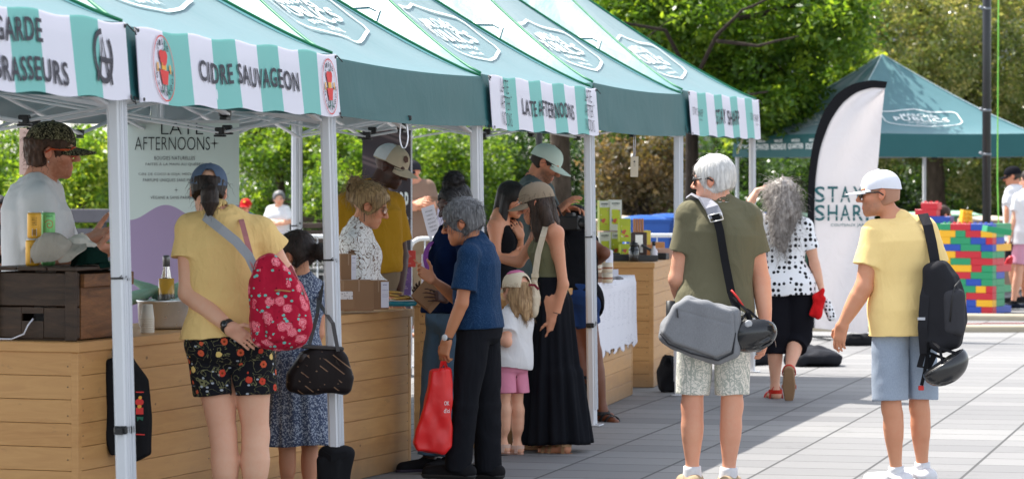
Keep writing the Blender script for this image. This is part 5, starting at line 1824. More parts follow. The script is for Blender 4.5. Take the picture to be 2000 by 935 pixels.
 ex = [s_cap(p.hp(0, -.06, .06), p.hp(0, -.105, -.08), (.095, .105), squash=(p.H[:, 1], .75)), s_cap(p.hp(0, -.1, -.06), p.hp(.02, -.115, -.40), [(0, .115), (.5, .115), (1, .06)], squash=(p.H[:, 1], .5)),
    s_cap(p.hp(-.07, -.05, 0), p.hp(-.07, -.09, -.32), (.05, .03)), s_cap(p.hp(.08, -.05, 0), p.hp(.09, -.09, -.34), (.05, .03))]
 p.hair(H_CURL, .026, -.6, top=.022, extras=ex, amp=.016, freq=34., zs=.6, k0=.03, vox=.006, side=None)
 p.strands(H_CURL, 1500, .11, .0017, .35, .009, down=.8, seed=4, segs=9, jit=.35)
 RED = fabric('red_leather', srgb(206, 52, 40), .5, .1, .1)
 for a in 'LR':
  p.sandal(a, RED, plain('tan_cork_sole', srgb(150, 116, 84), .8), straps=((.1, .03), (-.02, .08)), r=.014, thick=.03, width=.054, length=.27)
 PEOPLE['polka'] = p

 # ---- woman in yellow blouse and floral shorts, from behind
 p = Person(14.9, dict(head=(407, 374, .05), neck=(428, 428, 0), shL=(372, 446, .0), shR=(505, 452, .02),
  elL=(368, 572, -.03), elR=(556, 532, .10), wrL=(449, 640, -.20), wrR=(530, 548, .30), hdL=(520, 690, -.21),
  **arms_legs((412, 672), (488, 672), (436, 850, -.0), (500, 850, .01), (444, 1005), (497, 1005))),
  skin_tone('fair'), 'F', 5, -4, 14, 4, .225, g=1.05, lg=1.06, ag=1.12, vox=.006, feet=(-10, 10),
  hands={'L': dict(n=(-.25, -.9, .1), curl=.3, spread=.03, s=.92), 'R': dict(curl=.6)})
 p.body('person', 'woman in denim-blue cap, yellow blouse and black floral shorts, seen from behind')
 p.top(fabric('butter_yellow_linen', srgb(240, 204, 136), .9, .05, .65, 13.), name='blouse', hem=.07, ease=.020, straight=.75, sleeve=.46, sl_ease=.036, hip_ease=.034, amp=.010, seed=2., vox=.006)
 p.bottoms(pattern_fabric('black_floral_viscose', pat_floral_black), ease=.016, leg=.54, hem_r=.112, thigh_ease=.028, amp=.010, vox=.006)
 ex = [s_cap(p.hp(0, -.10, .0), p.hp(.012, -.135, -.04), (.022, .036)), s_cap(p.hp(.012, -.135, -.04), p.hp(.02, -.125, -.13), [(0, .036), (.5, .042), (1, .018)])]
 p.hair(H_DBROWN, .011, -.055, top=.004, extras=ex, amp=.003, freq=110., vox=.005, zmax=.05)
 p.strands(H_DBROWN, 160, .055, .0010, .3, .003, seed=5, jit=.35)
 p.cap(fabric('washed_denim', srgb(92, 108, 132), .9, .12, .2), tilt=-2, hole=True, size=1.03)
 p.wristband('L', BLACK_PLASTIC, .95, .020, face=((-.4, -1, .3), glass_dark('watch_glass', (.01, .01, .012, 1))))
 PEOPLE['floral'] = p

 # ---- short woman in patterned dress
 p = Person(15.9, dict(head=(578, 500, .0), neck=(594, 556, 0), shL=(561, 570, -.07), shR=(624, 568, .09),
  elL=(560, 655, -.04), elR=(622, 650, .10), wrL=(545, 690, .12), wrR=(606, 705, .22),
  **arms_legs((562, 706, -.05), (604, 704, .05), (560, 862, -.03), (604, 860, .05), (562, 985), (604, 985))),
  skin_tone('tan'), 'F', -35, -58, 26, 0, .220, g=1.05, lg=1.0, vox=.0065, feet=(-35, -25), bust=.8)
 p.body('person', 'short dark-haired woman with low bun and blue-grey patterned dress')
 p.top(pattern_fabric('blue_grey_ditsy', pat_ditsy), name='dress_top', hem=.18, ease=.012, straight=.3, sleeve=.5, sl_ease=.03, neck=(.085, .09, .06), amp=.004)
 p.skirt(pattern_fabric('blue_grey_ditsy', pat_ditsy), 'dress_skirt', .3, HC - (866 - HV) / (FPX / 15.9), .175, .17, .014, 9, seed=2.)
 ex = [s_ell(p.hp(0, -.145, -.045), V(.040, .036, .042), None), s_cap(p.hp(0, -.10, -.02), p.hp(0, -.13, -.04), (.04, .03))]
 p.hair(H_DBROWN, .016, -.07, top=.012, extras=ex, amp=.004, freq=70., k0=.012)
 p.strands(H_DBROWN, 260, .06, .0011, .25, .006, seed=6, jit=.3)
 PEOPLE['dress'] = p

 # ---- camo cap vendor
 p = Person(15.5, dict(head=(103, 296, 0), neck=(72, 360, 0), shL=(92, 378, .19), shR=(72, 392, -.19),
  elL=(120, 492, .20), elR=(92, 502, -.22), wrL=(170, 470, .06), wrR=(176, 492, -.12), hdL=(214, 452, .0), hdR=(216, 488, -.06),
  **arms_legs((72, 632, .09), (66, 634, -.09), (74, 770, .1), (70, 770, -.1), (70, 950, .1), (66, 950, -.1))),
  skin_tone('pink'), 'M', 92, 88, 4, 0, .25, g=1.04, vox=.0065, feet=(90, 90),
  hands={'L': dict(n=(.1, -.5, .8), curl=.25, spread=.16), 'R': dict(n=(.1, .6, .7), curl=.5)}, beard=(srgb(150, 84, 48)[:3], .8))
 p.body('person', 'bearded stallholder in camouflage cap and white tee behind the wooden crate')
 p.top(fabric('white_jersey', srgb(226, 226, 228), .88, .03, .45, 8.), hem=-.2, ease=.03, straight=.9, sleeve=.78, sl_ease=.045, amp=.009, seed=3.)
 p.bottoms(fabric('dark_denim', (.03, .035, .05, 1)), name='trousers', calf=.9, cuff=.07)
 p.hair(H_RED, .020, -.095, top=.006, amp=.009, freq=45., zs=.8, zmax=.05)
 p.strands(H_RED, 260, .035, .0013, .4, .007, seed=8, jit=.4)
 p.cap(pattern_fabric('camouflage_twill', pat_camo), tilt=3, brim=.085, size=1.06, droop=.02)
 p.glasses(plain('orange_acetate', srgb(196, 74, 24), .25), plain('amber_lens', srgb(110, 26, 10), .08), .026, .019, thick=.009)
 mb = MB(); e = p.hp(.085, -.006, -.045); mb.lathe([(0, -.004), (.004, 0), (0, .004)], 8, None, e)
 p.mpart(mb, 'earring', STEEL)
 mb = MB()
 for pts, cc in (([(-.05, .11), (.05, .11), (.05, .13), (-.05, .13)], 0),):
  pass
 PEOPLE['camo'] = p

def people_mid():
 # ---- elderly man, navy shirt, red bag
 p = Person(17.5, dict(head=(903, 435, -.02), neck=(932, 478, 0), shL=(915, 498, -.17), shR=(948, 490, .17),
  elL=(902, 592, -.20), elR=(898, 588, .20), wrL=(873, 664, -.17), wrR=(846, 546, .06), hdL=(862, 712, -.17), hdR=(800, 516, .02),
  **arms_legs((926, 645, -.085), (944, 645, .085), (908, 790, -.10), (950, 790, .10), (896, 908, -.10), (954, 908, .10))),
  skin_tone('olive'), 'M', -72, -80, 12, 0, .226, g=.98, lg=.98, vox=.0065, feet=(-70, -60), belly=.012,
  hands={'L': dict(n=(.6, .7, 0), curl=.85), 'R': dict(n=(-.1, -.75, .55), curl=(.1, .75, .85, .9), spread=.08, thumb=.2)})
 p.body('person', 'elderly grey-haired man in dotted navy shirt carrying a red bag')
 nav = pattern_fabric('navy_pin_dot_cotton', pat_pin(srgb(22, 50, 82), srgb(84, 116, 150), 210.), .85, .5, 12.)
 p.top(nav, name='short_sleeved_shirt', hem=.03, ease=.024, straight=.8, sleeve=.74, sl_ease=.036, amp=.009, seed=4., neck=(.062, .07, .04))
 mb = MB(); G = []
 for i in range(4):
  u = i / 3; row = []
  for j in range(33):
   t = 2 * PI * j / 32
   r = .066 + .012 * u
   row.append(p.nb + p.rs * math.cos(t) * r + p.fs * (math.sin(t) * r + .006) + p.up * (.034 - .040 * u - .020 * max(0, math.sin(t))))
  G.append(row)
 mb.grid(G); mb.grid([[q * 1.0 + (p.nb - q) * .06 for q in r] for r in G][::-1])
 p.mpart(mb, 'collar', nav)
 p.bottoms(fabric('black_twill', (.014, .015, .019, 1), .85, .15, .6, 9.), name='trousers', ease=.016, calf=1.10, cuff=.072, thigh_ease=.030, amp=.008)
 p.hair(H_GREY, .020, -.075, top=.022, amp=.008, freq=60., face_c=(0, .120, -.045))
 p.strands(H_GREY, 700, .045, .0013, .35, .003, seed=9, jit=.4)
 p.glasses(BLACK_PLASTIC, LENS_DARK, .024, .016, thick=.004)
 p.wristband('L', BLACK_PLASTIC, .94, .018, face=((-.6, -.8, .2), plain('pale_watch_dial', srgb(210, 212, 214), .2)))
 for a in 'LR': p.shoe(a, BLACK_FABRIC, SOLE_BLACK, length=.28)
 PEOPLE['elder'] = p

 # ---- woman in navy tee with purple strap, hair in a puff
 p = Person(18.25, dict(head=(888, 400, .0), neck=(884, 452, 0), shL=(912, 474, -.17), shR=(866, 474, .05),
  elL=(915, 560, -.22), elR=(846, 560, -.02), wrL=(872, 582, -.42), wrR=(824, 578, -.26), hdL=(838, 574, -.50), hdR=(806, 552, -.36),
  **arms_legs((893, 622, -.08), (862, 622, .04), (884, 780, -.1), (846, 780, 0), (878, 895, -.1), (838, 895, -.02))),
  skin_tone('dark'), 'F', -128, -125, 18, 0, .224, g=1.02, lg=1.05, vox=.0065, feet=(-140, -120), bust=.95,
  hands={'L': dict(n=(-.2, .9, -.3), curl=.35, spread=.12), 'R': dict(n=(.5, -.4, -.4), curl=.3)})
 p.body('person', 'woman in navy tee and jeans with purple bag strap, holding a cardboard box')
 p.top(fabric('deep_navy_jersey', srgb(12, 26, 56), .88, .08, .4), hem=.06, ease=.015, straight=.4, sleeve=.55, sl_ease=.025, amp=.006, seed=6.)
 p.bottoms(fabric('light_blue_denim', srgb(92, 122, 150), .9, .14, .5, 9.), name='jeans', ease=.012, calf=.95, cuff=.072, thigh_ease=.018, amp=.009)
 ex = [s_ell(p.hp(0, -.03, .125), V(.062, .062, .042), p.H), s_ell(p.hp(.02, -.05, .145), V(.045, .045, .035), p.H), s_ell(p.hp(-.03, -.03, .14), V(.04, .04, .034), p.H)]
 p.hair(H_BLACK, .010, -.05, top=.010, extras=ex, amp=.007, freq=60., zs=.9, face_c=(0, .12, -.03))
 p.strands(H_BLACK, 400, .03, .0011, .7, .007, seed=10, jit=.7, sel=lambda q: q[:, 2] > .11)
 mb = MB(); pts = []
 for t in np.linspace(0, 1, 12):
  a = p.nb + p.rs * .10 + p.up * -.035 + p.fs * .02; b = p.pel + p.up * .12 - p.rs * .15 + p.fs * .05
  q = a * (1 - t) + b * t + p.fs * (.135 * math.sin(PI * min(t * 1.1, 1)) ** .6)
  pts.append(q)
 mb.ribbon(pts, p.rs, .042, .004)
 p.mpart(mb, 'bag_strap', fabric('purple_webbing', srgb(128, 60, 142), .8))
 for a in 'LR': p.shoe(a, BLACK_FABRIC, plain('violet_grey_sole', srgb(66, 58, 78), .6), length=.27)
 PEOPLE['navy'] = p

 # ---- small girl
 p = Person(19.25, dict(head=(1008, 568, 0), neck=(1010, 606, 0), shL=(990, 622, -.05), shR=(1026, 622, .06),
  elL=(990, 668, -.14), elR=(1020, 662, .12), wrL=(962, 656, -.10), wrR=(1000, 655, .18),
  **arms_legs((985, 712, -.03), (1008, 712, .04), (985, 800, -.03), (1010, 800, .04), (983, 866, -.02), (1010, 868, .06))),
  skin_tone('fair'), 'F', -60, -38, 8, 0, .198, g=1.12, lg=1.05, ag=1.1, vox=.006, feet=(-65, -60), hs=.98,
  prof=[(t, a * .98, b * 1.05, 0) for t, a, b, *o in [(-.16, .07, .08), (-.1, .14, .11), (.03, .155, .12), (.2, .14, .115), (.45, .135, .11), (.65, .14, .11), (.8, .14, .105), (.92, .10, .075), (1, .06, .06)]])
 p.body('person', 'little girl in cream cap, white tee and pink shorts beside the black skirt')
 p.top(fabric('white_jersey', srgb(226, 226, 228)), hem=-.04, ease=.022, straight=.9, sleeve=.62, sl_ease=.025, amp=.007, seed=7.)
 p.bottoms(fabric('pink_jersey', srgb(222, 142, 168), .9, .05, .3), ease=.012, leg=.62, hem_r=.078, thigh_ease=.018, amp=.005)
 ex = [s_cap(p.hp(0, -.06, -.02), p.hp(0, -.085, -.19), [(0, .062), (.5, .056), (1, .02)], squash=(p.H[:, 1], .6)), s_cap(p.hp(.06, -.03, -.03), p.hp(.065, -.05, -.17), (.03, .016)), s_cap(p.hp(-.06, -.03, -.03), p.hp(-.06, -.05, -.17), (.03, .018))]
 p.hair(H_LBLOND, .010, -.4, top=.004, extras=ex, amp=.0035, freq=90., zmax=.05, side=None, zs=.08)
 p.strands(H_LBLOND, 800, .06, .0010, .12, .003, seed=11)
 c = p.cap(fabric('cream_cotton', srgb(226, 212, 186), .9, .05, .2), tilt=2, hole=True, size=1.08)
 o, M, k, *_ = p.cap_frame
 mb = MB(); mb.lathe([(.055, .070), (.05, .078), (.03, .089), (0, .094)], 20, M, o)
 p.mpart(mb, 'crown_panel', fabric('pink_twill', srgb(214, 120, 160)), c)
 mb = MB(); b = o + M @ V(0, -.113, -.012)
 mb.ribbon([b, b + M @ V(.02, -.03, -.006), b + M @ V(.03, -.05, -.035)], M[:, 2], .014, .003)
 p.mpart(mb, 'strap_end', fabric('dark_rose_webbing', srgb(132, 44, 62)), c)
 for a in 'LR': p.sandal(a, fabric('blush_leather', srgb(220, 186, 170), .5), plain('blush_sole', srgb(196, 150, 130), .7), straps=((.11, .022), (.07, .03), (-.02, .07)), r=.010, thick=.014, width=.04, length=.23)
 PEOPLE['kid'] = p

 # ---- woman in olive tank top and long black skirt
 p = Person(19.5, dict(head=(1047, 398, 0), neck=(1068, 442, 0), shL=(1086, 456, -.13), shR=(1052, 458, .15),
  elL=(1100, 556, -.14), elR=(1014, 512, .18), wrL=(1082, 624, -.13), wrR=(972, 505, .16), hdL=(1072, 668, -.13), hdR=(950, 500, .15),
  **arms_legs((1078, 590, -.07), (1068, 590, .09), (1080, 730, -.08), (1064, 730, .09), (1098, 862, -.10), (1066, 850, .10))),
  skin_tone('tan'), 'F', -70, -84, 14, 0, .222, g=.98, ag=1.02, vox=.0065, feet=(-72, -80), bust=.95,
  hands={'L': dict(n=(-.5, .85, 0), curl=.28, spread=.06), 'R': dict(n=(0, 0, -1), curl=.4)})
 p.body('person', 'woman in beige cap, olive tank top and long black skirt')
 p.top(fabric('olive_rib_knit', srgb(112, 112, 84), .88, .05, .3, 12.), name='tank_top', hem=.12, ease=.008, straight=.0, sleeveless=True, amp=.003, seed=9.)
 p.skirt(fabric('black_crepe', (.012, .013, .017, 1), .85, .15, .4), 'long_skirt', .34, HC - (864 - HV) / (FPX / 19.5), .205, .20, .03, 11, seed=5., tiers=(.55,), shift=(.015, 0))
 ex = [s_cap(p.hp(.03, -.04, .0), p.hp(.035, -.055, -.28), [(0, .07), (.5, .062), (1, .03)]), s_cap(p.hp(-.05, .01, -.01), p.hp(-.06, .03, -.27), [(0, .03), (.6, .036), (1, .015)]), s_cap(p.hp(-.065, -.04, -.02), p.hp(-.05, -.05, -.30), [(0, .04), (.6, .045), (1, .02)])]
 p.hair(H_BROWN, .010, -.6, top=.004, extras=ex, amp=.004, freq=75., zmax=.055, side=None, zs=.08)
 p.strands(H_BROWN, 500, .12, .0012, .12, .003, seed=12, segs=8)
 p.cap(fabric('stone_cotton', srgb(150, 134, 114), .9, .12, .25), tilt=6, size=1.06, brim=.078, droop=.02)
 for a in 'LR': p.sandal(a, plain('bronze_leather', srgb(178, 140, 104), .35, .3), plain('tan_sole', srgb(170, 124, 92), .7), straps=((.13, .02), (.08, .035), (-.02, .075)), r=.010, thick=.018)
 p.wristband('L', BLACK_PLASTIC, .80, .004, name='hair_tie', thick=.002)
 PEOPLE['tank'] = p

 # ---- blond stallholder
 p = Person(18.9, dict(head=(722, 402, .0), neck=(700, 446, 0), shL=(706, 470, .16), shR=(688, 476, -.15),
  elL=(720, 552, .2), elR=(694, 556, -.22), wrL=(762, 585, .15), wrR=(742, 582, -.10),
  **arms_legs((704, 610, .08), (692, 612, -.08), (704, 770, .08), (694, 770, -.08), (700, 890, .08), (690, 890, -.08))),
  skin_tone('warm') * V(1.12, 1.1, 1.08) if False else np.array(skin_tone('tan')[:3]) * 1.05, 'F', 84, 90, 20, 0, .232, g=1.05, vox=.0065, feet=(90, 90), bust=1.0)
 p.body('person', 'blond stallholder with clipped-up hair and white blouse with brown squiggles')
 p.top(pattern_fabric('white_squiggle_cotton', pat_squiggle), name='blouse', hem=-.1, ease=.03, straight=.6, sleeve=1.5, sl_ease=.045, amp=.010, seed=10., neck=(.07, .08, .055))
 p.bottoms(fabric('dark_denim', (.03, .035, .05, 1)), name='trousers', calf=.9, cuff=.07)
 ex = [s_cap(p.hp(0, -.08, .06), p.hp(0, -.12, .10), (.05, .035)), s_cap(p.hp(0, -.11, .02), p.hp(.0, -.13, .09), (.036, .03))]
 p.hair(H_BLOND, .022, -.05, top=.022, extras=ex, amp=.006, freq=60., face_c=(0, .122, -.04), side=-.02)
 p.strands(H_BLOND, 500, .05, .0011, .18, .003, seed=13, jit=.25)
 p.strands(H_BLOND, 120, .10, .0015, .9, .008, seed=14, jit=.5, sel=lambda q: (q[:, 1] < -.09) & (q[:, 2] > .05))
 p.glasses(GOLD_RIM, plain('clear_spectacle_lens', srgb(205, 170, 150), .08, 0, .01), .024, .015, name='spectacles', thick=.0025)
 mb = MB(); e = p.hp(.084, -.012, -.045)
 mb.bar(e, e - V(0, 0, .05), .006, .002); p.mpart(mb, 'earring', plain('brown_bead', srgb(92, 62, 44), .4))
 mb = MB()
 for i in range(7):
  b = p.hp(-.03 + .01 * i, -.135, .045 + .015 * math.sin(i * .9)); mb.tube([b, b + p.H @ V(.002, -.02, .02), b + p.H @ V(0, -.008, .048)], .005, 6)
 p.mpart(mb, 'hair_claw', plain('tortoiseshell', srgb(96, 62, 38), .3), p.hair_obj)
 PEOPLE['blond'] = p

 # ---- tall stallholder in mustard tee
 p = Person(19.7, dict(head=(764, 326, .0), neck=(722, 376, 0), shL=(768, 398, .12), shR=(676, 398, -.06),
  elL=(784, 500, .16), elR=(662, 500, -.06), wrL=(780, 575, .0), wrR=(690, 590, -.2),
  **arms_legs((748, 555, .06), (700, 555, -.05), (750, 720, .06), (700, 720, -.05), (750, 860, .06), (700, 860, -.05))),
  skin_tone('dark'), 'M', 155, 108, 24, 0, .236, g=1.05, vox=.0065, feet=(140, 150), belly=.02, beard=((.02, .014, .012), .7))
 p.body('person', 'tall stallholder in mustard tee and beige mesh-back cap looking down')
 p.top(fabric('mustard_jersey', srgb(172, 128, 30), .88, .07, .5, 9.), hem=.13, ease=.02, straight=.85, sleeve=.72, sl_ease=.035, amp=.009, seed=12.)
 p.bottoms(fabric('khaki_twill', srgb(128, 110, 88)), name='trousers', calf=.9, cuff=.08)
 c = p.cap(fabric('beige_twill', srgb(196, 182, 158), .85, .04, .15), tilt=4, size=1.04, brim=.08, droop=.022)
 o, M, k, ax, ay, az_ = p.cap_frame
 mb = MB(); G = []
 for i in range(9):
  ph = i / 8 * 1.35; row = []
  for j in range(33):
   th = PI + PI * j / 32 * .98 + .03
   sq = math.cos(ph) ** .82
   row.append(o + M @ (V(ax * math.cos(th) * sq, ay * math.sin(th) * sq - .002, az_ * math.sin(ph) * (1 + .06 * math.sin(th) * math.cos(ph)) + (-.02 * max(0, -math.sin(th)) if i == 0 else 0)) * 1.012))
  G.append(row)
 mb.grid(G)
 p.mpart(mb, 'mesh_panel', fabric('white_mesh', srgb(218, 222, 224), .8, .05, .0, 8, 900, wstr=.5), c)
 p.cap_patch(c, [(.026 * math.cos(R(60 * i + 30)), .022 * math.sin(R(60 * i + 30))) for i in range(6)], plain('brown_leather_patch', srgb(82, 46, 28), .6), 'leather_patch', th=62, ph=32)
 p.glasses(BLACK_PLASTIC, glass_dark('smoke_lens', (.03, .025, .022, 1)), .024, .015, name='spectacles', thick=.003)
 PEOPLE['mustard'] = p

def people_back():
 # ---- man behind in a brown tee, arms crossed
 p = Person(33.5, dict(head=(802, 338, 0), neck=(812, 360), shL=(836, 366, -.04), shR=(790, 366, .05), elL=(842, 402, -.1), elR=(786, 402, 0),
  wrL=(812, 404, -.24), wrR=(815, 397, -.22), **arms_legs((824, 478, -.02), (802, 478, .03), (826, 562), (800, 562), (828, 638), (800, 638))),
  skin_tone('tan'), 'M', -160, -130, 5, 0, .24, g=1.05, vox=.010, feet=(-150, -170))
 p.body('person', 'man in brown tee and dark hat, arms crossed beyond the stalls')
 p.top(fabric('taupe_jersey', srgb(132, 108, 92)), hem=.1, ease=.03, straight=.8, sleeve=.7, sl_ease=.04, vox=.01)
 p.bottoms(fabric('khaki_twill', srgb(128, 110, 88)), name='trousers', calf=.95, cuff=.09, vox=.01)
 c = p.cap(fabric('charcoal_cotton', (.03, .03, .035, 1)), tilt=2, brim=.05, wide=80)
 PEOPLE['brown'] = p
 # ---- long black hair woman in black dress
 p = Person(21.6, dict(head=(1000, 390, 0), neck=(976, 424), shL=(985, 440, .14), shR=(966, 442, -.13), elL=(1010, 500, .12), elR=(970, 505, -.18),
  wrL=(1018, 462, .02), wrR=(1000, 500, -.2), hdL=(1004, 436, -.02), **arms_legs((985, 560, .08), (968, 560, -.08), (985, 690, .08), (970, 690, -.08), (984, 800, .08), (970, 800, -.08))),
  skin_tone('tan'), 'F', 105, 122, 16, 0, .222, vox=.007, feet=(100, 100), bust=.9, lips=np.array(srgb(170, 62, 60)[:3]), hands={'L': dict(n=(-.4, .3, .3), curl=.5)})
 p.body('person', 'young woman with long straight black hair and black dress behind the counter')
 p.top(fabric('black_jersey', (.010, .010, .012, 1)), name='dress_top', hem=.0, ease=.012, sleeveless=True, neck=(.09, .1, .07))
 p.skirt(fabric('black_jersey', (.010, .010, .012, 1)), 'dress_skirt', .2, .55, .21, .2, .02)
 ex = [s_cap(p.hp(.065, -.01, .02), p.hp(.075, .01, -.22), [(0, .03), (.6, .035), (1, .015)]), s_cap(p.hp(-.07, .0, .02), p.hp(-.07, .02, -.22), [(0, .03), (.6, .03), (1, .015)]), s_cap(p.hp(0, -.06, 0), p.hp(0, -.085, -.26), (.085, .05), squash=(p.H[:, 1], .5))]
 p.hair(H_BLACK, .012, -.5, top=.012, extras=ex, amp=.003, freq=80., side=None, face_r=(.066, .08, .11), zs=.06)
 PEOPLE['blackhair'] = p
 # ---- mint cap man with camera
 p = Person(22.4, dict(head=(1066, 320, 0), neck=(1040, 358), shL=(1062, 374, .16), shR=(1036, 376, -.16), elL=(1085, 440, .16), elR=(1052, 446, -.2),
  wrL=(1106, 408, .05), wrR=(1088, 414, -.10), hdL=(1128, 408, -.02), hdR=(1108, 396, -.1), **arms_legs((1040, 530, .09), (1034, 530, -.09), (1042, 680, .09), (1036, 680, -.09), (1040, 790, .09), (1034, 790, -.09))),
  skin_tone('tan'), 'M', 92, 98, 30, 0, .236, vox=.007, feet=(90, 90), beard=((.03, .018, .012), .85),
  hands={'R': dict(n=(.1, .3, -.9), curl=.4, spread=.1), 'L': dict(n=(0, -.4, -.9), curl=.4, spread=.1)})
 p.body('person', 'bearded man in pale mint cap looking down at his camera')
 p.top(fabric('slate_jersey', srgb(84, 98, 100)), hem=-.2, ease=.02, sleeve=.7, sl_ease=.03)
 p.bottoms(fabric('dark_denim', (.03, .035, .05, 1)), name='trousers', calf=.9, cuff=.08)
 p.hair(plain('short_dark_hair', (.03, .02, .014, 1), .7), .004, -.06, top=.002, amp=.001)
 p.cap(fabric('mint_cotton', srgb(206, 224, 212), .85, .03, .15), tilt=2, brim=.085, size=1.05, droop=.02)
 p.glasses(BLACK_PLASTIC, plain('clear_spectacle_lens', srgb(205, 170, 150), .08, 0, .01), .024, .015, name='spectacles', thick=.003)
 PEOPLE['mint'] = p
 # ---- customer bending over the far counter
 p = Person(22.0, dict(head=(1126, 436, .46), neck=(1124, 462, .34), shL=(1106, 470, .26), shR=(1142, 470, .30), elL=(1128, 520, .12), elR=(1180, 494, .20),
  wrL=(1136, 556, .02), wrR=(1160, 516, .34), hdL=(1134, 590, .0), **arms_legs((1106, 590, -.05), (1134, 590, -.05), (1130, 690, .0), (1158, 690, .0), (1150, 792, .03), (1176, 800, -.02))),
  skin_tone('brown'), 'F', 20, 5, 50, 0, .22, g=1.0, vox=.007, feet=(60, 150), hands={'L': dict(n=(.2, .9, 0), curl=.6)})
 p.body('person', 'customer in black top and blue shorts leaning over the lace-covered counter')
 p.top(fabric('black_jersey', (.010, .010, .012, 1)), hem=-.05, ease=.014, sleeve=.35, sl_ease=.02)
 p.bottoms(fabric('royal_blue_cotton', srgb(34, 58, 104)), ease=.014, leg=.45, hem_r=.10, thigh_ease=.02)
 p.hair(H_BLACK, .014, -.08, top=.012)
 for a in 'LR': p.sandal(a, BLACK_PLASTIC, SOLE_BLACK, straps=((.12, .025), (.06, .035), (-.02, .075)), r=.012, thick=.026)
 p.wristband('L', plain('silver_bangle', (.8, .8, .8, 1), .2, 1), .88, .010, name='bangle')
 PEOPLE['lean'] = p
 # ---- seated pair on the far bench
 D = 50.0
 p = Person(D, dict(head=(545, 389, 0), neck=(544, 406), shL=(559, 410, -.03), shR=(528, 410, .03), elL=(566, 432, -.1), elR=(522, 432, -.05), wrL=(540, 438, -.22), wrR=(548, 434, -.22),
  **arms_legs((552, 466, 0), (533, 466, 0), (553, 468, -.42), (533, 468, -.42), (553, 506, -.40), (533, 506, -.40))),
  skin_tone('fair'), 'F', 180, 175, 2, 0, .23, g=1.25, vox=.012, feet=(175, -175), bust=1.0)
 p.body('person', 'grey-haired woman in white blouse sitting on the far bench with arms folded')
 p.top(fabric('white_jersey', srgb(226, 226, 228)), name='blouse', hem=-.05, ease=.03, sleeve=.95, sl_ease=.04, vox=.012)
 p.bottoms(pattern_fabric('pale_palm_print_cotton', pat_palms), name='trousers', calf=.9, cuff=.08, vox=.012)
 p.hair(H_GREY, .02, -.06, top=.02, vox=.01)
 p = Person(D + .2, dict(head=(480, 404, 0), neck=(482, 421), shL=(494, 426, 0), shR=(471, 426, 0), elL=(498, 446, -.05), elR=(468, 446, -.05), wrL=(490, 460, -.2), wrR=(476, 460, -.2),
  **arms_legs((488, 468, 0), (477, 468, 0), (488, 470, -.32), (477, 470, -.32), (488, 503, -.3), (477, 503, -.3))),
  skin_tone('tan'), 'M', 180, -165, 4, 0, .215, vox=.012, feet=(180, 180))
 p.body('person', 'child in bright red cap and blue tee sitting on the far bench')
 p.top(fabric('bright_blue_jersey', srgb(30, 96, 170)), hem=-.1, ease=.03, sleeve=.6, vox=.012)
 p.bottoms(fabric('dark_denim', (.03, .035, .05, 1)), calf=.8, cuff=.07, vox=.012)
 c = p.cap(fabric('scarlet_cotton', srgb(204, 28, 34)), tilt=0, brim=.07, size=1.1)
 p.cap_patch(c, [(.03 * math.cos(i * .7), .018 * math.sin(i * .7)) for i in range(9)], plain('yellow_print', srgb(222, 178, 40), .6), 'patch', th=95, ph=34)
 # ---- seated person in pale grey behind the brown tee man
 p = Person(44, dict(head=(846, 392, 0), neck=(848, 410), shL=(864, 416, 0), shR=(834, 416, 0), elL=(868, 440, -.05), elR=(832, 440, -.05), wrL=(856, 460, -.2), wrR=(838, 460, -.2),
  **arms_legs((858, 484, 0), (840, 484, 0), (858, 486, -.42), (840, 486, -.42), (858, 545, -.4), (840, 545, -.4))), skin_tone('warm'), 'M', 180, 170, 5, 0, .23, vox=.012, feet=(180, 180))
 p.body('person', 'seated person in lavender-grey tee behind the brown tee man')
 p.top(fabric('lavender_grey_jersey', srgb(168, 164, 180)), hem=-.1, ease=.03, sleeve=.7, vox=.012)
 p.bottoms(fabric('dark_denim', (.03, .035, .05, 1)), name='trousers', calf=.9, cuff=.08, vox=.012)
 p.hair(H_WHITE, .012, -.06, top=.01, vox=.01)
 # ---- dark figure at the left edge
 p = Person(27, dict(head=(-2, 412, 0), neck=(-4, 440), shL=(18, 452, 0), shR=(-36, 452, 0), elL=(20, 500, -.05), elR=(-44, 500, -.05), wrL=(2, 490, -.25), wrR=(-20, 520, -.25),
  **arms_legs((8, 560, 0), (-22, 560, 0), (8, 562, -.45), (-22, 562, -.45), (8, 660, -.42), (-22, 660, -.42))), skin_tone('brown'), 'M', 170, 150, 0, 0, .23, vox=.010, feet=(180, 180))
 p.body('person', 'dark-haired person seated in the shade at the left edge')
 p.top(fabric('black_jersey', (.010, .010, .012, 1)), hem=-.1, ease=.03, sleeve=.7, vox=.012)
 p.bottoms(fabric('dark_denim', (.03, .035, .05, 1)), name='trousers', calf=.9, cuff=.08, vox=.012)
 p.hair(H_BLACK, .016, -.05, top=.016, vox=.008)
 # ---- two people by the far tent at the right
 p = Person(42, dict(head=(1977, 345, 0), neck=(1986, 366), shL=(1974, 374, -.06), shR=(2006, 374, .08), elL=(1968, 410, -.1), elR=(2010, 410, .1), wrL=(1966, 442, -.12), wrR=(2004, 440, .0),
  **arms_legs((1980, 453, -.05), (1998, 453, .05), (1978, 518, -.08), (1998, 518, .05), (1985, 578, 0), (2002, 578, .1))),
  skin_tone('tan'), 'M', -60, -78, 10, 0, .235, vox=.010, feet=(-80, -80))
 p.body('person', 'man in black cap, white tee and black shorts beside the lamp post')
 p.top(fabric('white_jersey', srgb(226, 226, 228)), hem=-.2, ease=.03, sleeve=.7, sl_ease=.03, vox=.01)
 p.bottoms(fabric('black_cotton', (.012, .012, .016, 1)), leg=.9, hem_r=.1, thigh_ease=.03, vox=.01)
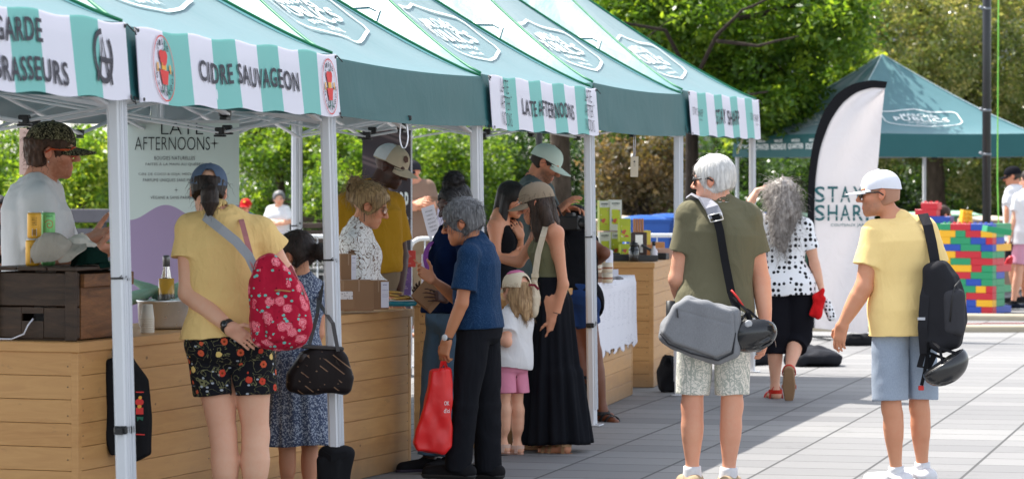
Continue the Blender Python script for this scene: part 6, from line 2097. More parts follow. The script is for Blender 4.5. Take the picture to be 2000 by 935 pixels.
 p.hair(plain('short_dark_hair', (.03, .02, .014, 1), .7), .006, -.06, top=.002, amp=.001, vox=.01)
 p.cap(fabric('black_cotton', (.012, .012, .016, 1)), tilt=6, size=1.05)
 mb = MB()
 mb.ribbon([p.J['shR'] + V(0, -.03, .06), (p.nb + p.pel) / 2 + V(.03, -.19, .05), p.pel + V(-.12, -.16, .05)], p.rs, .04, .004)
 p.mpart(mb, 'bag_strap', BLACK_FABRIC)
 for a in 'LR': p.shoe(a, BLACK_FABRIC, SOLE_BLACK)
 p = Person(40.2, dict(head=(2010, 352, 0), neck=(2008, 376), shL=(1988, 388, -.04), shR=(2032, 388, .04), elL=(1982, 428, -.05), elR=(2038, 428, 0), wrL=(1973, 462, -.05), wrR=(2030, 460, -.1), hdL=(1968, 480, -.05),
  **arms_legs((1998, 460, -.04), (2020, 460, .04), (1990, 526, -.06), (2014, 526, .06), (1979, 592, -.04), (2008, 592, .08))),
  skin_tone('fair'), 'M', -70, -80, 10, 0, .235, g=1.05, vox=.010, feet=(-78, -80))
 p.body('person', 'person in white tee and pink shorts at the toy brick wall')
 p.top(fabric('white_jersey', srgb(226, 226, 228)), hem=-.2, ease=.03, sleeve=.6, sl_ease=.03, vox=.01)
 p.bottoms(fabric('dusty_pink_cotton', srgb(218, 160, 182)), leg=.85, hem_r=.115, thigh_ease=.04, vox=.01)
 p.hair(H_DBROWN, .014, -.06, vox=.01)
 for a in 'LR': p.shoe(a, fabric('navy_mesh', srgb(30, 36, 48)), SOLE_WHITE, cuff=BLACK_FABRIC)
 # ---- child behind the brick wall
 p = Person(39.9, dict(head=(1843, 420, 0), neck=(1846, 441), shL=(1832, 448, 0), shR=(1862, 448, 0), elL=(1830, 474, -.05), elR=(1874, 464, -.06), wrL=(1838, 490, -.1), wrR=(1872, 438, -.14), hdR=(1884, 430, -.14),
  **arms_legs((1840, 510), (1856, 510), (1840, 560), (1856, 560), (1840, 598), (1856, 598))), skin_tone('fair'), 'M', 120, 70, 10, 0, .21, vox=.010, feet=(90, 90))
 p.body('person', 'child half hidden behind the toy brick wall holding a yellow brick')
 p.top(fabric('red_jersey', srgb(176, 40, 44)), hem=-.1, ease=.02, vox=.01)
 p.bottoms(fabric('dark_denim', (.03, .035, .05, 1)), vox=.01)
 p.hair(H_BROWN, .014, -.06, vox=.01)
# ------------------------------------------------------------------ props
def sdf_obj(name, mat, build, lo, hi, vox=.006, parent=None, origin=None, amp=0.0, fx=20., seed=0.):
 F = Field(lo, hi, vox); build(F)
 v, f = F.mesh()
 if amp:
  n = vnormals(v, f); v = v + n * (vnoise(v * V(fx, fx, fx * .6) + seed) * amp)[:, None]
 return link_mesh(name, v, f, mat, parent, True, origin)

class DummyHead(Person):
 def __init__(s, pos, M, hk=1.0):
  s.hd, s.H, s.hk = np.asarray(pos, float), M, hk
  s.origin = np.asarray(pos, float)

def loose_cap(pos, M, mat, label, **kw):
 h = DummyHead(pos, M); h.obj = None
 t = empty('baseball_cap', pos); h.obj = t; h.k = 1
 tag(t, label, 'cap', 'caps laid on the wooden crate')
 c = h.cap(mat, name='crown', **kw)
 for ob in [c] + list(c.children):      # soft cloth that has been dropped in a heap
  n = len(ob.data.vertices); v = np.zeros(n * 3); ob.data.vertices.foreach_get('co', v); v = v.reshape(-1, 3)
  v += np.stack([vnoise(v * 22 + 3), vnoise(v * 22 + 8), vnoise(v * 20 + 15) * 1.3], 1) * .014
  ob.data.vertices.foreach_set('co', v.ravel()); ob.data.update()
 return t

def stall_goods():
 # --- the old crate on the first counter
 t, o, rz, ht = CN1
 c = on_counter(CN1, .10, .05)
 M = Rz(rz)
 cr = empty('wooden_crate', c, rz); tag(cr, 'dark weathered wooden crate with hand hole standing on the long counter', 'crate')
 Wd, Dp, Hh, th = .52, .46, .315, .02      # x = along counter (depth), y = inward
 dark = old_wood('weathered_dark_wood', (.016, .009, .005, 1), (.085, .046, .026, 1))
 oran = old_wood('amber_stained_wood', (.075, .028, .010, 1), (.32, .13, .042, 1))
 b = MB()
 for z0, z1 in ((.012, .15), (.156, .305)):   # near end boards, the lower one with its hand hole
  if z0 < .1:
   hw, hz, zc = .055, .017, .105
   b.box((th / 2, Dp / 4 - hw / 2, (z0 + z1) / 2), (th / 2, Dp / 4 - hw / 2 - .001, (z1 - z0) / 2), None, .003)
   b.box((th / 2, Dp * .75 + hw / 2, (z0 + z1) / 2), (th / 2, Dp / 4 - hw / 2 - .001, (z1 - z0) / 2), None, .003)
   b.box((th / 2, Dp / 2, (z0 + zc - hz) / 2), (th / 2, hw, (zc - hz - z0) / 2)); b.box((th / 2, Dp / 2, (z1 + zc + hz) / 2), (th / 2, hw, (z1 - zc - hz) / 2))
  else:
   b.box((th / 2, Dp / 2, (z0 + z1) / 2), (th / 2, Dp / 2 - .002, (z1 - z0) / 2), None, .003)
 for y in (.03, Dp - .03): b.box((-.010, y, Hh / 2), (.010, .028, Hh / 2), None, .004)
 b.build('end_panel', dark, cr)
 b = MB(); b.box((Wd / 2 + th, .0075, .125), (Wd / 2 - .012, .0075, .118), None, .003); b.box((Wd / 2 + th, -.004, .27), (Wd / 2 - .012, .012, .030), None, .003)
 b.build('side_panel', oran, cr)
 b = MB()
 b.box((Wd / 2, Dp - .008, Hh / 2), (Wd / 2 - .02, .008, Hh / 2 - .01)); b.box((Wd, Dp / 2, Hh / 2), (.01, Dp / 2 - .02, Hh / 2 - .01)); b.box((Wd / 2, Dp / 2, .01), (Wd / 2 - .02, Dp / 2 - .02, .008))
 b.build('box_side', dark, cr)
 b = MB()
 for i in range(3): b.box((Wd / 2 + .005, Dp * (i + .5) / 3, Hh + .008), (Wd / 2 + .016, Dp / 6 - .003, .008), None, .003)
 b.build('lid', dark, cr)
 ctop = c + V(0, 0, Hh + .016)
 def on_crate(x, y, z=0): return ctop + M @ V(x, y, 0) + V(0, 0, z)
 # cans
 def can(pos, mat, label, swirl=None, rot=0):
  t = empty('drink_can', pos, rot); tag(t, label, 'can', 'drink cans on the crate')
  mb = MB(); mb.lathe([(.026, 0), (.0315, .006), (.0325, .012), (.0325, .108), (.0295, .118)], 28); mb.build('can_body', mat, t)
  mb = MB(); mb.lathe([(.0295, .118), (.027, .1225), (.0265, .1225), (.025, .119), (0, .119)], 24); mb.build('can_lid', STEEL, t)
  def pl(x, y, r=.0331): a = x / r - PI / 2; return V(r * math.cos(a), r * math.sin(a), y)
  if swirl:
   sg = Sign(pl); sg.stroke([((.003 + .0022 * q) * math.cos(q * 1.0) * 1.0, .062 + (.003 + .0022 * q) * math.sin(q)) for q in np.linspace(0, 9, 50)], .0035); sg.build('swirl_print', swirl, t)
   sg = Sign(pl); sg.text('SESSION', 0, .098, .03, .006, .02); sg.build('lettering', plain('can_green_ink', srgb(40, 110, 70), .6), t)
  else:
   sg = Sign(pl); sg.poly([(-.014, .012), (.008, .012), (.008, .045), (-.014, .045)]); sg.build('barcode_label', PAPER, t)
   sg = Sign(lambda x, y: pl(x, y, .0334))
   for i in range(7): sg.poly([(-.012 + i * .0028, .016), (-.0105 + i * .0028, .016), (-.0105 + i * .0028, .042), (-.012 + i * .0028, .042)])
   for i in range(5): sg.text(('CIDRE', 'POMMES', 'DU QUEBEC', 'BIO', '5,5 %')[i], -.003, .06 + i * .008, .024, .005, .01)
   sg.build('lettering', plain('can_brown_ink', srgb(120, 76, 20), .6), t)
  return t
 yel, grn = plain('can_yellow', srgb(232, 172, 52), .35, .2, .04), plain('can_green', srgb(132, 206, 128), .35, .2, .04)
 p1, p2 = P(67, 0, 15.0), P(93, 0, 15.04)
 z0 = ctop[2]
 can(V(p1[0] - .008, p1[1], z0), yel, 'yellow drink can at the bottom of its stack, beside the beige cap', None, .25)
 can(V(p1[0], p1[1], z0 + .125), yel, 'upper yellow drink can with barcode label facing out', None, .25)
 gr1 = can(V(p2[0], p2[1] + .02, z0), grn, 'lower green drink can mostly hidden behind the beige cap', plain('orange_swirl', srgb(206, 112, 58), .6), .3)
 can(V(p2[0], p2[1] + .02, z0 + .125), grn, 'upper green drink can with an orange swirl', plain('orange_swirl', srgb(206, 112, 58), .6), .3)
 q = P(112, 0, 14.92)
 loose_cap(V(q[0], q[1], z0 + .035), frame(112, -10, 24), fabric('beige_cotton', srgb(176, 168, 156), .92, .08, .6, 16.), 'beige cap lying crumpled against the yellow cans', tilt=0, brim=.075, size=.98, droop=.012)
 q = P(158, 0, 15.02)
 loose_cap(V(q[0], q[1], z0 + .025), frame(70, 12, -20), fabric('cream_cap_cotton', srgb(222, 214, 202), .92, .05, .4, 14.), 'cream cap between the beige cap and the dark green one', tilt=0, brim=.06, size=.9)
 q = P(180, 0, 14.98)
 loose_cap(V(q[0], q[1], z0 - .022), frame(86, 2, 0), fabric('bottle_green_cotton', srgb(20, 44, 38), .9, .1, .3), 'dark green cap with brim towards the tent pole', tilt=0, brim=.085, size=.86)
 # white cord from the hand hole
 mb = MB(); a = c + M @ V(-.012, .22, .10)
 mb.tube([a, a + M @ V(-.012, .02, -.03), a + M @ V(-.014, .04, -.07), a + M @ V(-.02, .10, -.094), a + M @ V(-.02, .2, -.094)], .004, 6)
 k = mb.build('cord_tail', PAPER, None, a); tag(k, 'white cord trailing from the crate hand hole', 'cord'); k.name = 'cord'

 # --- steel tub with bottles, cups
 tp = on_counter(CN1, 1.42, .23)
 tub = empty('steel_tub', tp, rz); tag(tub, 'oval stainless steel tub of bottles on the long counter', 'tub')
 mb = MB(); mb.lathe([(.0, .004), (.90, .004), (.97, .02), (1.0, .13), (1.04, .134), (1.04, .142), (.98, .142), (.95, .03), (0, .02)], 40, np.diag([.235, .135, 1.0]), (0, 0, 0)); mb.build('basin', STEEL, tub)
 mb = MB()
 mb.box((.06, -.138, .10), (.022, .006, .012), None, .003); mb.tube([V(.045, -.146, .10), V(.045, -.166, .075), V(.06, -.17, .062), V(.075, -.166, .075), V(.075, -.146, .10)], .004, 6)
 mb.build('handle', plain('dark_steel', (.12, .12, .12, 1), .3, 1), tub)
 gl = NT('clear_glass'); gl.done((.94, .97, .95, 1), .02, 0, .5, IOR=1.35, Transmission_Weight=.92); M_GLASS = gl.m
 cider = plain('golden_cider', srgb(206, 156, 52), .12, 0, .05, 6)
 def bottle(pos, lean, label, col, h=1.0, full=.5):
  t = empty('glass_bottle', pos); tag(t, label, 'bottle', 'bottles in the steel tub')
  Mx = Rx(lean[0]) @ Ry(lean[1])
  pr = [(0, 0), (.036, .002), (.0385, .012), (.039, .10), (.034, .15), (.022, .20), (.0145, .24), (.0135, .275), (.0155, .278), (.0155, .288), (.0, .288)]
  mb = MB(); mb.lathe([(r * h, z * h) for r, z in pr], 24, Mx); mb.build('glass', col, t)
  if full:
   mb = MB(); mb.lathe([(0, .004), (.035 * h, .006), (.037 * h, .02), (.0375 * h, .10 * h), (.035 * h, .145 * h * full * 2), (0, .145 * h * full * 2)], 20, Mx); mb.build('cider', cider, t)
  mb = MB(); mb.lathe([(.0165 * h, .245 * h), (.0168 * h, .29 * h), (.012 * h, .296 * h), (0, .297 * h)], 16, Mx); mb.build('foil_cap', plain('silver_foil', srgb(120, 118, 116), .35, .7, .3, 60), t)
 bp = P(325, 0, 16.03)
 bottle(V(bp[0], bp[1], ht + .035), (0, 0), 'clear bottle of golden cider standing in the tub', M_GLASS, 1.08, .66)
 gg = plain('pale_green_glass', srgb(150, 190, 168), .12, 0, .1, 8)
 for i, (u, v_, lx, ly, lb) in enumerate(((272, 578, .3, 1.25, 'pale green bottle lying over the left rim of the tub'), (298, 574, -.3, -1.1, 'pale green bottle lying behind the cups, neck to the right'), (350, 572, .5, 1.0, 'pale green bottle leaning right of the golden bottle'))):
  q = P(u, v_, 16.08 + .04 * i); bottle(V(q[0] - .1 * math.sin(ly), q[1], q[2] - .03), (lx * .4, ly), lb, gg, .85, 0)
 mb = MB(); rr = np.random.RandomState(5)
 for i in range(26):
  a = rr.rand() * 6.28; k = rr.rand() ** .5
  mb.box(tp + Rz(rz) @ V(.2 * k * math.cos(a), .105 * k * math.sin(a), .118 + .012 * rr.rand()), (.015, .014, .013), Rz(rr.rand() * 3) @ Rx(rr.rand() * 3), .003)
 tag(mb.build('ice_cubes', plain('cloudy_ice', srgb(206, 226, 220), .15, 0, .05), None, tp), 'ice cubes filling the steel tub around the bottles', 'ice', kind='stuff')
 cp = P(288, 0, 15.52)
 for i in range(7):
  mb = MB(); mb.lathe([(0, .0), (.0325, .0), (.0335, .003), (.0325, .006), (.0245, .072), (.0, .072)], 26)
  k = mb.build('paper_cup', plain('cream_paper_cup', srgb(226, 218, 204), .7, 0, .03)); k.location = (cp[0], cp[1], ht + .0105 * i)
  tag(k, 'cream paper cup in the upturned stack before the steel tub', 'cup', 'upturned cups stacked before the tub')
 # --- parcels at the far end
 def parcel(u, v_, d, w, dp, h, rot, label, lab=None, tape=True, mat=CARD, name='cardboard_box', cat='box', group='cardboard boxes on the long counter'):
  q = P(u, v_, d); t = empty(name, q, R(rot)); tag(t, label, cat, group)
  mb = MB(); mb.box((0, 0, h / 2), (w / 2, dp / 2, h / 2), None, .002); mb.build('carton', mat, t)
  if tape:
   mb = MB(); mb.box((0, 0, h + .0012), (w / 2 - .002, .02, .001)); mb.box((0, -dp / 2 - .001, h - .03), (.003, .0008, .03)); mb.build('tape', plain('brown_tape', srgb(166, 130, 100), .4, 0, .05), t)
  if lab:
   mb = MB(); s_, x0, x1, z0, z1 = lab
   if s_ == 'x': mb.box((w / 2 + .0012, (x0 + x1) / 2 * dp, (z0 + z1) / 2 * h), (.001, (x1 - x0) / 2 * dp, (z1 - z0) / 2 * h))
   else: mb.box(((x0 + x1) / 2 * w, -dp / 2 - .0012, (z0 + z1) / 2 * h), ((x1 - x0) / 2 * w, .001, (z1 - z0) / 2 * h))
   lo = mb.build('paper_label', PAPER, t)
   sg = Sign((lambda x, y: V(w / 2 + .003, x, y)) if s_ == 'x' else (lambda x, y: V(x, -dp / 2 - .003, y)))
   ww = (dp if s_ == 'x' else w); cx = (x0 + x1) / 2 * ww; lw = (x1 - x0) * ww
   sg.text('BOUGIE', cx, h * (z1 - .12), lw * .5, .006, .02); sg.text('LATE AFTERNOONS', cx, h * (z1 - .3), lw * .75, .004, .0)
   for i in range(3): sg.text('CIRE DE COCO & SOJA', cx, h * (z1 - .45) - i * .007, lw * .7, .0035, .0)
   sg.build('lettering', plain('lilac_ink', srgb(120, 104, 150), .7), lo)
  return t
 parcel(694, 606, 17.75, .165, .15, .165, 18, 'big plain cardboard box left of the labelled one', None)
 parcel(733, 603, 17.85, .115, .13, .155, 18, 'cardboard box with white label, beside the yellow mailers', ('y', .12, .5, .06, .96))
 parcel(677, 551, 17.95, .085, .10, .155, 15, 'small upright cardboard box standing on the big plain one', ('y', .18, .5, .05, .97))
 parcel(676, 604, 17.55, .075, .06, .055, 14, 'small low cardboard box in front of the big plain one', None, False)
 parcel(676, 589, 17.55, .066, .05, .055, 10, 'little printed packet on the low cardboard box', None, False, pattern_fabric('printed_packet', pat_pin(srgb(214, 206, 204), srgb(110, 90, 96), 70.)), 'printed_packet', 'packet')
 tray = P(783, 597, 18.05); ty = empty('blue_tray', tray, R(22)); tag(ty, 'turquoise tray with white rim under the yellow mailers', 'tray')
 mb = MB(); mb.lathe([(0, 0), (.9, 0), (1, .012), (1.03, .03), (.99, .03), (.93, .012), (0, .010)], 32, np.diag([.092, .075, 1.])); mb.build('dish', plain('turquoise_plastic', srgb(36, 136, 156), .35), ty)
 mb = MB(); mb.tube([V(.095 * math.cos(a), .078 * math.sin(a), .032) for a in np.linspace(0, 2 * PI, 40)], .004, 6, caps=False); mb.build('rim', plain('white_plastic_rim', srgb(222, 226, 226), .4), ty)
 for i, (u, v_, dd, rt, tilt) in enumerate(((772, 579, 0, 10, .15), (782, 584, -.05, -14, -.1), (795, 583, .0, 35, .3), (768, 572, .05, -5, .05))):
  q = P(u, v_, 18.05 + dd); t = empty('padded_mailer', q, R(rt))
  tag(t, ('yellow padded mailer at the back left of the blue tray', 'yellow padded mailer lying in front on the blue tray', 'yellow padded mailer leaning at the right of the blue tray', 'topmost yellow padded mailer of the blue tray')[i], 'mailer', 'yellow mailers in the blue tray')
  mm = Ry(tilt)
  mb = MB(); G = []
  for a in range(7):
   G.append([mm @ V(-.055 + .11 * a / 6, -.04 + .08 * b / 6, .004 + .010 * math.sin(PI * a / 6) * math.sin(PI * b / 6)) for b in range(7)])
  mb.grid(G); mb.grid([[p - V(0, 0, .008) for p in r_[::-1]] for r_ in G]); mb.build('envelope', plain('mailer_yellow', srgb(228, 176, 84), .6, 0, .05), t)
  mb = MB(); mb.box(mm @ V(0, -.005, .0155), (.02, .015, .0006), mm); mb.build('sticker', plain('grey_sticker', srgb(150, 136, 120), .6), t)
 # --- candle boxes on the near end of the second counter
 ht2 = CN2[3]
 for i, (u, v_, dd, w, h, col, lb) in enumerate(((788, 583, 20.0, .078, .10, srgb(98, 66, 126), 'lower purple candle box under the other one'), (789, 552, 20.0, .076, .095, srgb(112, 76, 138), 'upper purple candle box under the red one'), (793, 521, 20.0, .098, .10, srgb(206, 48, 34), 'red candle box on top of the purple ones'))):
  q = P(u, v_, dd); t = empty('candle_box', q, R(16)); tag(t, lb, 'box', 'coloured candle boxes in a stack')
  m_ = plain('candle_card_%d' % i, col, .5, 0, .05)
  mb = MB(); mb.box((0, 0, h / 2), (w / 2, w / 2, h / 2), None, .002); mb.build('carton', m_, t)
  sg = Sign(lambda x, y: V(x, -w / 2 - .002, y)); sg.text('LATE', 0, h * .72, w * .3, h * .06, .0); sg.text('AFTERNOONS', 0, h * .62, w * .45, h * .06, .0); sg.text('BOUGIE', 0, h * .2, w * .4, h * .05, .0)
  sg.build('lettering', plain('pale_foil', srgb(214, 190, 190), .4), t)
 q = P(790, 600, 20.0)
 mb = MB(); mb.box((0, 0, 0), (.16, .09, .008)); o_ = mb.build('display_board', PAPER); o_.location = (q[0], q[1], ht2 + .008 + .0); tag(o_, 'low display board under the candle boxes', 'display')
 # sign in holder, clear box
 q = P(846, 462, 20.6); t = empty('sign_holder', (q[0], q[1], ht2), R(25)); tag(t, 'slanted white price sheet in a holder beyond the navy tee woman', 'sign')
 mb = MB(); hh = 1.63 - (405 - 346) / (FPX / 20.6) - ht2
 mb.box((0, .03, hh - .085), (.045, .0015, .095), Ry(-.28)); sh = mb.build('price_sheet', PAPER, t)
 mb = MB(); mb.bar(V(.0, .035, .0), V(.0, .035, hh - .15), .012, .006); mb.box((0, .03, .004), (.05, .04, .004), None, .002); mb.build('stand', plain('clear_acrylic', srgb(200, 204, 208), .1), t)
 sg = Sign(lambda x, y: Ry(-.28) @ V(x, 0, y) + V(0, .0265, hh - .085))
 for i in range(6): sg.text(('BOUGIES', 'CHANDELLES 8 OZ', 'GRANDE 12 OZ', 'RECHARGE', 'PARFUMS', 'COFFRET')[i], 0, .06 - i * .025, .05, .008, .0)
 sg.build('lettering', INK, sh)
 q = P(836, 545, 20.3); t = empty('acrylic_box', (q[0], q[1], ht2)); tag(t, 'clear acrylic leaflet box behind the gesturing hand', 'holder')
 mb = MB(); mb.box((0, 0, .13), (.04, .03, .13), None, .003); mb.build('case', plain('frosted_acrylic', srgb(214, 210, 222), .15), t)
 mb = MB(); mb.box((-.012, -.032, .14), (.010, .001, .09)); mb.box((.016, -.032, .12), (.008, .001, .08)); mb.build('leaflet', plain('lilac_card', srgb(178, 160, 200), .6), t)

 # --- lace cloth over the far end of the second counter
 t2, o2, rz2, _ = CN2
 Mz = Rz(rz2); L = 4.95
 lace = NT('white_lace'); v = lace.coord()
 hole = lace.math('LESS_THAN', lace.vor(v, 75., rand=.5), .26)
 band = lace.math('GREATER_THAN', lace.noise(lace.coord(scale=(.2, .2, 9.)), 1.0, 2), .47)
 cc = lace.mix(lace.math('MULTIPLY', hole, band), srgb(232, 230, 236), srgb(178, 176, 186))
 lace.done(cc, .9, 0, .2, lace.bump(lace.vor(v, 75., rand=.5), .5, .004))
 mb = MB(); G = []
 x0, x1 = L - 1.9, L + .03
 prof = [(.62, .0)] + [(y, .004) for y in np.linspace(.6, -.012, 6)] + [(-.024, -.004 - .53 * i / 10) for i in range(1, 11)]
 for j, (y, z) in enumerate(prof):
  row = []
  for i in range(61):
   x = x0 + (x1 - x0) * i / 60
   dr = max(0, -z)
   yy = y - .02 * dr * (1 + math.sin(i * .9) * .8 + .5 * math.sin(i * 2.1)); zz = z * (1 - .10 * abs(math.sin(i * .33 + .6)))
   row.append(V(x + .03 * dr * math.sin(i * .4), yy, CN2[3] + zz))
  G.append(row)
 mb.grid(G); mb.grid([[q + V(0, .003, -.003) for q in r_[::-1]] for r_ in G])
 cl = mb.build('lace_cloth', lace.m); cl.location = o2; cl.rotation_euler = (0, 0, rz2)
 tag(cl, 'white lace cloth draped over the counter front', 'tablecloth')
 # --- ceramics and small ware on the cloth
 rr = np.random.RandomState(12)
 CER = [plain('cream_ceramic', srgb(214, 200, 176), .35), plain('sand_ceramic', srgb(198, 178, 150), .4), plain('blush_ceramic', srgb(206, 172, 150), .4)]
 spots = [(1130, 0), (1142, 1), (1166, 0), (1176, 1), (1128, 2), (1172, 2), (1150, 2), (1120, 0), (1186, 0)]
 where = ['beside the bracelet arm', 'left of the pole, stacked low', 'just right of the pole', 'right of the pole near the grey stones', 'at the back left of the cloth', 'at the back right of the pole', 'behind the pole', 'nearest the tank top woman', 'rightmost, by the green boxes']
 for i, (u, k) in enumerate(spots):
  q = P(u, 0, 22.7 + .12 * (i % 4)); s_ = .030 + .008 * rr.rand()
  for lv in range(2 if i % 2 == 0 else 1):
   t = empty('candle_cup', (q[0], q[1], CN2[3] + .005 + lv * s_ * 1.9)); tag(t, 'small cream ceramic cup %s%s' % (where[i], ', upper of two' if lv else (', lower of two' if i % 2 == 0 else '')), 'cup', 'ceramic cups on the lace cloth')
   mb = MB(); mb.lathe([(0, 0), (s_ * .9, 0), (s_, .006), (s_, s_ * 1.8), (s_ * .9, s_ * 1.8), (s_ * .88, s_ * .6), (0, s_ * .55)], 18); mb.build('vessel', CER[k], t)
   mb = MB(); mb.lathe([(s_ * 1.012, s_ * .7), (s_ * 1.02, s_ * .72), (s_ * 1.02, s_ * 1.0), (s_ * 1.012, s_ * 1.02)], 18); mb.build('painted_band', plain('rust_glaze', srgb(150, 92, 62), .4), t)
 for i, (u, w, h, lb) in enumerate(((1134, .09, .10, 'tall cream gift box left of the tent pole'), (1146, .07, .16, 'taller cream gift box right behind the tent pole'))):
  q = P(u, 0, 23.4); mb = MB(); mb.box((0, 0, h / 2 + .003), (w / 2, w / 2, h / 2), None, .004); o_ = mb.build('gift_box', CER[i]); o_.location = (q[0], q[1], CN2[3] + .003); o_.rotation_euler = (0, 0, .3)
  tag(o_, lb, 'box', 'cream gift boxes on the lace cloth')
 q = P(1196, 520, 23.3)
 for i, (dx, sc) in enumerate(((-.03, 1.), (.04, .8))):
  mb = MB(); mb.lathe([(0, 0), (.05, .004), (.055, .014), (.03, .028), (0, .032)], 18, np.diag([sc, .8 * sc, sc])); o_ = mb.build('grey_stone', plain('slate_grey', srgb(128, 126, 130), .8, 0, .2, 30)); o_.location = (q[0] + dx, q[1] + dx, CN2[3] + .006)
  tag(o_, ('larger flat grey stone on the lace cloth', 'smaller flat grey stone right of the larger one')[i], 'stone', 'grey stones on the lace cloth')
 q = P(1200, 0, 23.5); t = empty('price_card', (q[0], q[1], CN2[3] + .005), R(-10)); tag(t, 'small tented white price card near the grey stones', 'card')
 mb = MB(); mb.box((0, -.012, .035), (.028, .001, .038), Rx(-.3)); mb.box((0, .012, .035), (.028, .001, .038), Rx(.3)); mb.build('card', PAPER, t)
 q = P(1190, 0, 23.9); mb = MB(); mb.lathe([(0, 0), (.022, 0), (.028, .02), (.028, .19), (.02, .20), (0, .2)], 20); o_ = mb.build('white_roll', PAPER); o_.location = (q[0], q[1], CN2[3] + .006); tag(o_, 'upright white paper roll before the green boxes', 'roll')
 q = P(1178, 0, 23.1); mb = MB(); mb.box((0, 0, .006), (.07, .05, .006), None, .003); o_ = mb.build('wooden_board', PLANK); o_.location = (q[0], q[1], CN2[3] + .007); tag(o_, 'thin wooden board on the lace cloth', 'board')

 # --- knives and boxes on the third counter
 h3 = CN3[3]
 def printed(name):
  t = NT(name); v = t.coord(); n = t.vor(v, 34.); cl = t.vor(v, 34., out='Color')
  s_ = t.sep(cl)
  c = t.ramp(s_[0], [(0, srgb(196, 206, 40)), (.35, srgb(176, 196, 60)), (.55, srgb(70, 110, 150)), (.68, srgb(206, 92, 60)), (.78, srgb(236, 230, 190)), (1, srgb(180, 200, 30))], 'CONSTANT')
  return t.done(c, .4)
 pm = printed('lime_printed_card'); wt = plain('white_coated_card', srgb(226, 228, 220), .4); gn = plain('lime_card', srgb(188, 202, 44), .4)
 def tool_box(u, v1, d, w, h, lb, body, head=True, pic=True):
  q = P(u, 0, d); z0 = HC - (v1 - HV) * d / FPX
  t = empty('tool_box', (q[0], q[1], z0), R(10)); tag(t, lb, 'box', 'green printed boxes by the knives')
  mb = MB(); mb.box((0, 0, h / 2), (w / 2, .04, h / 2), None, .002); mb.build('carton', body, t)
  if head:
   mb = MB(); mb.box((0, -.0412, h * .88), (w / 2 - .002, .001, h * .11)); hd = mb.build('header_strip', wt, t)
   sg = Sign(lambda x, y: V(x, -.0445, y)); sg.text('SAMBA', 0, h * .86, w * .7, h * .05, .04); sg.text('CISEAUX', 0, h * .81, w * .5, h * .025, .0); sg.build('lettering', plain('dark_green_ink', srgb(34, 70, 52), .6), hd)
  if pic:
   mb = MB(); mb.box((0, -.0412, h * .45), (w * .36, .001, h * .24)); mb.build('printed_picture', pm, t)
 tool_box(1179, 450, 26.2, .085, .24, 'tall white-and-lime printed box, left one of the pair on top', gn)
 tool_box(1201, 450, 26.2, .095, .245, 'tall white-and-lime printed box with scissors picture, right one on top', wt)
 tool_box(1180, 508, 26.2, .09, .225, 'lime printed box below the left tall one', wt)
 tool_box(1203, 508, 26.25, .09, .225, 'lime printed box below the right tall one', gn)
 tool_box(1219, 472, 26.0, .09, .185, 'lime box with red and blue picture in front of the tall pair', gn, False)
 tool_box(1221, 508, 26.0, .09, .13, 'low lime box under the one with the red and blue picture', gn, False)
 q = P(1246, 0, 26.2); zt = HC - (478 - HV) * 26.2 / FPX
 kb = empty('knife_block', (q[0], q[1], h3), R(8)); tag(kb, 'dark wooden knife block with tan handles', 'knife block')
 mb = MB(); mb.box((0, 0, .11), (.065, .05, .11), None, .004); mb.build('block', plain('walnut_block', srgb(66, 44, 40), .4), kb)
 mb = MB(); mb.box((0, -.0505, .13), (.03, .002, .07)); mb.build('steel_face', STEEL, kb)
 for i in range(4):
  mb = MB(); mb.box((-.03 + .022 * i, .0, .27), (.009, .012, .06), None, .004); mb.build('knife_handle', plain('tan_wood_handle', srgb(196, 130, 84), .45), kb)
 BX = plain('matt_black_card', (.022, .024, .026, 1), .5, 0, .1)
 rr = np.random.RandomState(3)
 nm = 0
 desc = ['black knife case at the front edge of the far counter', 'long black case lying behind the front one', 'black case under the dark jar', 'flat grey-black case on the right of the far counter', 'black box with open lid tilted up', 'thin black case on top of the pile', 'black case at the left end of the far counter']
 for (u, d, w, h, z, tl) in ((1262, 25.75, .16, .045, 0, 0), (1222, 25.85, .20, .05, 0, 0), (1232, 26.1, .14, .09, 0, 0), (1290, 26.3, .12, .05, 0, 0), (1262, 26.0, .09, .02, .09, .5), (1232, 26.1, .13, .03, .09, .0), (1196, 25.9, .12, .06, 0, 0)):
  q = P(u, 0, d); mb = MB(); mb.box((0, 0, h / 2), (w / 2, .055, h / 2), Ry(tl), .003); o_ = mb.build('knife_case', BX); o_.location = (q[0], q[1], h3 + .002 + z); o_.rotation_euler = (0, 0, .15 * rr.randn())
  tag(o_, desc[nm], 'case', 'black cases on the far counter'); nm += 1
 q = P(1238, 0, 25.62); t = empty('dark_jar', (q[0], q[1], h3 + .003)); tag(t, 'dark glass jar with wire clip at the front of the far counter', 'jar')
 mb = MB(); mb.lathe([(0, 0), (.036, .0), (.040, .01), (.040, .095), (.030, .11), (.030, .12)], 20); mb.build('vessel', glass_dark('smoked_glass', (.012, .013, .014, 1)), t)
 mb = MB(); mb.lathe([(.032, .12), (.034, .125), (.03, .145), (.01, .15), (.01, .16), (0, .162)], 18); mb.tube([V(.041 * math.cos(a), .041 * math.sin(a), .09) for a in np.linspace(0, 6.28, 20)], .0025, 5); mb.build('lid', BLACK_PLASTIC, t)
 q = P(1277, 0, 26.1); t = empty('oil_bottle', (q[0], q[1], h3 + .003)); tag(t, 'small bottle with white label and black cap near the shoulder of the olive tee', 'bottle')
 mb = MB(); mb.lathe([(0, 0), (.028, 0), (.030, .01), (.030, .07), (.012, .095), (.012, .115)], 18); mb.build('glass', PAPER, t)
 mb = MB(); mb.lathe([(.014, .112), (.014, .145), (0, .147)], 14); mb.build('cap', BLACK_PLASTIC, t)
 nm = 0
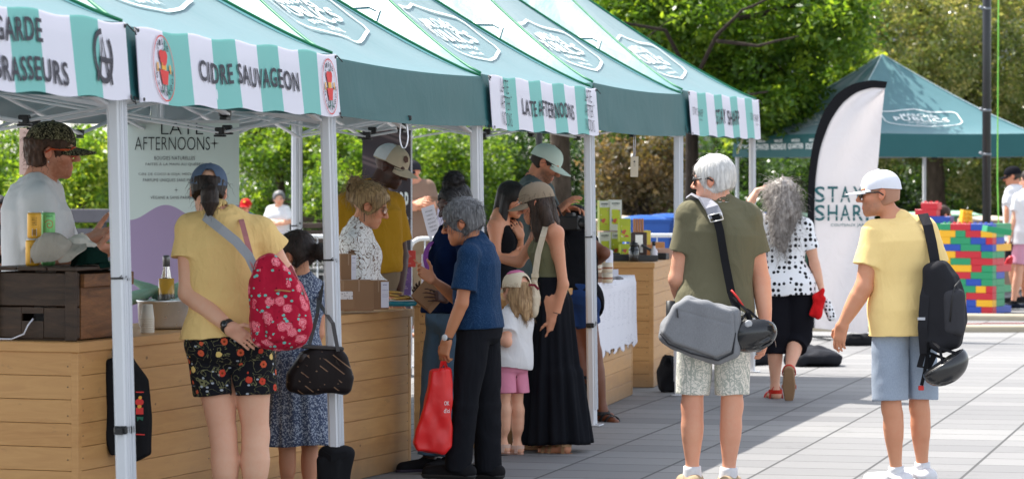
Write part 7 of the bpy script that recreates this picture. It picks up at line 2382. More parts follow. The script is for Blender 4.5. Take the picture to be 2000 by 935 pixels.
 for (u, d, w, h, c) in ((1268, 26.6, .10, .11, srgb(196, 134, 84)), (1285, 26.7, .10, .13, srgb(206, 146, 92)), (1297, 26.4, .12, .085, srgb(206, 160, 138)), (1256, 26.9, .10, .22, srgb(224, 204, 84))):
  q = P(u, 0, d); mb = MB(); mb.box((0, 0, h / 2), (w / 2, .05, h / 2), None, .003); o_ = mb.build('small_carton', plain('carton_%d' % nm, c, .6)); o_.location = (q[0], q[1], h3 + .003); o_.rotation_euler = (0, 0, .1 * nm)
  tag(o_, ('tan carton behind the small labelled bottle', 'orange carton right of the tan one', 'pale pink carton nearest the olive tee sleeve', 'yellow carton right of the knife handles')[nm], 'carton', 'cartons at the back of the far counter'); nm += 1

def hanging_things():
 # black tote behind the first pole
 o = P(248, 780, 14.88); t = empty('tote_bag', o); tag(t, 'black tote with red apple print hanging on the counter behind the pole', 'bag')
 sdf_obj('bag_body', BLACK_FABRIC, lambda F: F.add(s_poly(o, nrm(V(1, -.25, 0)), (0, 0, 1), outline([(214, 700), (246, 690), (268, 722), (280, 738), (289, 890), (262, 906), (222, 892), (209, 850)], 248, 780, 14.88), .045, .02), 0), o - .32, o + .32, .007, t, o, .030, 9.)
 mb = MB()
 for dx in (-.05, .0):
  mb.ribbon([V(dx, .0, .17), V(dx - .012, .05, .26), V(dx - .01, .09, .315), V(dx, .13, .325)], V(1, 0, 0), .028, .004)
 mb.build('strap', BLACK_FABRIC, t)
 sg = Sign(lambda x, y: V(.050 + x * .8, -.082, y - .06)); sg.poly([(.0, .0), (.042, .0), (.042, .03), (.0, .03)]); sg.disc(.02, .055, .024, .016); sg.stroke([(0, -.09), (.05, -.092)], .005); sg.stroke([(0, .10), (.045, .10)], .005); sg.build('printed_emblem', RED_INK, t)
 sg = Sign(lambda x, y: V(.050 + x * .8, -.0825, y - .06)); sg.disc(.02, .035, .012, .008); sg.disc(.024, .075, .01, .008); sg.build('amber_print', GOLD_INK, t)
 sg = Sign(lambda x, y: V(.050 + x * .8, -.0825, y - .06)); sg.poly([(.004, -.01), (.042, -.012), (.038, -.03), (.02, -.02), (.008, -.032)]); sg.build('green_print', GREEN_INK, t)
 # weight bag at the second pole
 o = P(657, 0, 15.58); o[2] = .17
 t = empty('weight_bag', V(o[0], o[1], 0)); tag(t, 'black sand weight bag strapped round the foot of the tent pole', 'weight bag')
 def bf(F):
  F.add(s_box(o, (.060, .062, .165), Rz(.5), .018), 0); F.add(s_box(o + V(-.025, -.03, .0), (.05, .05, .13), Rz(-.2), .015), .012)
  F.plane(V(0, 0, .004), V(0, 0, -1))
 sdf_obj('sack', BLACK_FABRIC, bf, o - .3, o + .3, .007, t, V(o[0], o[1], 0), .034, 9.)
 mb = MB(); mb.ribbon([V(-.075, -.05, .33), V(-.02, -.09, .30), V(.055, -.085, .325)], V(0, 0, 1), .03, .005); mb.build('strap', BLACK_FABRIC, t)
 # loop hanging from the bare valance
 o = P(789, 238, 16.9); t = empty('strap_loop', o); tag(t, 'white webbing strap loop hanging under the bare valance', 'strap')
 pts = [V(.022 * math.cos(a) * (1 if math.sin(a) < 0 else .9), .006 * math.sin(2 * a), .075 * math.sin(a) - .062) for a in np.linspace(PI * .5, PI * 2.5, 30)]
 mb = MB(); mb.ribbon(pts, V(.3, 1, 0), .018, .002); mb.build('webbing', plain('white_webbing', srgb(232, 232, 236), .8), t)
 mb = MB(); mb.box((0, 0, .02), (.04, .02, .012), None, .004); mb.build('bracket', BLACK_PLASTIC, t)
 # price tag
 o = P(1239, 256, 23.0); t = empty('price_tag', o); tag(t, 'kraft price tag dangling on white strings from the bare valance', 'tag')
 mb = MB(); mb.box((0, 0, -.25), (.027, .0015, .072), Ry(.02), .001); tg = mb.build('card', plain('kraft_card', srgb(214, 200, 176), .8), t)
 mb = MB(); mb.tube([V(-.006, 0, 0), V(-.004, 0, -.18)], .0025, 5); mb.tube([V(.008, 0, 0), V(.004, 0, -.18)], .0025, 5); mb.build('string', PAPER, t)
 mb = MB(); mb.box((0, 0, .006), (.03, .02, .008), None, .003); mb.build('bracket', BLACK_PLASTIC, t)
 sg = Sign(lambda x, y: V(x, -.004, y)); sg.text('STAY', 0, -.235, .014, .006, .0); sg.text('SHARP', 0, -.245, .014, .006, .0); sg.disc(0, -.215, .006, .006); sg.build('lettering', INK, tg)
 # chain at the last pole
 o = P(1452, 266, 27.2); mb = MB(); rr = 0
 for i in range(9):
  c = V(-.006 * i, 0, -.017 * i); M = Ry(.3) @ Rz(PI / 2 * (i % 2))
  mb.tube([c + M @ V(.008 * math.cos(a), 0, .012 * math.sin(a)) for a in np.linspace(0, 2 * PI, 12)], .0028, 5, caps=False)
 k = mb.build('hanging_chain', plain('pale_chain', srgb(206, 196, 170), .4)); k.location = o; tag(k, 'pale chain hanging beside the last tent pole', 'chain')
 # pull-up banner of the candle stall
 o = P(347, 0, 21.85); o[2] = 0; rz = R(2)
 t = empty('pull_up_banner', o, rz); tag(t, 'mint and lilac pull-up banner behind the woman in yellow', 'banner')
 w, h = .82, 2.0
 mt = NT('mint_lilac_print'); v = mt.coord(); s_ = mt.sep(v)
 wave = mt.math('ADD', mt.math('MULTIPLY', mt.math('SINE', mt.math('MULTIPLY', mt.math('ADD', s_[0], .2), 13.0)), .05), 1.395)
 cc = mt.mix(mt.math('LESS_THAN', s_[2], wave), srgb(206, 218, 212), srgb(166, 146, 178))
 mt.done(cc, .5, 0, .3)
 mb = MB(); G = [[V(-w / 2 + w * i / 8, .008 * math.sin(i * .6) * j / 6, .06 + (h - .06) * j / 6) for i in range(9)] for j in range(7)]
 mb.grid(G); mb.grid([[p + V(0, .002, 0) for p in r_[::-1]] for r_ in G]); sh = mb.build('printed_sheet', mt.m, t)
 sg = Sign(lambda x, y: V(x, -.006, y))
 sg.text('LATE', .03, 1.915, .28, .085, -.014); sg.text('AFTERNOONS', -.035, 1.81, .50, .088, -.012, 1.0); star4(sg, .245, 1.855, .042)
 sg.build('lettering', BLACK_INK, sh)
 sg = Sign(lambda x, y: V(x, -.006, y))
 for tx, y, ww, hh in (('BOUGIES NATURELLES', -.02, 1.745, .27), ('FAITES À LA MAIN AU QUÉBEC', -.02, 1.705, .385), ('CIRE DE COCO & SOJA, MÈCHE DE BOIS', -.02, 1.638, .48), ('PARFUMS UNIQUES SANS PHTALATES', -.02, 1.597, .42), ('VÉGANE & SANS PARABÈNE', -.02, 1.485, .32)):
  sg.text(tx, y, ww, hh, .024, .0, 1.08)
 star4(sg, -.01, 1.545, .02); sg.build('small_print', INK, sh)
 mb = MB(); mb.box((0, 0, .035), (w / 2 + .01, .07, .035), None, .01); mb.build('base_cassette', plain('silver_cassette', (.6, .6, .6, 1), .35, .9), t)
 mb = MB(); mb.box((0, 0, h), (w / 2, .008, .01)); mb.tube([V(0, .02, .07), V(0, .02, h)], .008, 8); mb.build('pole', plain('silver_cassette', (.6, .6, .6, 1), .35, .9), t)
 # dark knife banner
 o = P(755, 0, 27.0); o[2] = 0
 t = empty('pull_up_banner', o, R(0)); tag(t, 'dark pull-up banner with blade pattern behind the mustard tee man', 'banner')
 w, h = .40, 2.02
 mt = NT('dark_blade_print'); v = mt.coord(rot=(0, .6, 0)); s_ = mt.sep(v)
 tri = mt.math('ABSOLUTE', mt.math('SUBTRACT', mt.math('FRACT', mt.math('ADD', mt.math('MULTIPLY', s_[0], 3.1), mt.math('MULTIPLY', mt.math('PINGPONG', s_[2], .35), 2.2))), .5))
 cc = mt.ramp(tri, [(0, srgb(54, 48, 54)), (.35, srgb(70, 60, 66)), (.43, srgb(120, 104, 104)), (.5, srgb(60, 52, 58))])
 mt.done(cc, .5)
 mb = MB(); G = [[V(-w / 2 + w * i / 6, 0.006 * math.sin(i), .06 + (h - .06) * j / 5) for i in range(7)] for j in range(6)]
 mb.grid(G); mb.grid([[p + V(0, .002, 0) for p in r_[::-1]] for r_ in G]); sh = mb.build('printed_sheet', mt.m, t)
 sg = Sign(lambda x, y: V(x, -.012, y)); sg.text('STAY SHARP', .0, 1.325, .36, .185, .02); sg.text('COUTEAUX JAPONAIS', .0, 1.275, .36, .028, .0); sg.build('lettering', WHITE_INK, sh)
 mb = MB(); mb.box((0, 0, .035), (w / 2 + .01, .07, .035), None, .01); mb.build('base_cassette', plain('silver_cassette', (.6, .6, .6, 1), .35, .9), t)
 # poster behind the camo cap man
 o = P(58, 296, 24.0); t = empty('notice_board', V(o[0], o[1], 0), R(0)); tag(t, 'pale notice sheet on a post behind the camo cap man', 'notice')
 mb = MB(); mb.box((0, 0, o[2]), (.075, .004, .17), None, .002); sh = mb.build('sheet', plain('salmon_paper', srgb(196, 166, 152), .8), t)
 mb = MB(); mb.bar(V(0, .02, 0), V(0, .02, o[2] + .17), .03, .02); mb.build('post', BARK_D, t)
 sg = Sign(lambda x, y: V(x, -.007, o[2] + y))
 for i in range(9): sg.text(('CIDRE', 'POMMES', 'SAUVAGES', 'DU QUEBEC', 'BRUT', 'ROSÉ', 'DOUX', 'HOUBLON', 'MERCI')[i], 0, .13 - i * .033, .09, .012, .0)
 sg.build('lettering', plain('rust_ink', srgb(130, 90, 80), .8), sh)

def carried_things():
 PP = PEOPLE
 # --- red shopping bag of the elderly man
 o = P(848, 800, 17.3); t = empty('shopping_bag', o); tag(t, 'bright red plastic carrier held by the elderly man', 'bag')
 RB = plain('red_polypropylene', srgb(222, 26, 28), .38, 0, .06, 6, .5, .25, 26)
 rl = outline([(846, 722), (876, 718), (881, 745), (877, 876), (866, 886), (815, 879), (809, 868), (826, 800), (838, 755)], 848, 800, 17.3)
 def fb(F):
  F.add(s_poly(o, (1, .15, 0), (0, 0, 1), rl, .034, .016), 0)
 bd = sdf_obj('bag_body', RB, fb, o - .34, o + .34, .0055, t, o, .009, 22.)
 mb = MB()
 hd = P(866, 705, 17.33) - o
 for dx in (-.03, .03): mb.ribbon([V(.03 + dx, -.02, .17), V(.045 + dx * .5, -.02, .22), hd + V(dx * .15, 0, .0), V(.055 + dx * .5, .02, .22), V(.04 + dx, .03, .17)], V(0, 1, 0), .022, .003)
 mb.build('handle', RB, t)
 sg = Sign(lambda x, y: V(.045 + x * .9, -.075, y)); sg.text('OK', .026, .03, .030, .022, .01); sg.text("d'ici", .026, -.01, .034, .024, .01); sg.build('lettering', WHITE_INK, t)
 # --- box in the hands
 o = P(836, 578, 17.86); t = empty('cardboard_box', o, R(-30)); t.rotation_euler = (R(-20), R(38), R(-20)); tag(t, 'plain brown box held tilted by the woman in navy', 'box')
 mb = MB(); mb.box((0, 0, 0), (.06, .055, .062), None, .002); mb.build('carton', CARD, t)
 mb = MB(); mb.box((0, 0, .0628), (.058, .003, .0006)); mb.build('flap_seam', plain('brown_tape', srgb(166, 130, 100), .4, 0, .05), t)
 # --- patterned brown handbag
 p = PP['dress']
 o = P(626, 722, 15.4); t = empty('handbag', o); tag(t, 'dark brown patterned handbag on the short woman in the patterned dress', 'handbag')
 MO = pattern_fabric('brown_monogram_canvas', pat_mono, .5, .2)
 Mh = Rz(.15) @ Ry(.06)
 hl = outline([(584, 690), (610, 680), (662, 678), (676, 692), (691, 736), (686, 758), (640, 767), (580, 769), (562, 760), (560, 738)], 626, 722, 15.4)
 sdf_obj('bag_body', MO, lambda F: F.add(s_poly(o, Mh[:, 0], (0, 0, 1), hl, .062, .035), 0), o - .26, o + .26, .006, t, o, .008, 14.)
 LE = plain('dark_brown_leather', (.022, .014, .012, 1), .4)
 mb = MB(); mb.box(Mh @ V(0, -.002, .106), (.10, .045, .008), Mh, .004); mb.build('zip_flap', LE, t)
 mb = MB()
 for sx in (-1, 1): mb.lathe([(.024, -.004), (.026, 0), (.022, .004), (0, .005)], 16, Mh @ Rx(PI / 2), Mh @ V(sx * .085, -.056, .05))
 mb.build('leather_patch', LE, t)
 sh = p.J['shR'] + p.up * .062 - o
 for off in (0,):
  mb = MB()
  mb.ribbon([V(.085, -.05, .09), V(.06, -.03, .22), sh * .72 + V(.0, -.06, .0), sh + V(.01, -.05, -.03), sh + V(.0, .02, .012), sh + V(-.01, .09, -.05), V(-.02, .10, .26), V(-.06, .04, .10)], V(1, .3, 0), .018, .005)
  mb.build('strap', LE, t)
 # --- floral backpack
 p = PP['floral']
 o = P(548, 592, 14.63); t = empty('floral_backpack', o); tag(t, 'red rose-print backpack on the right shoulder of the woman in yellow', 'backpack')
 FR = pattern_fabric('red_rose_canvas', pat_floral_red, .8, .5, 14.)
 Mb = Ry(-.16) @ Rz(.2)
 bl = outline([(508, 502), (524, 498), (552, 520), (584, 552), (604, 600), (602, 650), (590, 676), (545, 684), (505, 676), (494, 640), (490, 580), (496, 530)], 548, 592, 14.63)
 sdf_obj('bag_body', FR, lambda F: (F.add(s_poly(o, (1, .1, 0), (0, 0, 1), bl, .085, .05), 0)), o - .34, o + .34, .006, t, o, .014, 12.)
 sdf_obj('front_pocket', FR, lambda F: F.add(s_box(o + V(.015, -.07, -.085), (.085, .035, .085), Mb, .035), 0), o - .25, o + .25, .006, t, o, .006, 15.)
 mb = MB(); mb.tube([V(-.06, -.082, .055), V(0, -.094, .062), V(.05, -.088, .056)], .004, 6); mb.build('zip', plain('tan_zip', srgb(170, 110, 60), .5), t)
 GS, PS = fabric('grey_webbing', srgb(168, 170, 176), .8), fabric('rose_webbing', srgb(196, 130, 130), .8)
 q = lambda u, v_, d: P(u, v_, d) - o
 mb = MB(); mb.ribbon([q(393, 416, 14.92), q(402, 424, 14.80), q(430, 446, 14.725), q(462, 472, 14.70), q(486, 500, 14.68), q(500, 530, 14.64)], V(.5, 0, .8), .042, .004); mb.build('strap', GS, t)
 mb = MB(); mb.ribbon([q(469, 424, 14.92), q(472, 432, 14.80), q(480, 462, 14.725), q(490, 500, 14.685), q(497, 522, 14.65)], V(1, 0, 0), .024, .004); mb.ribbon([q(566, 520, 14.64), q(590, 570, 14.60), q(603, 620, 14.62), q(598, 655, 14.64)], V(.6, -.6, .2), .028, .004); mb.build('rose_strap', PS, t)
 # --- cream sling bag
 p = PP['tank']
 o = P(1043, 578, 19.28); t = empty('sling_bag', o); tag(t, 'cream canvas sling bag on the woman in the olive tank top', 'bag')
 CR = fabric('cream_canvas', srgb(206, 192, 168), .9, .06, .5, 12.)
 sdf_obj('bag_body', CR, lambda F: F.add(s_cap(o + V(.0, 0, .07), o + V(-.012, 0, -.08), [(0, .022), (.5, .055), (1, .05)], squash=(V(1, 0, 0), .8)), 0), o - .22, o + .22, .006, t, o, .008, 20.)
 q = lambda u, v_, d: P(u, v_, d) - o
 mb = MB(); mb.ribbon([q(1043, 556, 19.28), q(1046, 530, 19.30), q(1051, 496, 19.32), q(1060, 462, 19.34), q(1068, 436, 19.42), q(1070, 430, 19.5)], V(1, -.3, 0), .036, .005); mb.box(q(1045, 538, 19.285), (.022, .006, .012)); mb.build('strap', CR, t)
 # --- messenger bag
 o = P(1362, 645, 16.90); t = empty('messenger_bag', o); tag(t, 'heather grey messenger bag slung across the man in the olive tee', 'bag')
 HG = pattern_fabric('heather_grey_canvas', pat_heather(srgb(104, 106, 110), srgb(150, 152, 156)), .85, .15, 8.)
 OL = [(1318, 592), (1338, 577), (1380, 588), (1440, 604), (1443, 650), (1440, 690), (1406, 708), (1350, 694), (1306, 676), (1287, 655), (1290, 636)]
 ol = outline(OL, 1362, 645, 16.9)
 sdf_obj('bag_body', HG, lambda F: F.add(s_poly(o + V(.006, .03, -.006), (1, 0, 0), (0, 0, 1), ol, .085, .035), 0), o - .34, o + .34, .007, t, o, .012, 13.)
 fo = outline([(1316, 596), (1338, 580), (1384, 590), (1432, 606), (1434, 650), (1428, 686), (1402, 698), (1350, 685), (1306, 666), (1289, 648), (1294, 632)], 1362, 645, 16.9)
 def fl(F):
  F.add(s_poly(o + V(0, -.045, .0), (1, 0, 0), (0, 0, 1), fo, .05, .028), 0)
  a, b = P(1316, 603, 16.9), P(1436, 634, 16.9)
  a[1] = b[1] = o[1] - .099
  F.sub(s_cap(a, b, (.006, .006)), .004)
 sdf_obj('flap', HG, fl, o - .34, o + .34, .006, t, o, .012, 12.)
 mb = MB(); mb.bar(V(-.105, -.100, .070), V(-.110, -.100, .115), .012, .006); mb.build('zip_pull', BLACK_PLASTIC, t)
 mb = MB(); mb.tube([P(u, v_, 16.8) - o + V(0, .035, 0) for u, v_ in ((1290, 652), (1306, 672), (1350, 690), (1403, 704), (1432, 690), (1437, 650))], .005, 6); mb.build('piping', fabric('dark_grey_webbing', (.05, .05, .055, 1)), t)
 mb = MB(); mb.lathe([(0, 0), (.022, 0), (.024, .01), (.024, .12), (0, .122)], 14); w_ = mb.build('bottle_holder', BLACK_PLASTIC, t); w_.location = (-.135, .06, .03)
 q = lambda u, v_, d: P(u, v_, d - .6) - o
 mb = MB(); mb.ribbon([q(1352, 392, 17.86), q(1362, 384, 17.80), q(1376, 388, 17.72), q(1390, 405, 17.668), q(1399, 424, 17.65)], V(1, -.1, -.35), .075, .012); mb.build('shoulder_pad', fabric('light_grey_padding', srgb(152, 152, 160), .6, .05, .2), t)
 mb = MB(); mb.ribbon([q(1397, 418, 17.645), q(1406, 450, 17.63), q(1416, 510, 17.625), q(1428, 570, 17.60), q(1438, 600, 17.55), q(1440, 630, 17.52)], V(1, 0, -.2), .042, .004); mb.build('strap', BLACK_FABRIC, t)
 mb = MB()
 for a, b in (((1383, 421), (1408, 415)), ((1388, 434), (1413, 428)), ((1383, 421), (1388, 434)), ((1408, 415), (1413, 428))): mb.tube([q(*a, 17.632), q(*b, 17.632)], .0032, 6)
 mb.build('buckle', STEEL, t)
 # --- helmets
 def helmet(pos, M, label, name='bike_helmet'):
  t = empty(name, pos); tag(t, label, 'helmet', 'black bicycle helmets carried by the men')
  def sh(F):
   F.add(s_ell(pos, V(.098, .135, .092), M), 0)
   F.sub(s_ell(pos - M @ V(0, 0, .02), V(.080, .116, .078), M), .004)
   F.plane(pos - M @ V(0, 0, .025), -M[:, 2])
   for i in range(5):
    x = (i - 2) * .036
    F.sub(s_cap(pos + M @ V(x * .9, .085, .06), pos + M @ V(x, -.03, .115), (.010, .010)), .006)
    F.sub(s_cap(pos + M @ V(x * 1.05, -.06, .105), pos + M @ V(x * .9, -.12, .03), (.009, .009)), .006)
  s_ = sdf_obj('shell', plain('gloss_black_shell', (.014, .015, .017, 1), .22, 0, .2, 20, .6), sh, pos - .22, pos + .22, .0055, t, pos)
  mb = MB()
  mb.lathe([(.086, -.028), (.090, -.022), (.078, -.01), (.072, -.02)], 32, M @ np.diag([1, 1.36, 1.0]), (0, 0, 0)); mb.build('foam_liner', BLACK_PLASTIC, t)
  mb = MB()
  for sx in (-1, 1):
   mb.ribbon([M @ V(sx * .08, .05, -.02), M @ V(sx * .07, .01, -.10), M @ V(sx * .02, -.0, -.15)], M[:, 1], .015, .002); mb.ribbon([M @ V(sx * .08, -.06, -.02), M @ V(sx * .07, .01, -.10)], M[:, 1], .015, .002)
  mb.build('chin_strap', BLACK_FABRIC, t)
  return t
 c = P(1467, 652, 16.92); M = np.stack([nrm(V(1, .1, .1)), nrm(V(.0, .55, .85)), nrm(np.cross(V(1, .1, .1), V(.0, .55, .85)))], 1)
 uu = nrm(V(.12, -.62, -.75)); ff = nrm(V(1, .05, .25) - uu * np.dot(V(1, .05, .25), uu)); M = np.stack([np.cross(ff, uu), ff, uu], 1)
 t = helmet(c, M, 'black bike helmet hanging from the grey bag strap by the olive tee man')
 q = lambda u, v_, d: P(u, v_, d - .6) - c
 mb = MB()
 for x in (-.07, .07): mb.add([M @ V(x + dx, .124 - abs(dx) * .3, dz + .03) for dx, dz in ((-.022, -.02), (.018, -.026), (.024, .016), (-.014, .022))], [(0, 1, 2, 3)]);
 mb.build('pale_sticker', plain('silver_sticker', srgb(196, 198, 200), .35), t)
 mb = MB(); mb.ribbon([q(1437, 600, 17.54), q(1447, 632, 17.50), q(1456, 655, 17.48)], V(1, 0, 0), .02, .003); mb.ribbon([q(1432, 580, 17.56), q(1462, 610, 17.50), q(1474, 640, 17.48)], V(1, 0, 0), .014, .003); mb.build('hanging_strap', BLACK_FABRIC, t)
 mb = MB(); mb.tube([q(1428, 566, 17.555), q(1440, 580, 17.55), q(1452, 598, 17.53)], .006, 6); mb.build('red_clip', plain('red_plastic', srgb(206, 40, 34), .4), t)
 mb = MB(); mb.lathe([(.018, -.006), (.020, 0), (.018, .006), (.008, .008), (0, .006)], 18, Rx(PI / 2), q(1462, 632, 17.44)); mb.build('adjuster_dial', plain('pale_dial', srgb(170, 172, 176), .4), t)
 c = P(1847, 714, 16.80); M = frame(150, 30, 40)
 M = np.stack([nrm(V(.3, -.9, .2)), nrm(np.cross(nrm(V(.55, -.1, -.8)), nrm(V(.3, -.9, .2)))), nrm(V(.55, -.1, -.8))], 1)
 M[:, 2] = nrm(np.cross(M[:, 0], M[:, 1]))
 t = helmet(c, M, 'black bike helmet hanging under the black backpack')
 q = lambda u, v_, d: P(u, v_, d - .7) - c
 mb = MB(); mb.ribbon([q(1822, 655, 17.60), q(1812, 690, 17.58), q(1806, 725, 17.58), q(1800, 752, 17.6)], V(1, -.3, 0), .018, .003); mb.build('hanging_strap', BLACK_FABRIC, t)
 mb = MB(); mb.box(q(1799, 757, 17.6), (.014, .01, .012), None, .003); mb.build('red_clip', plain('red_plastic', srgb(206, 40, 34), .4), t)
 # --- black backpack of the yellow tee man
 o = P(1842, 580, 16.92); t = empty('black_backpack', o); tag(t, 'charcoal backpack hanging on the right shoulder of the man in yellow', 'backpack')
 CH = fabric('charcoal_ripstop', (.026, .026, .030, 1), .7, .15, .25, 9.)
 Mb = Ry(.05) @ Rz(.5)
 kl = outline([(1816, 512), (1834, 508), (1852, 528), (1870, 560), (1882, 608), (1880, 640), (1862, 680), (1838, 688), (1816, 680), (1808, 640), (1810, 560)], 1842, 580, 16.92)
 sdf_obj('bag_body', CH, lambda F: F.add(s_poly(o, nrm(V(1, -.35, 0)), (0, 0, 1), kl, .095, .05), 0), o - .38, o + .38, .007, t, o, .014, 12.)
 sdf_obj('front_pocket', fabric('grey_ripstop', (.05, .05, .056, 1), .75, .1, .2), lambda F: F.add(s_box(o + V(.045, -.085, -.075), (.055, .04, .12), Rz(-.33), .035), 0), o - .3, o + .3, .007, t, o, .006, 10.)
 mb = MB(); mb.tube([V(.075, -.09, .09), V(.045, -.115, .06), V(.03, -.125, .0), V(.02, -.12, -.12)], .004, 6); mb.build('zip', BLACK_PLASTIC, t)
 q = lambda u, v_, d: P(u, v_, d - .7) - o
 mb = MB(); mb.ribbon([q(1800, 420, 17.90), q(1803, 419, 17.80), q(1812, 440, 17.735), q(1820, 475, 17.70), q(1826, 510, 17.68), q(1824, 530, 17.66)], V(1, .2, .2), .052, .010); mb.build('strap', CH, t)
 mb = MB(); mb.ribbon([q(1820, 520, 17.60), q(1806, 580, 17.56), q(1802, 640, 17.56), q(1806, 690, 17.58)], V(1, -.3, 0), .05, .008); mb.ribbon([q(1806, 680, 17.58), q(1796, 715, 17.64), q(1812, 720, 17.72), q(1826, 690, 17.74)], V(1, 0, 0), .03, .004); mb.build('lower_strap', CH, t)
 mb = MB(); mb.box(q(1802, 622, 17.555), (.026, .002, .007)); mb.build('reflective_strip', plain('reflective_grey', srgb(176, 178, 184), .4), t)
 # --- pouch and red cloth of the polka dot woman
 o = P(1619, 605, 24.15); t = empty('dotted_pouch', o); tag(t, 'polka dot pouch in the hand of the polka dot woman', 'pouch')
 PD = pattern_fabric('dotted_pouch_cotton', pat_dots(srgb(238, 238, 240), srgb(24, 24, 30), 38., .36))
 sdf_obj('pouch_body', PD, lambda F: F.add(s_box(o, (.034, .03, .085), Ry(-.35), .028), 0), o - .14, o + .14, .005, t, o, .005, 30.)
 o = P(1596, 598, 24.1); t = empty('red_cloth', o); tag(t, 'bright red folded cloth held with the polka dot pouch', 'cloth')
 sdf_obj('cloth_folds', fabric('red_cotton', srgb(216, 30, 34), .85, .1, .6), lambda F: (F.add(s_box(o, (.045, .02, .085), Ry(.3), .018), 0), F.add(s_cap(o + V(0, 0, .06), o + V(.04, .0, .12), (.03, .018)), .02)), o - .18, o + .18, .006, t, o, .014, 24.)
 # --- camera
 o = P(1114, 436, 22.15); t = empty('photo_camera', o, R(-20)); tag(t, 'black camera in the hands of the mint cap man', 'camera')
 mb = MB(); mb.box((0, 0, 0), (.075, .04, .05), None, .012); mb.box((0, 0, .055), (.03, .03, .018), None, .008); mb.build('camera_body', BLACK_PLASTIC, t)
 mb = MB(); mb.lathe([(.038, 0), (.040, .05), (.042, .10), (.036, .11), (.03, .10)], 20, Ry(PI / 2), (.06, 0, 0)); mb.build('lens_barrel', BLACK_PLASTIC, t)
 mb = MB(); mb.tube([V(-.06, 0, .04), V(-.10, .04, .1), V(-.16, .1, .12)], .008, 6); mb.build('strap', BLACK_FABRIC, t)

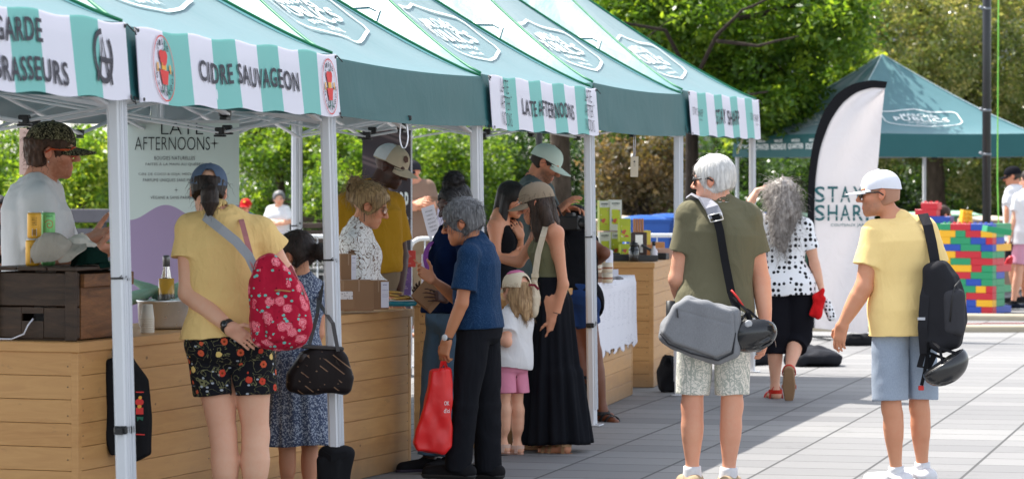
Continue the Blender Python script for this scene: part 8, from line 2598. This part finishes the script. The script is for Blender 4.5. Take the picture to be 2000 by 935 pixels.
def square_things():
 # --- feather flag
 d = 33.0; k = d / FPX
 t0 = P(1640, 655, d); t0[2] = 0
 t = empty('feather_flag', t0); tag(t, 'tall white feather flag with black sleeve and teal lettering', 'flag')
 out = [(1578, 640), (1577, 420), (1579, 340), (1588, 275), (1606, 222), (1632, 184), (1664, 164), (1700, 156), (1733, 160)]
 ins = [(1590, 640), (1590, 430), (1592, 350), (1601, 290), (1620, 238), (1644, 202), (1672, 180), (1703, 171), (1729, 173)]
 rgt = [(1694, 652), (1704, 480), (1712, 360), (1718, 290), (1722, 240), (1725, 210), (1727, 195), (1728, 183), (1729, 173)]
 def dense(a, n=41):
  a = np.array(a, float); s_ = np.linspace(0, len(a) - 1, n)
  return np.stack([np.interp(s_, range(len(a)), a[:, 0]), np.interp(s_, range(len(a)), a[:, 1])], 1)
 O, I, Rr = dense(out), dense(ins), dense(rgt)
 for _ in range(3):
  for A in (O, I, Rr): A[1:-1] = (A[:-2] + 2 * A[1:-1] + A[2:]) / 4
 def pt(u, v_, y=0): return P(u, v_, d) - t0 + V(0, y, 0)
 mb = MB(); G = []
 for a, b in zip(I, Rr):
  row = []
  for j in range(17):
   u = j / 16; q = a * (1 - u) + b * u
   wv = .045 * math.sin(u * 5.0 + q[1] * .011) * u + .02 * math.sin(u * 9 + q[1] * .03) * u
   row.append(pt(q[0], q[1], wv))
  G.append(row)
 mb.grid(G); mb.grid([[p + V(0, .003, 0) for p in r_[::-1]] for r_ in G])
 fm = NT('white_flag_cloth'); fm.done(srgb(234, 230, 230), .8, 0, .2, fm.bump(fm.noise(fm.coord(scale=(1, 1, .6)), 5, 3, .5, 1.0), .5, .05)); add_translucent(fm, srgb(234, 230, 230), .35)
 sh = mb.build('flag_cloth', fm.m, t)
 mb = MB()
 for y, s_ in ((-.010, 1), (.012, -1)):
  G = [[pt(a[0] * (1 - u) + b[0] * u, a[1] * (1 - u) + b[1] * u, y) for u in (0, .5, 1)] for a, b in zip(O, I)]
  mb.grid(G if s_ > 0 else [r_[::-1] for r_ in G])
 mb.build('pole_sleeve', BLACK_FABRIC, t)
 mb = MB(); mb.tube([pt(1584, 640, 0), V(pt(1584, 640)[0], 0, .02)], .014, 8)
 for a in range(4): mb.bar(V(pt(1584, 640)[0], 0, .03), V(pt(1584, 640)[0] + .4 * math.cos(a * 1.57 + .4), .4 * math.sin(a * 1.57 + .4), .012), .03, .014)
 mb.build('cross_base', BLACK_PLASTIC, t)
 def fp(x, y):
  q = P(x, y, d) - t0
  return V(q[0], -.022 + .045 * math.sin((x - 1590) / 115 * 5.0 + y * .011) * (x - 1590) / 115 * .9 - .014, q[2])
 sg = Sign(lambda x, y: fp(x, -y)); sg2 = Sign(lambda x, y: fp(x, -y))
 for sgx, w_ in ((sg, 1),):
  for row, y0 in (('STAY', -395), ('SHARP', -431)):
   for i, ch in enumerate(row): sg.text(ch, 1600.5 + i * 25, y0, 20, 31, .012)
 sg.text('COUTEAUX JAPONAIS', 1668, -443.5, 92, 7, .02, 1.1)
 sg.build('lettering', plain('deep_teal_ink', srgb(28, 92, 96), .7), sh)
 for row, y0 in (('STAY', -395), ('SHARP', -431)):
  for i in range(len(row)): sg2.poly([(1590 + i * 24.5, y0 + 5 + 3 * i % 4), (1611 + i * 24.5, y0 + 9), (1611 + i * 24.5, y0 + 10.5), (1590 + i * 24.5, y0 + 6.5 + 3 * i % 4)])
 sg2.v = [q + V(0, -.004, 0) for q in sg2.v]; sg2.build('stencil_gap', fm.m, sh)
 # --- toy brick wall
 d = 39.3; s_ = FPX / d; A = P(1895, 0, d); A[2] = 0
 t = empty('toy_brick_wall', A, R(-30)); tag(t, 'wall of big red, yellow, blue and green toy bricks', 'toy bricks')
 COL = [plain('brick_' + n, c, .35, 0, .05, 6) for n, c in (('red', srgb(196, 26, 44)), ('yellow', srgb(240, 178, 24)), ('blue', srgb(24, 70, 168)), ('green', srgb(26, 146, 96)))]
 rr = np.random.RandomState(8); bh = 1.075 / 13
 def brick(x0, x1, y0, y1, z0, c, studs=False):
  mb = MB(); mb.box(((x0 + x1) / 2, (y0 + y1) / 2, z0 + bh / 2), ((x1 - x0) / 2 - .0012, (y1 - y0) / 2 - .0012, bh / 2 - .0008), None, .003)
  if studs:
   n = max(1, int(round((x1 - x0) / .065)))
   for i in range(n): mb.lathe([(.02, bh), (.02, bh + .016), (.018, bh + .018), (0, bh + .018)], 12, None, ((x0 + (x1 - x0) * (i + .5) / n), (y0 + y1) / 2, z0))
  mb.build('brick', COL[c], t)
 W0, W1 = -.36, .31
 last = -1
 for r_ in range(13):
  x = W0 - (.0 if r_ % 2 else .0)
  while x < W1 - .01:
   w = rr.choice([.13, .195, .26, .33, .40])
   x1 = min(x + w, W1);  x1 = W1 if W1 - x1 < .06 else x1
   c = rr.choice([q for q in range(4) if q != last]); last = c
   brick(x, x1, -.065, .065, r_ * bh, c, r_ == 12); x = x1
 for r_ in range(13): brick(W1 - .13, W1, .067, .55, r_ * bh, rr.randint(4), False) if r_ % 3 == 0 else brick(W1 - .13, W1, .067, .33, r_ * bh, rr.randint(4), False)
 for r_, (x0, x1, c) in enumerate(((W0 - .30, W0 + .05, 1), (W0 - .34, W0 + .06, 3), (W0 - .34, W0 + .06, 2), (W0 - .40, W0 - .12, 0), (W0 - .32, W0 - .10, 0))): brick(x0, x1, .10, .23, .93 + r_ * bh if False else (11 + r_) * bh, c, r_ == 4)
 for r_ in range(11): brick(W0 - .40, W0 + .05, .10, .23, r_ * bh, (r_ * 3 + 1) % 4)
 for r_ in range(3): brick(W0 + .13, W0 + .24, .25, .38, (11 + r_) * bh, (0, 2, 1)[r_], r_ == 2)
 for r_ in range(11): brick(W0 + .10, W0 + .26, .25, .38, r_ * bh, (r_ + 2) % 4)
 o = P(1947, 450, 38.7); t = empty('green_toy_brick', o); tag(t, 'long green toy brick being laid on the right end of the brick wall', 'toy brick')
 mb = MB(); mb.box((0, 0, 0), (.17, .06, .036), Ry(.16) @ Rz(.4), .003); mb.build('brick', COL[3], t)
 o = P(1886, 424, 39.4); t = empty('yellow_toy_brick', o); tag(t, 'yellow studded toy brick held up behind the brick wall', 'toy brick')
 Mx = Ry(.12) @ Rz(.5)
 mb = MB(); mb.box((0, 0, 0), (.07, .035, .085), Mx, .003)
 for a in range(2):
  for b in range(3): mb.lathe([(.018, 0), (.018, .016), (0, .017)], 10, Mx @ Rx(PI / 2), Mx @ V(-.034 + .068 * a, -.035, -.052 + .052 * b))
 mb.build('brick', COL[1], t)
 o = P(1971, 510, 40.0); t = empty('red_toy', o); tag(t, 'small red toy held low beside the pink shorts', 'toy')
 sdf_obj('toy_body', COL[0], lambda F: (F.add(s_ell(o, (.045, .03, .05)), 0), F.add(s_ell(o + V(.02, 0, .04), (.03, .03, .03)), .02), F.add(s_ell(o + V(-.03, 0, -.03), (.03, .025, .03)), .01)), o - .14, o + .14, .007, t, o)
 # --- lamp post with cable
 d = 41.0; o = P(1927, 0, d); o[2] = 0
 t = empty('lamp_post', o); tag(t, 'tall black lamp post behind the toy brick wall', 'lamp post')
 BP = plain('black_post_paint', (.012, .013, .016, 1), .35)
 mb = MB(); mb.tube([V(0, 0, 0), V(0, 0, 6.2)], .055, 16); mb.lathe([(.11, 0), (.11, .05), (.075, .1), (.06, .4)], 18); mb.build('post', BP, t)
 for z in (2.45, 3.72, 1.9):
  mb = MB(); mb.lathe([(.055, z), (.060, z), (.060, z + .03), (.055, z + .03)], 16); mb.bar(V(-.05, -.03, z + .01), V(-.09, -.05, z + .04), .04, .03); mb.build('clamp', plain('grey_clamp', srgb(120, 124, 132), .4, .5), t)
 mb = MB(); mb.lathe([(.05, 6.2), (.2, 6.35), (.22, 6.5), (.16, 6.75), (0, 6.85)], 20); mb.build('lantern', BP, t)
 o2 = P(1948, 0, d - .2); o2[2] = 0
 mb = MB(); mb.tube([V(.02, 0, 5.4), V(.01, 0, 3.2), V(0, 0, 1.6), V(.03, 0, .5), V(-.02, -.1, .08), V(-.2, -.3, .01), V(-.5, -.5, .01)], .008, 6)
 k = mb.build('green_cable', plain('lime_cable', srgb(128, 206, 78), .5)); k.location = o2; tag(k, 'bright green cable hanging beside the black lamp post', 'cable')
 d = 38.0; o = P(1053, 0, d); o[2] = 0
 t = empty('lamp_post', o); tag(t, 'slim black lamp post left of the stout tree trunk', 'lamp post')
 mb = MB(); mb.tube([V(0, 0, 0), V(0, 0, 4.6)], .04, 14); mb.lathe([(.09, 0), (.09, .05), (.05, .12), (.042, .3)], 16); mb.build('post', BP, t)
 mb = MB(); mb.lathe([(.04, 4.6), (.16, 4.72), (.18, 4.85), (.12, 5.05), (0, 5.1)], 18); mb.build('lantern', BP, t)
 # --- bins
 def bin_(u, v0, d, w, h, col, lid, label, dp=.7):
  o = P(u, 0, d); o[2] = 0
  t = empty('wheelie_bin', o, R(6)); tag(t, label, 'bin', 'wheelie bins beyond the square')
  mb = MB(); b, tt = .88, 1.0
  z1 = h - .09
  vs = [V(sx * w / 2 * q, sy * dp / 2 * q, z) for z, q in ((.05, b), (z1, tt)) for sx, sy in ((-1, -1), (1, -1), (1, 1), (-1, 1))]
  mb.add(vs, [(3, 2, 1, 0), (4, 5, 6, 7)] + [(i, (i + 1) % 4, 4 + (i + 1) % 4, 4 + i) for i in range(4)])
  mb.box((0, -dp * .46, z1 * .55), (w * .28, .012, z1 * .25), None, .01); mb.box((0, 0, z1), (w / 2 + .015, dp / 2 + .015, .018), None, .006)
  mb.build('tub', col, t)
  mb = MB(); G = []
  for i in range(9):
   G.append([V(-(w / 2 + .03) + (w + .06) * i / 8, -(dp / 2 + .03) + (dp + .06) * j / 6, z1 + .02 + .07 * math.sin(PI * i / 8) ** .5 * math.sin(PI * j / 6) ** .5) for j in range(7)])
  mb.grid(G); mb.box((0, 0, z1 + .024), (w / 2 + .03, dp / 2 + .03, .012), None, .005); mb.build('lid', lid, t)
  mb = MB()
  for sx in (-1, 1): mb.tube([V(sx * w * .4, dp * .4, .09), V(sx * (w * .4 + .05), dp * .4, .09)], .09, 14)
  mb.build('wheel', BLACK_PLASTIC, t)
 BL, GR, BE, LG = plain('blue_bin_plastic', srgb(28, 84, 168), .45), plain('green_bin_plastic', srgb(64, 106, 84), .5), plain('beige_bin_plastic', srgb(156, 128, 108), .55), plain('pale_green_lid', srgb(150, 192, 164), .45)
 BEL = plain('pale_beige_lid', srgb(196, 178, 160), .5)
 bin_(1258, 0, 46, .62, 1.10, BL, BL, 'blue wheelie bin left of the second blue one'); bin_(1305, 0, 46.3, .62, 1.12, BL, BL, 'blue wheelie bin nearest the fourth tent pole'); bin_(1212, 0, 47, .6, 1.08, BE, BEL, 'beige wheelie bin behind the green printed boxes')
 bin_(1350, 0, 47, .62, 1.08, BL, BL, 'blue wheelie bin hidden behind the head of the olive tee man'); bin_(1490, 0, 50, .62, 1.1, BL, BL, 'blue wheelie bin behind the raised arm')
 bin_(1548, 0, 52, .62, 1.08, GR, LG, 'green bin with pale lid just right of the feather flag'); bin_(1785, 0, 50, .75, 1.1, GR, LG, 'green bin with pale lid left of the brick wall'); bin_(1862, 0, 50, .75, 1.12, GR, LG, 'green bin with pale lid behind the yellow toy brick')
 bin_(1930, 0, 47, .66, 1.08, BE, BEL, 'beige bin right behind the lamp post'); bin_(1990, 0, 47.4, .66, 1.06, BE, BEL, 'beige bin behind the two white tees')
 # --- cushions and bags on the paving
 def lump(name, label, cat, u, v_, d, hx, hy, hz, mat, seed, rot=0, group=None):
  o = P(u, v_, d); o[2] = 0; t = empty(name, o); tag(t, label, cat, group)
  c = o + V(0, 0, hz * .8)
  def fb(F):
   M = Rz(rot)
   F.add(s_ell(c, (hx, hy, hz), M), 0); F.add(s_box(c - V(0, 0, hz * .25), (hx * .92, hy * .9, hz * .6), M, min(hz, hy) * .55), .05)
   F.add(s_cap(c + M @ V(hx * .6, 0, 0), c + M @ V(hx * 1.12, 0, -hz * .1), (hz * .5, hz * .12)), .05)
   F.plane(V(0, 0, .003), V(0, 0, -1))
  if cat == 'bag':
   mb = MB(); mb.ribbon([V(-hx * .5, -hy * .9, hz * 1.3), V(-hx * .2, -hy * 1.15, hz * 1.75), V(hx * .3, -hy * 1.1, hz * 1.7), V(hx * .55, -hy * .85, hz * 1.2)], V(0, .4, 1), .03, .004); mb.build('handle', mat, t)
  sdf_obj('cushion_body' if cat == 'cushion' else 'bag_body', mat, fb, c - max(hx, hy) * 1.5, c + max(hx, hy) * 1.5, .009, t, o, .035, 9., seed)
  return t
 DC = fabric('dark_bean_bag', (.022, .023, .028, 1), .55, .1, .4, 6.)
 lump('floor_cushion', 'dark bean bag cushion lying on the sunlit paving', 'cushion', 1590, 718, 28.4, .21, .26, .10, DC, 1, .2, 'dark floor cushions')
 lump('floor_cushion', 'dark bean bag cushion half behind the olive tee man', 'cushion', 1468, 716, 28.6, .16, .25, .085, DC, 2, 2.6, 'dark floor cushions')
 lump('duffel_bag', 'black duffel bag at the foot of the feather flag', 'bag', 1668, 676, 31.8, .16, .12, .06, BLACK_FABRIC, 3, .1)
 lump('weight_sack', 'black sack standing at the corner of the far counter', 'bag', 1303, 768, 24.9, .075, .08, .16, BLACK_FABRIC, 4, .3)
 lump('black_satchel', 'black satchel on the ground beside the lace-covered counter', 'bag', 1138, 812, 22.0, .10, .07, .17, BLACK_FABRIC, 5, .4)
 # --- low kerbs of the round planting bed
 def kerb(c, r, a0, a1, label):
  mb = MB(); G = []
  pr = [(r - .12, .0), (r - .12, .055), (r - .10, .07), (r + .10, .07), (r + .12, .05), (r + .12, 0)]
  for a in np.linspace(R(a0), R(a1), 40): G.append([V(q * math.cos(a), q * math.sin(a), z) for q, z in pr])
  mb.grid(G); o = mb.build('stone_kerb', plain('pale_kerb_stone', srgb(164, 154, 134), .8, 0, .15, 4)); o.location = (c[0], c[1], 0); tag(o, label, 'kerb', 'low curved kerbs on the square', None)
 kerb(P(1760, 0, 42.0), 7.4, 238, 285, 'low curved kerb passing behind the feather flag'); kerb(P(2040, 0, 43.5), 6.3, 225, 300, 'low curved kerb in front of the toy brick wall')
 mb = MB(); q = P(1880, 636, 36.2)
 mb.tube([V(-.1, 0, .008), V(.3, .2, .008), V(.9, .25, .008), V(1.6, .1, .008)], .006, 6); k = mb.build('red_cable', plain('red_cable_rubber', srgb(176, 60, 60), .5)); k.location = (q[0], q[1], 0); tag(k, 'thin red cable crossing the paving before the brick wall', 'cable')
 # --- barriers
 def barrier(u0, u1, d, ztop, label):
  a, b = P(u0, 0, d), P(u1, 0, d); a[2] = b[2] = 0
  L = b[0] - a[0]
  t = empty('crowd_barrier', a); tag(t, label, 'barrier', 'white steel crowd barriers')
  WP = plain('white_barrier_paint', srgb(214, 216, 216), .35, .2)
  mb = MB(); rr_ = .12
  pts = [V(0, 0, .12)] + [V(0, 0, ztop - rr_)] + [V(rr_ - rr_ * math.cos(q), 0, ztop - rr_ + rr_ * math.sin(q)) for q in np.linspace(0, PI / 2, 7)] + [V(L - rr_ + rr_ * math.sin(q), 0, ztop - rr_ + rr_ * math.cos(q)) for q in np.linspace(0, PI / 2, 7)] + [V(L, 0, .12)]
  mb.tube(pts, .02, 8); mb.tube([V(0, 0, .2), V(L, 0, .2)], .017, 8); mb.build('rail', WP, t)
  n = int(L / .13)
  mb = MB()
  for i in range(1, n): mb.tube([V(L * i / n, 0, .2), V(L * i / n, 0, ztop)], .008, 6)
  mb.build('bars', WP, t)
  for x in (.3, L - .3):
   mb = MB(); mb.bar(V(x, -.3, .02), V(x, .3, .02), .05, .02); mb.bar(V(x, 0, .02), V(x, 0, .2), .03, .03); mb.build('foot', WP, t)
 barrier(560, 800, 31, 1.07, 'white crowd barrier behind the mustard tee man'); barrier(800, 1010, 30.5, 1.06, 'white crowd barrier behind the gesturing elderly man'); barrier(1160, 1345, 31, 1.08, 'white crowd barrier with rounded corner before the blue bins')
 # --- benches
 def bench(u0, u1, d, seat, back, mat, label, sl=4):
  a, b = P(u0, 0, d), P(u1, 0, d); L = b[0] - a[0]; a[2] = 0
  t = empty('park_bench', a); tag(t, label, 'bench', 'slatted benches along the planting')
  mb = MB()
  for i in range(sl): mb.box((L / 2, .06 + .11 * i, seat), (L / 2, .048, .02), None, .006)
  mb.build('seat', mat, t); mb = MB()
  for i in range(sl): mb.box((L / 2, .50 + .02 * i, seat + .10 + (back - seat - .06) * i / (sl - 1)), (L / 2, .018, (back - seat) / sl * .42), Rx(-.12), .006)
  mb.build('backrest', mat, t)
  for i in range(3):
   x = L * (.06 + .44 * i); mb = MB(); mb.box((x, .25, seat / 2 - .01), (.03, .22, seat / 2 - .012)); mb.bar(V(x, .46, seat - .02), V(x, .58, back), .05, .03); mb.build('support', plain('dark_iron', (.03, .03, .032, 1), .5), t)
 bench(-140, 212, 36, .45, .99 + .17, plain('weathered_grey_slats', srgb(92, 90, 94), .75, 0, .15, 12), 'grey slatted bench behind the hands of the camo cap man')
 bench(460, 700, 50.3, .44, .84, old_wood('brown_bench_slats', (.03, .018, .012, 1), (.10, .065, .045, 1)), 'brown slatted bench under the seated grey-haired woman')
 bench(800, 1000, 44.3, .45, .86, old_wood('brown_bench_slats', (.03, .018, .012, 1), (.10, .065, .045, 1)), 'brown slatted bench under the lavender-grey person')
 bench(-60, 60, 27.2, .45, .88, old_wood('brown_bench_slats', (.03, .018, .012, 1), (.10, .065, .045, 1)), 'brown slatted bench under the dark-haired person at the left edge')
 # --- low planter wall in front of the shrubs
 mb = MB(); L0, L1 = P(-300, 0, 55)[0], P(2300, 0, 55)[0]
 # --- far building behind the trees
 o = P(1930, 0, 96); o[2] = 0
 t = empty('apartment_house', o, R(-6)); tag(t, 'grey house showing through the trees at the upper right', 'building')
 WM = plain('grey_render', srgb(150, 152, 160), .85, 0, .08, 2)
 mb = MB(); mb.box((0, 4, 4.5), (9, 4, 4.5)); mb.build('wall', WM, t)
 mb = MB(); mb.box((0, 4, 9.15), (9.3, 4.3, .15)); mb.build('roof', plain('dark_roof', (.05, .05, .055, 1), .8), t)
 for i in range(6):
  for j in range(3):
   mb = MB(); x, z = -7.5 + 3 * i, 1.8 + 2.8 * j
   for dx in (-.65, .65): mb.box((x + dx, -.03, z), (.05, .03, .8))
   for dz in (-.8, .8): mb.box((x, -.03, z + dz), (.7, .03, .05))
   f_ = mb.build('window', plain('white_window_frame', srgb(206, 208, 210), .6), t)
   mb = MB(); mb.box((x, -.012, z), (.6, .008, .75)); mb.build('pane', plain('dark_pane', (.03, .035, .045, 1), .08), f_)
 # weeds poking up in the bed behind the flag
people_front(); people_mid(); people_back()
stall_goods(); hanging_things(); carried_things(); square_things()
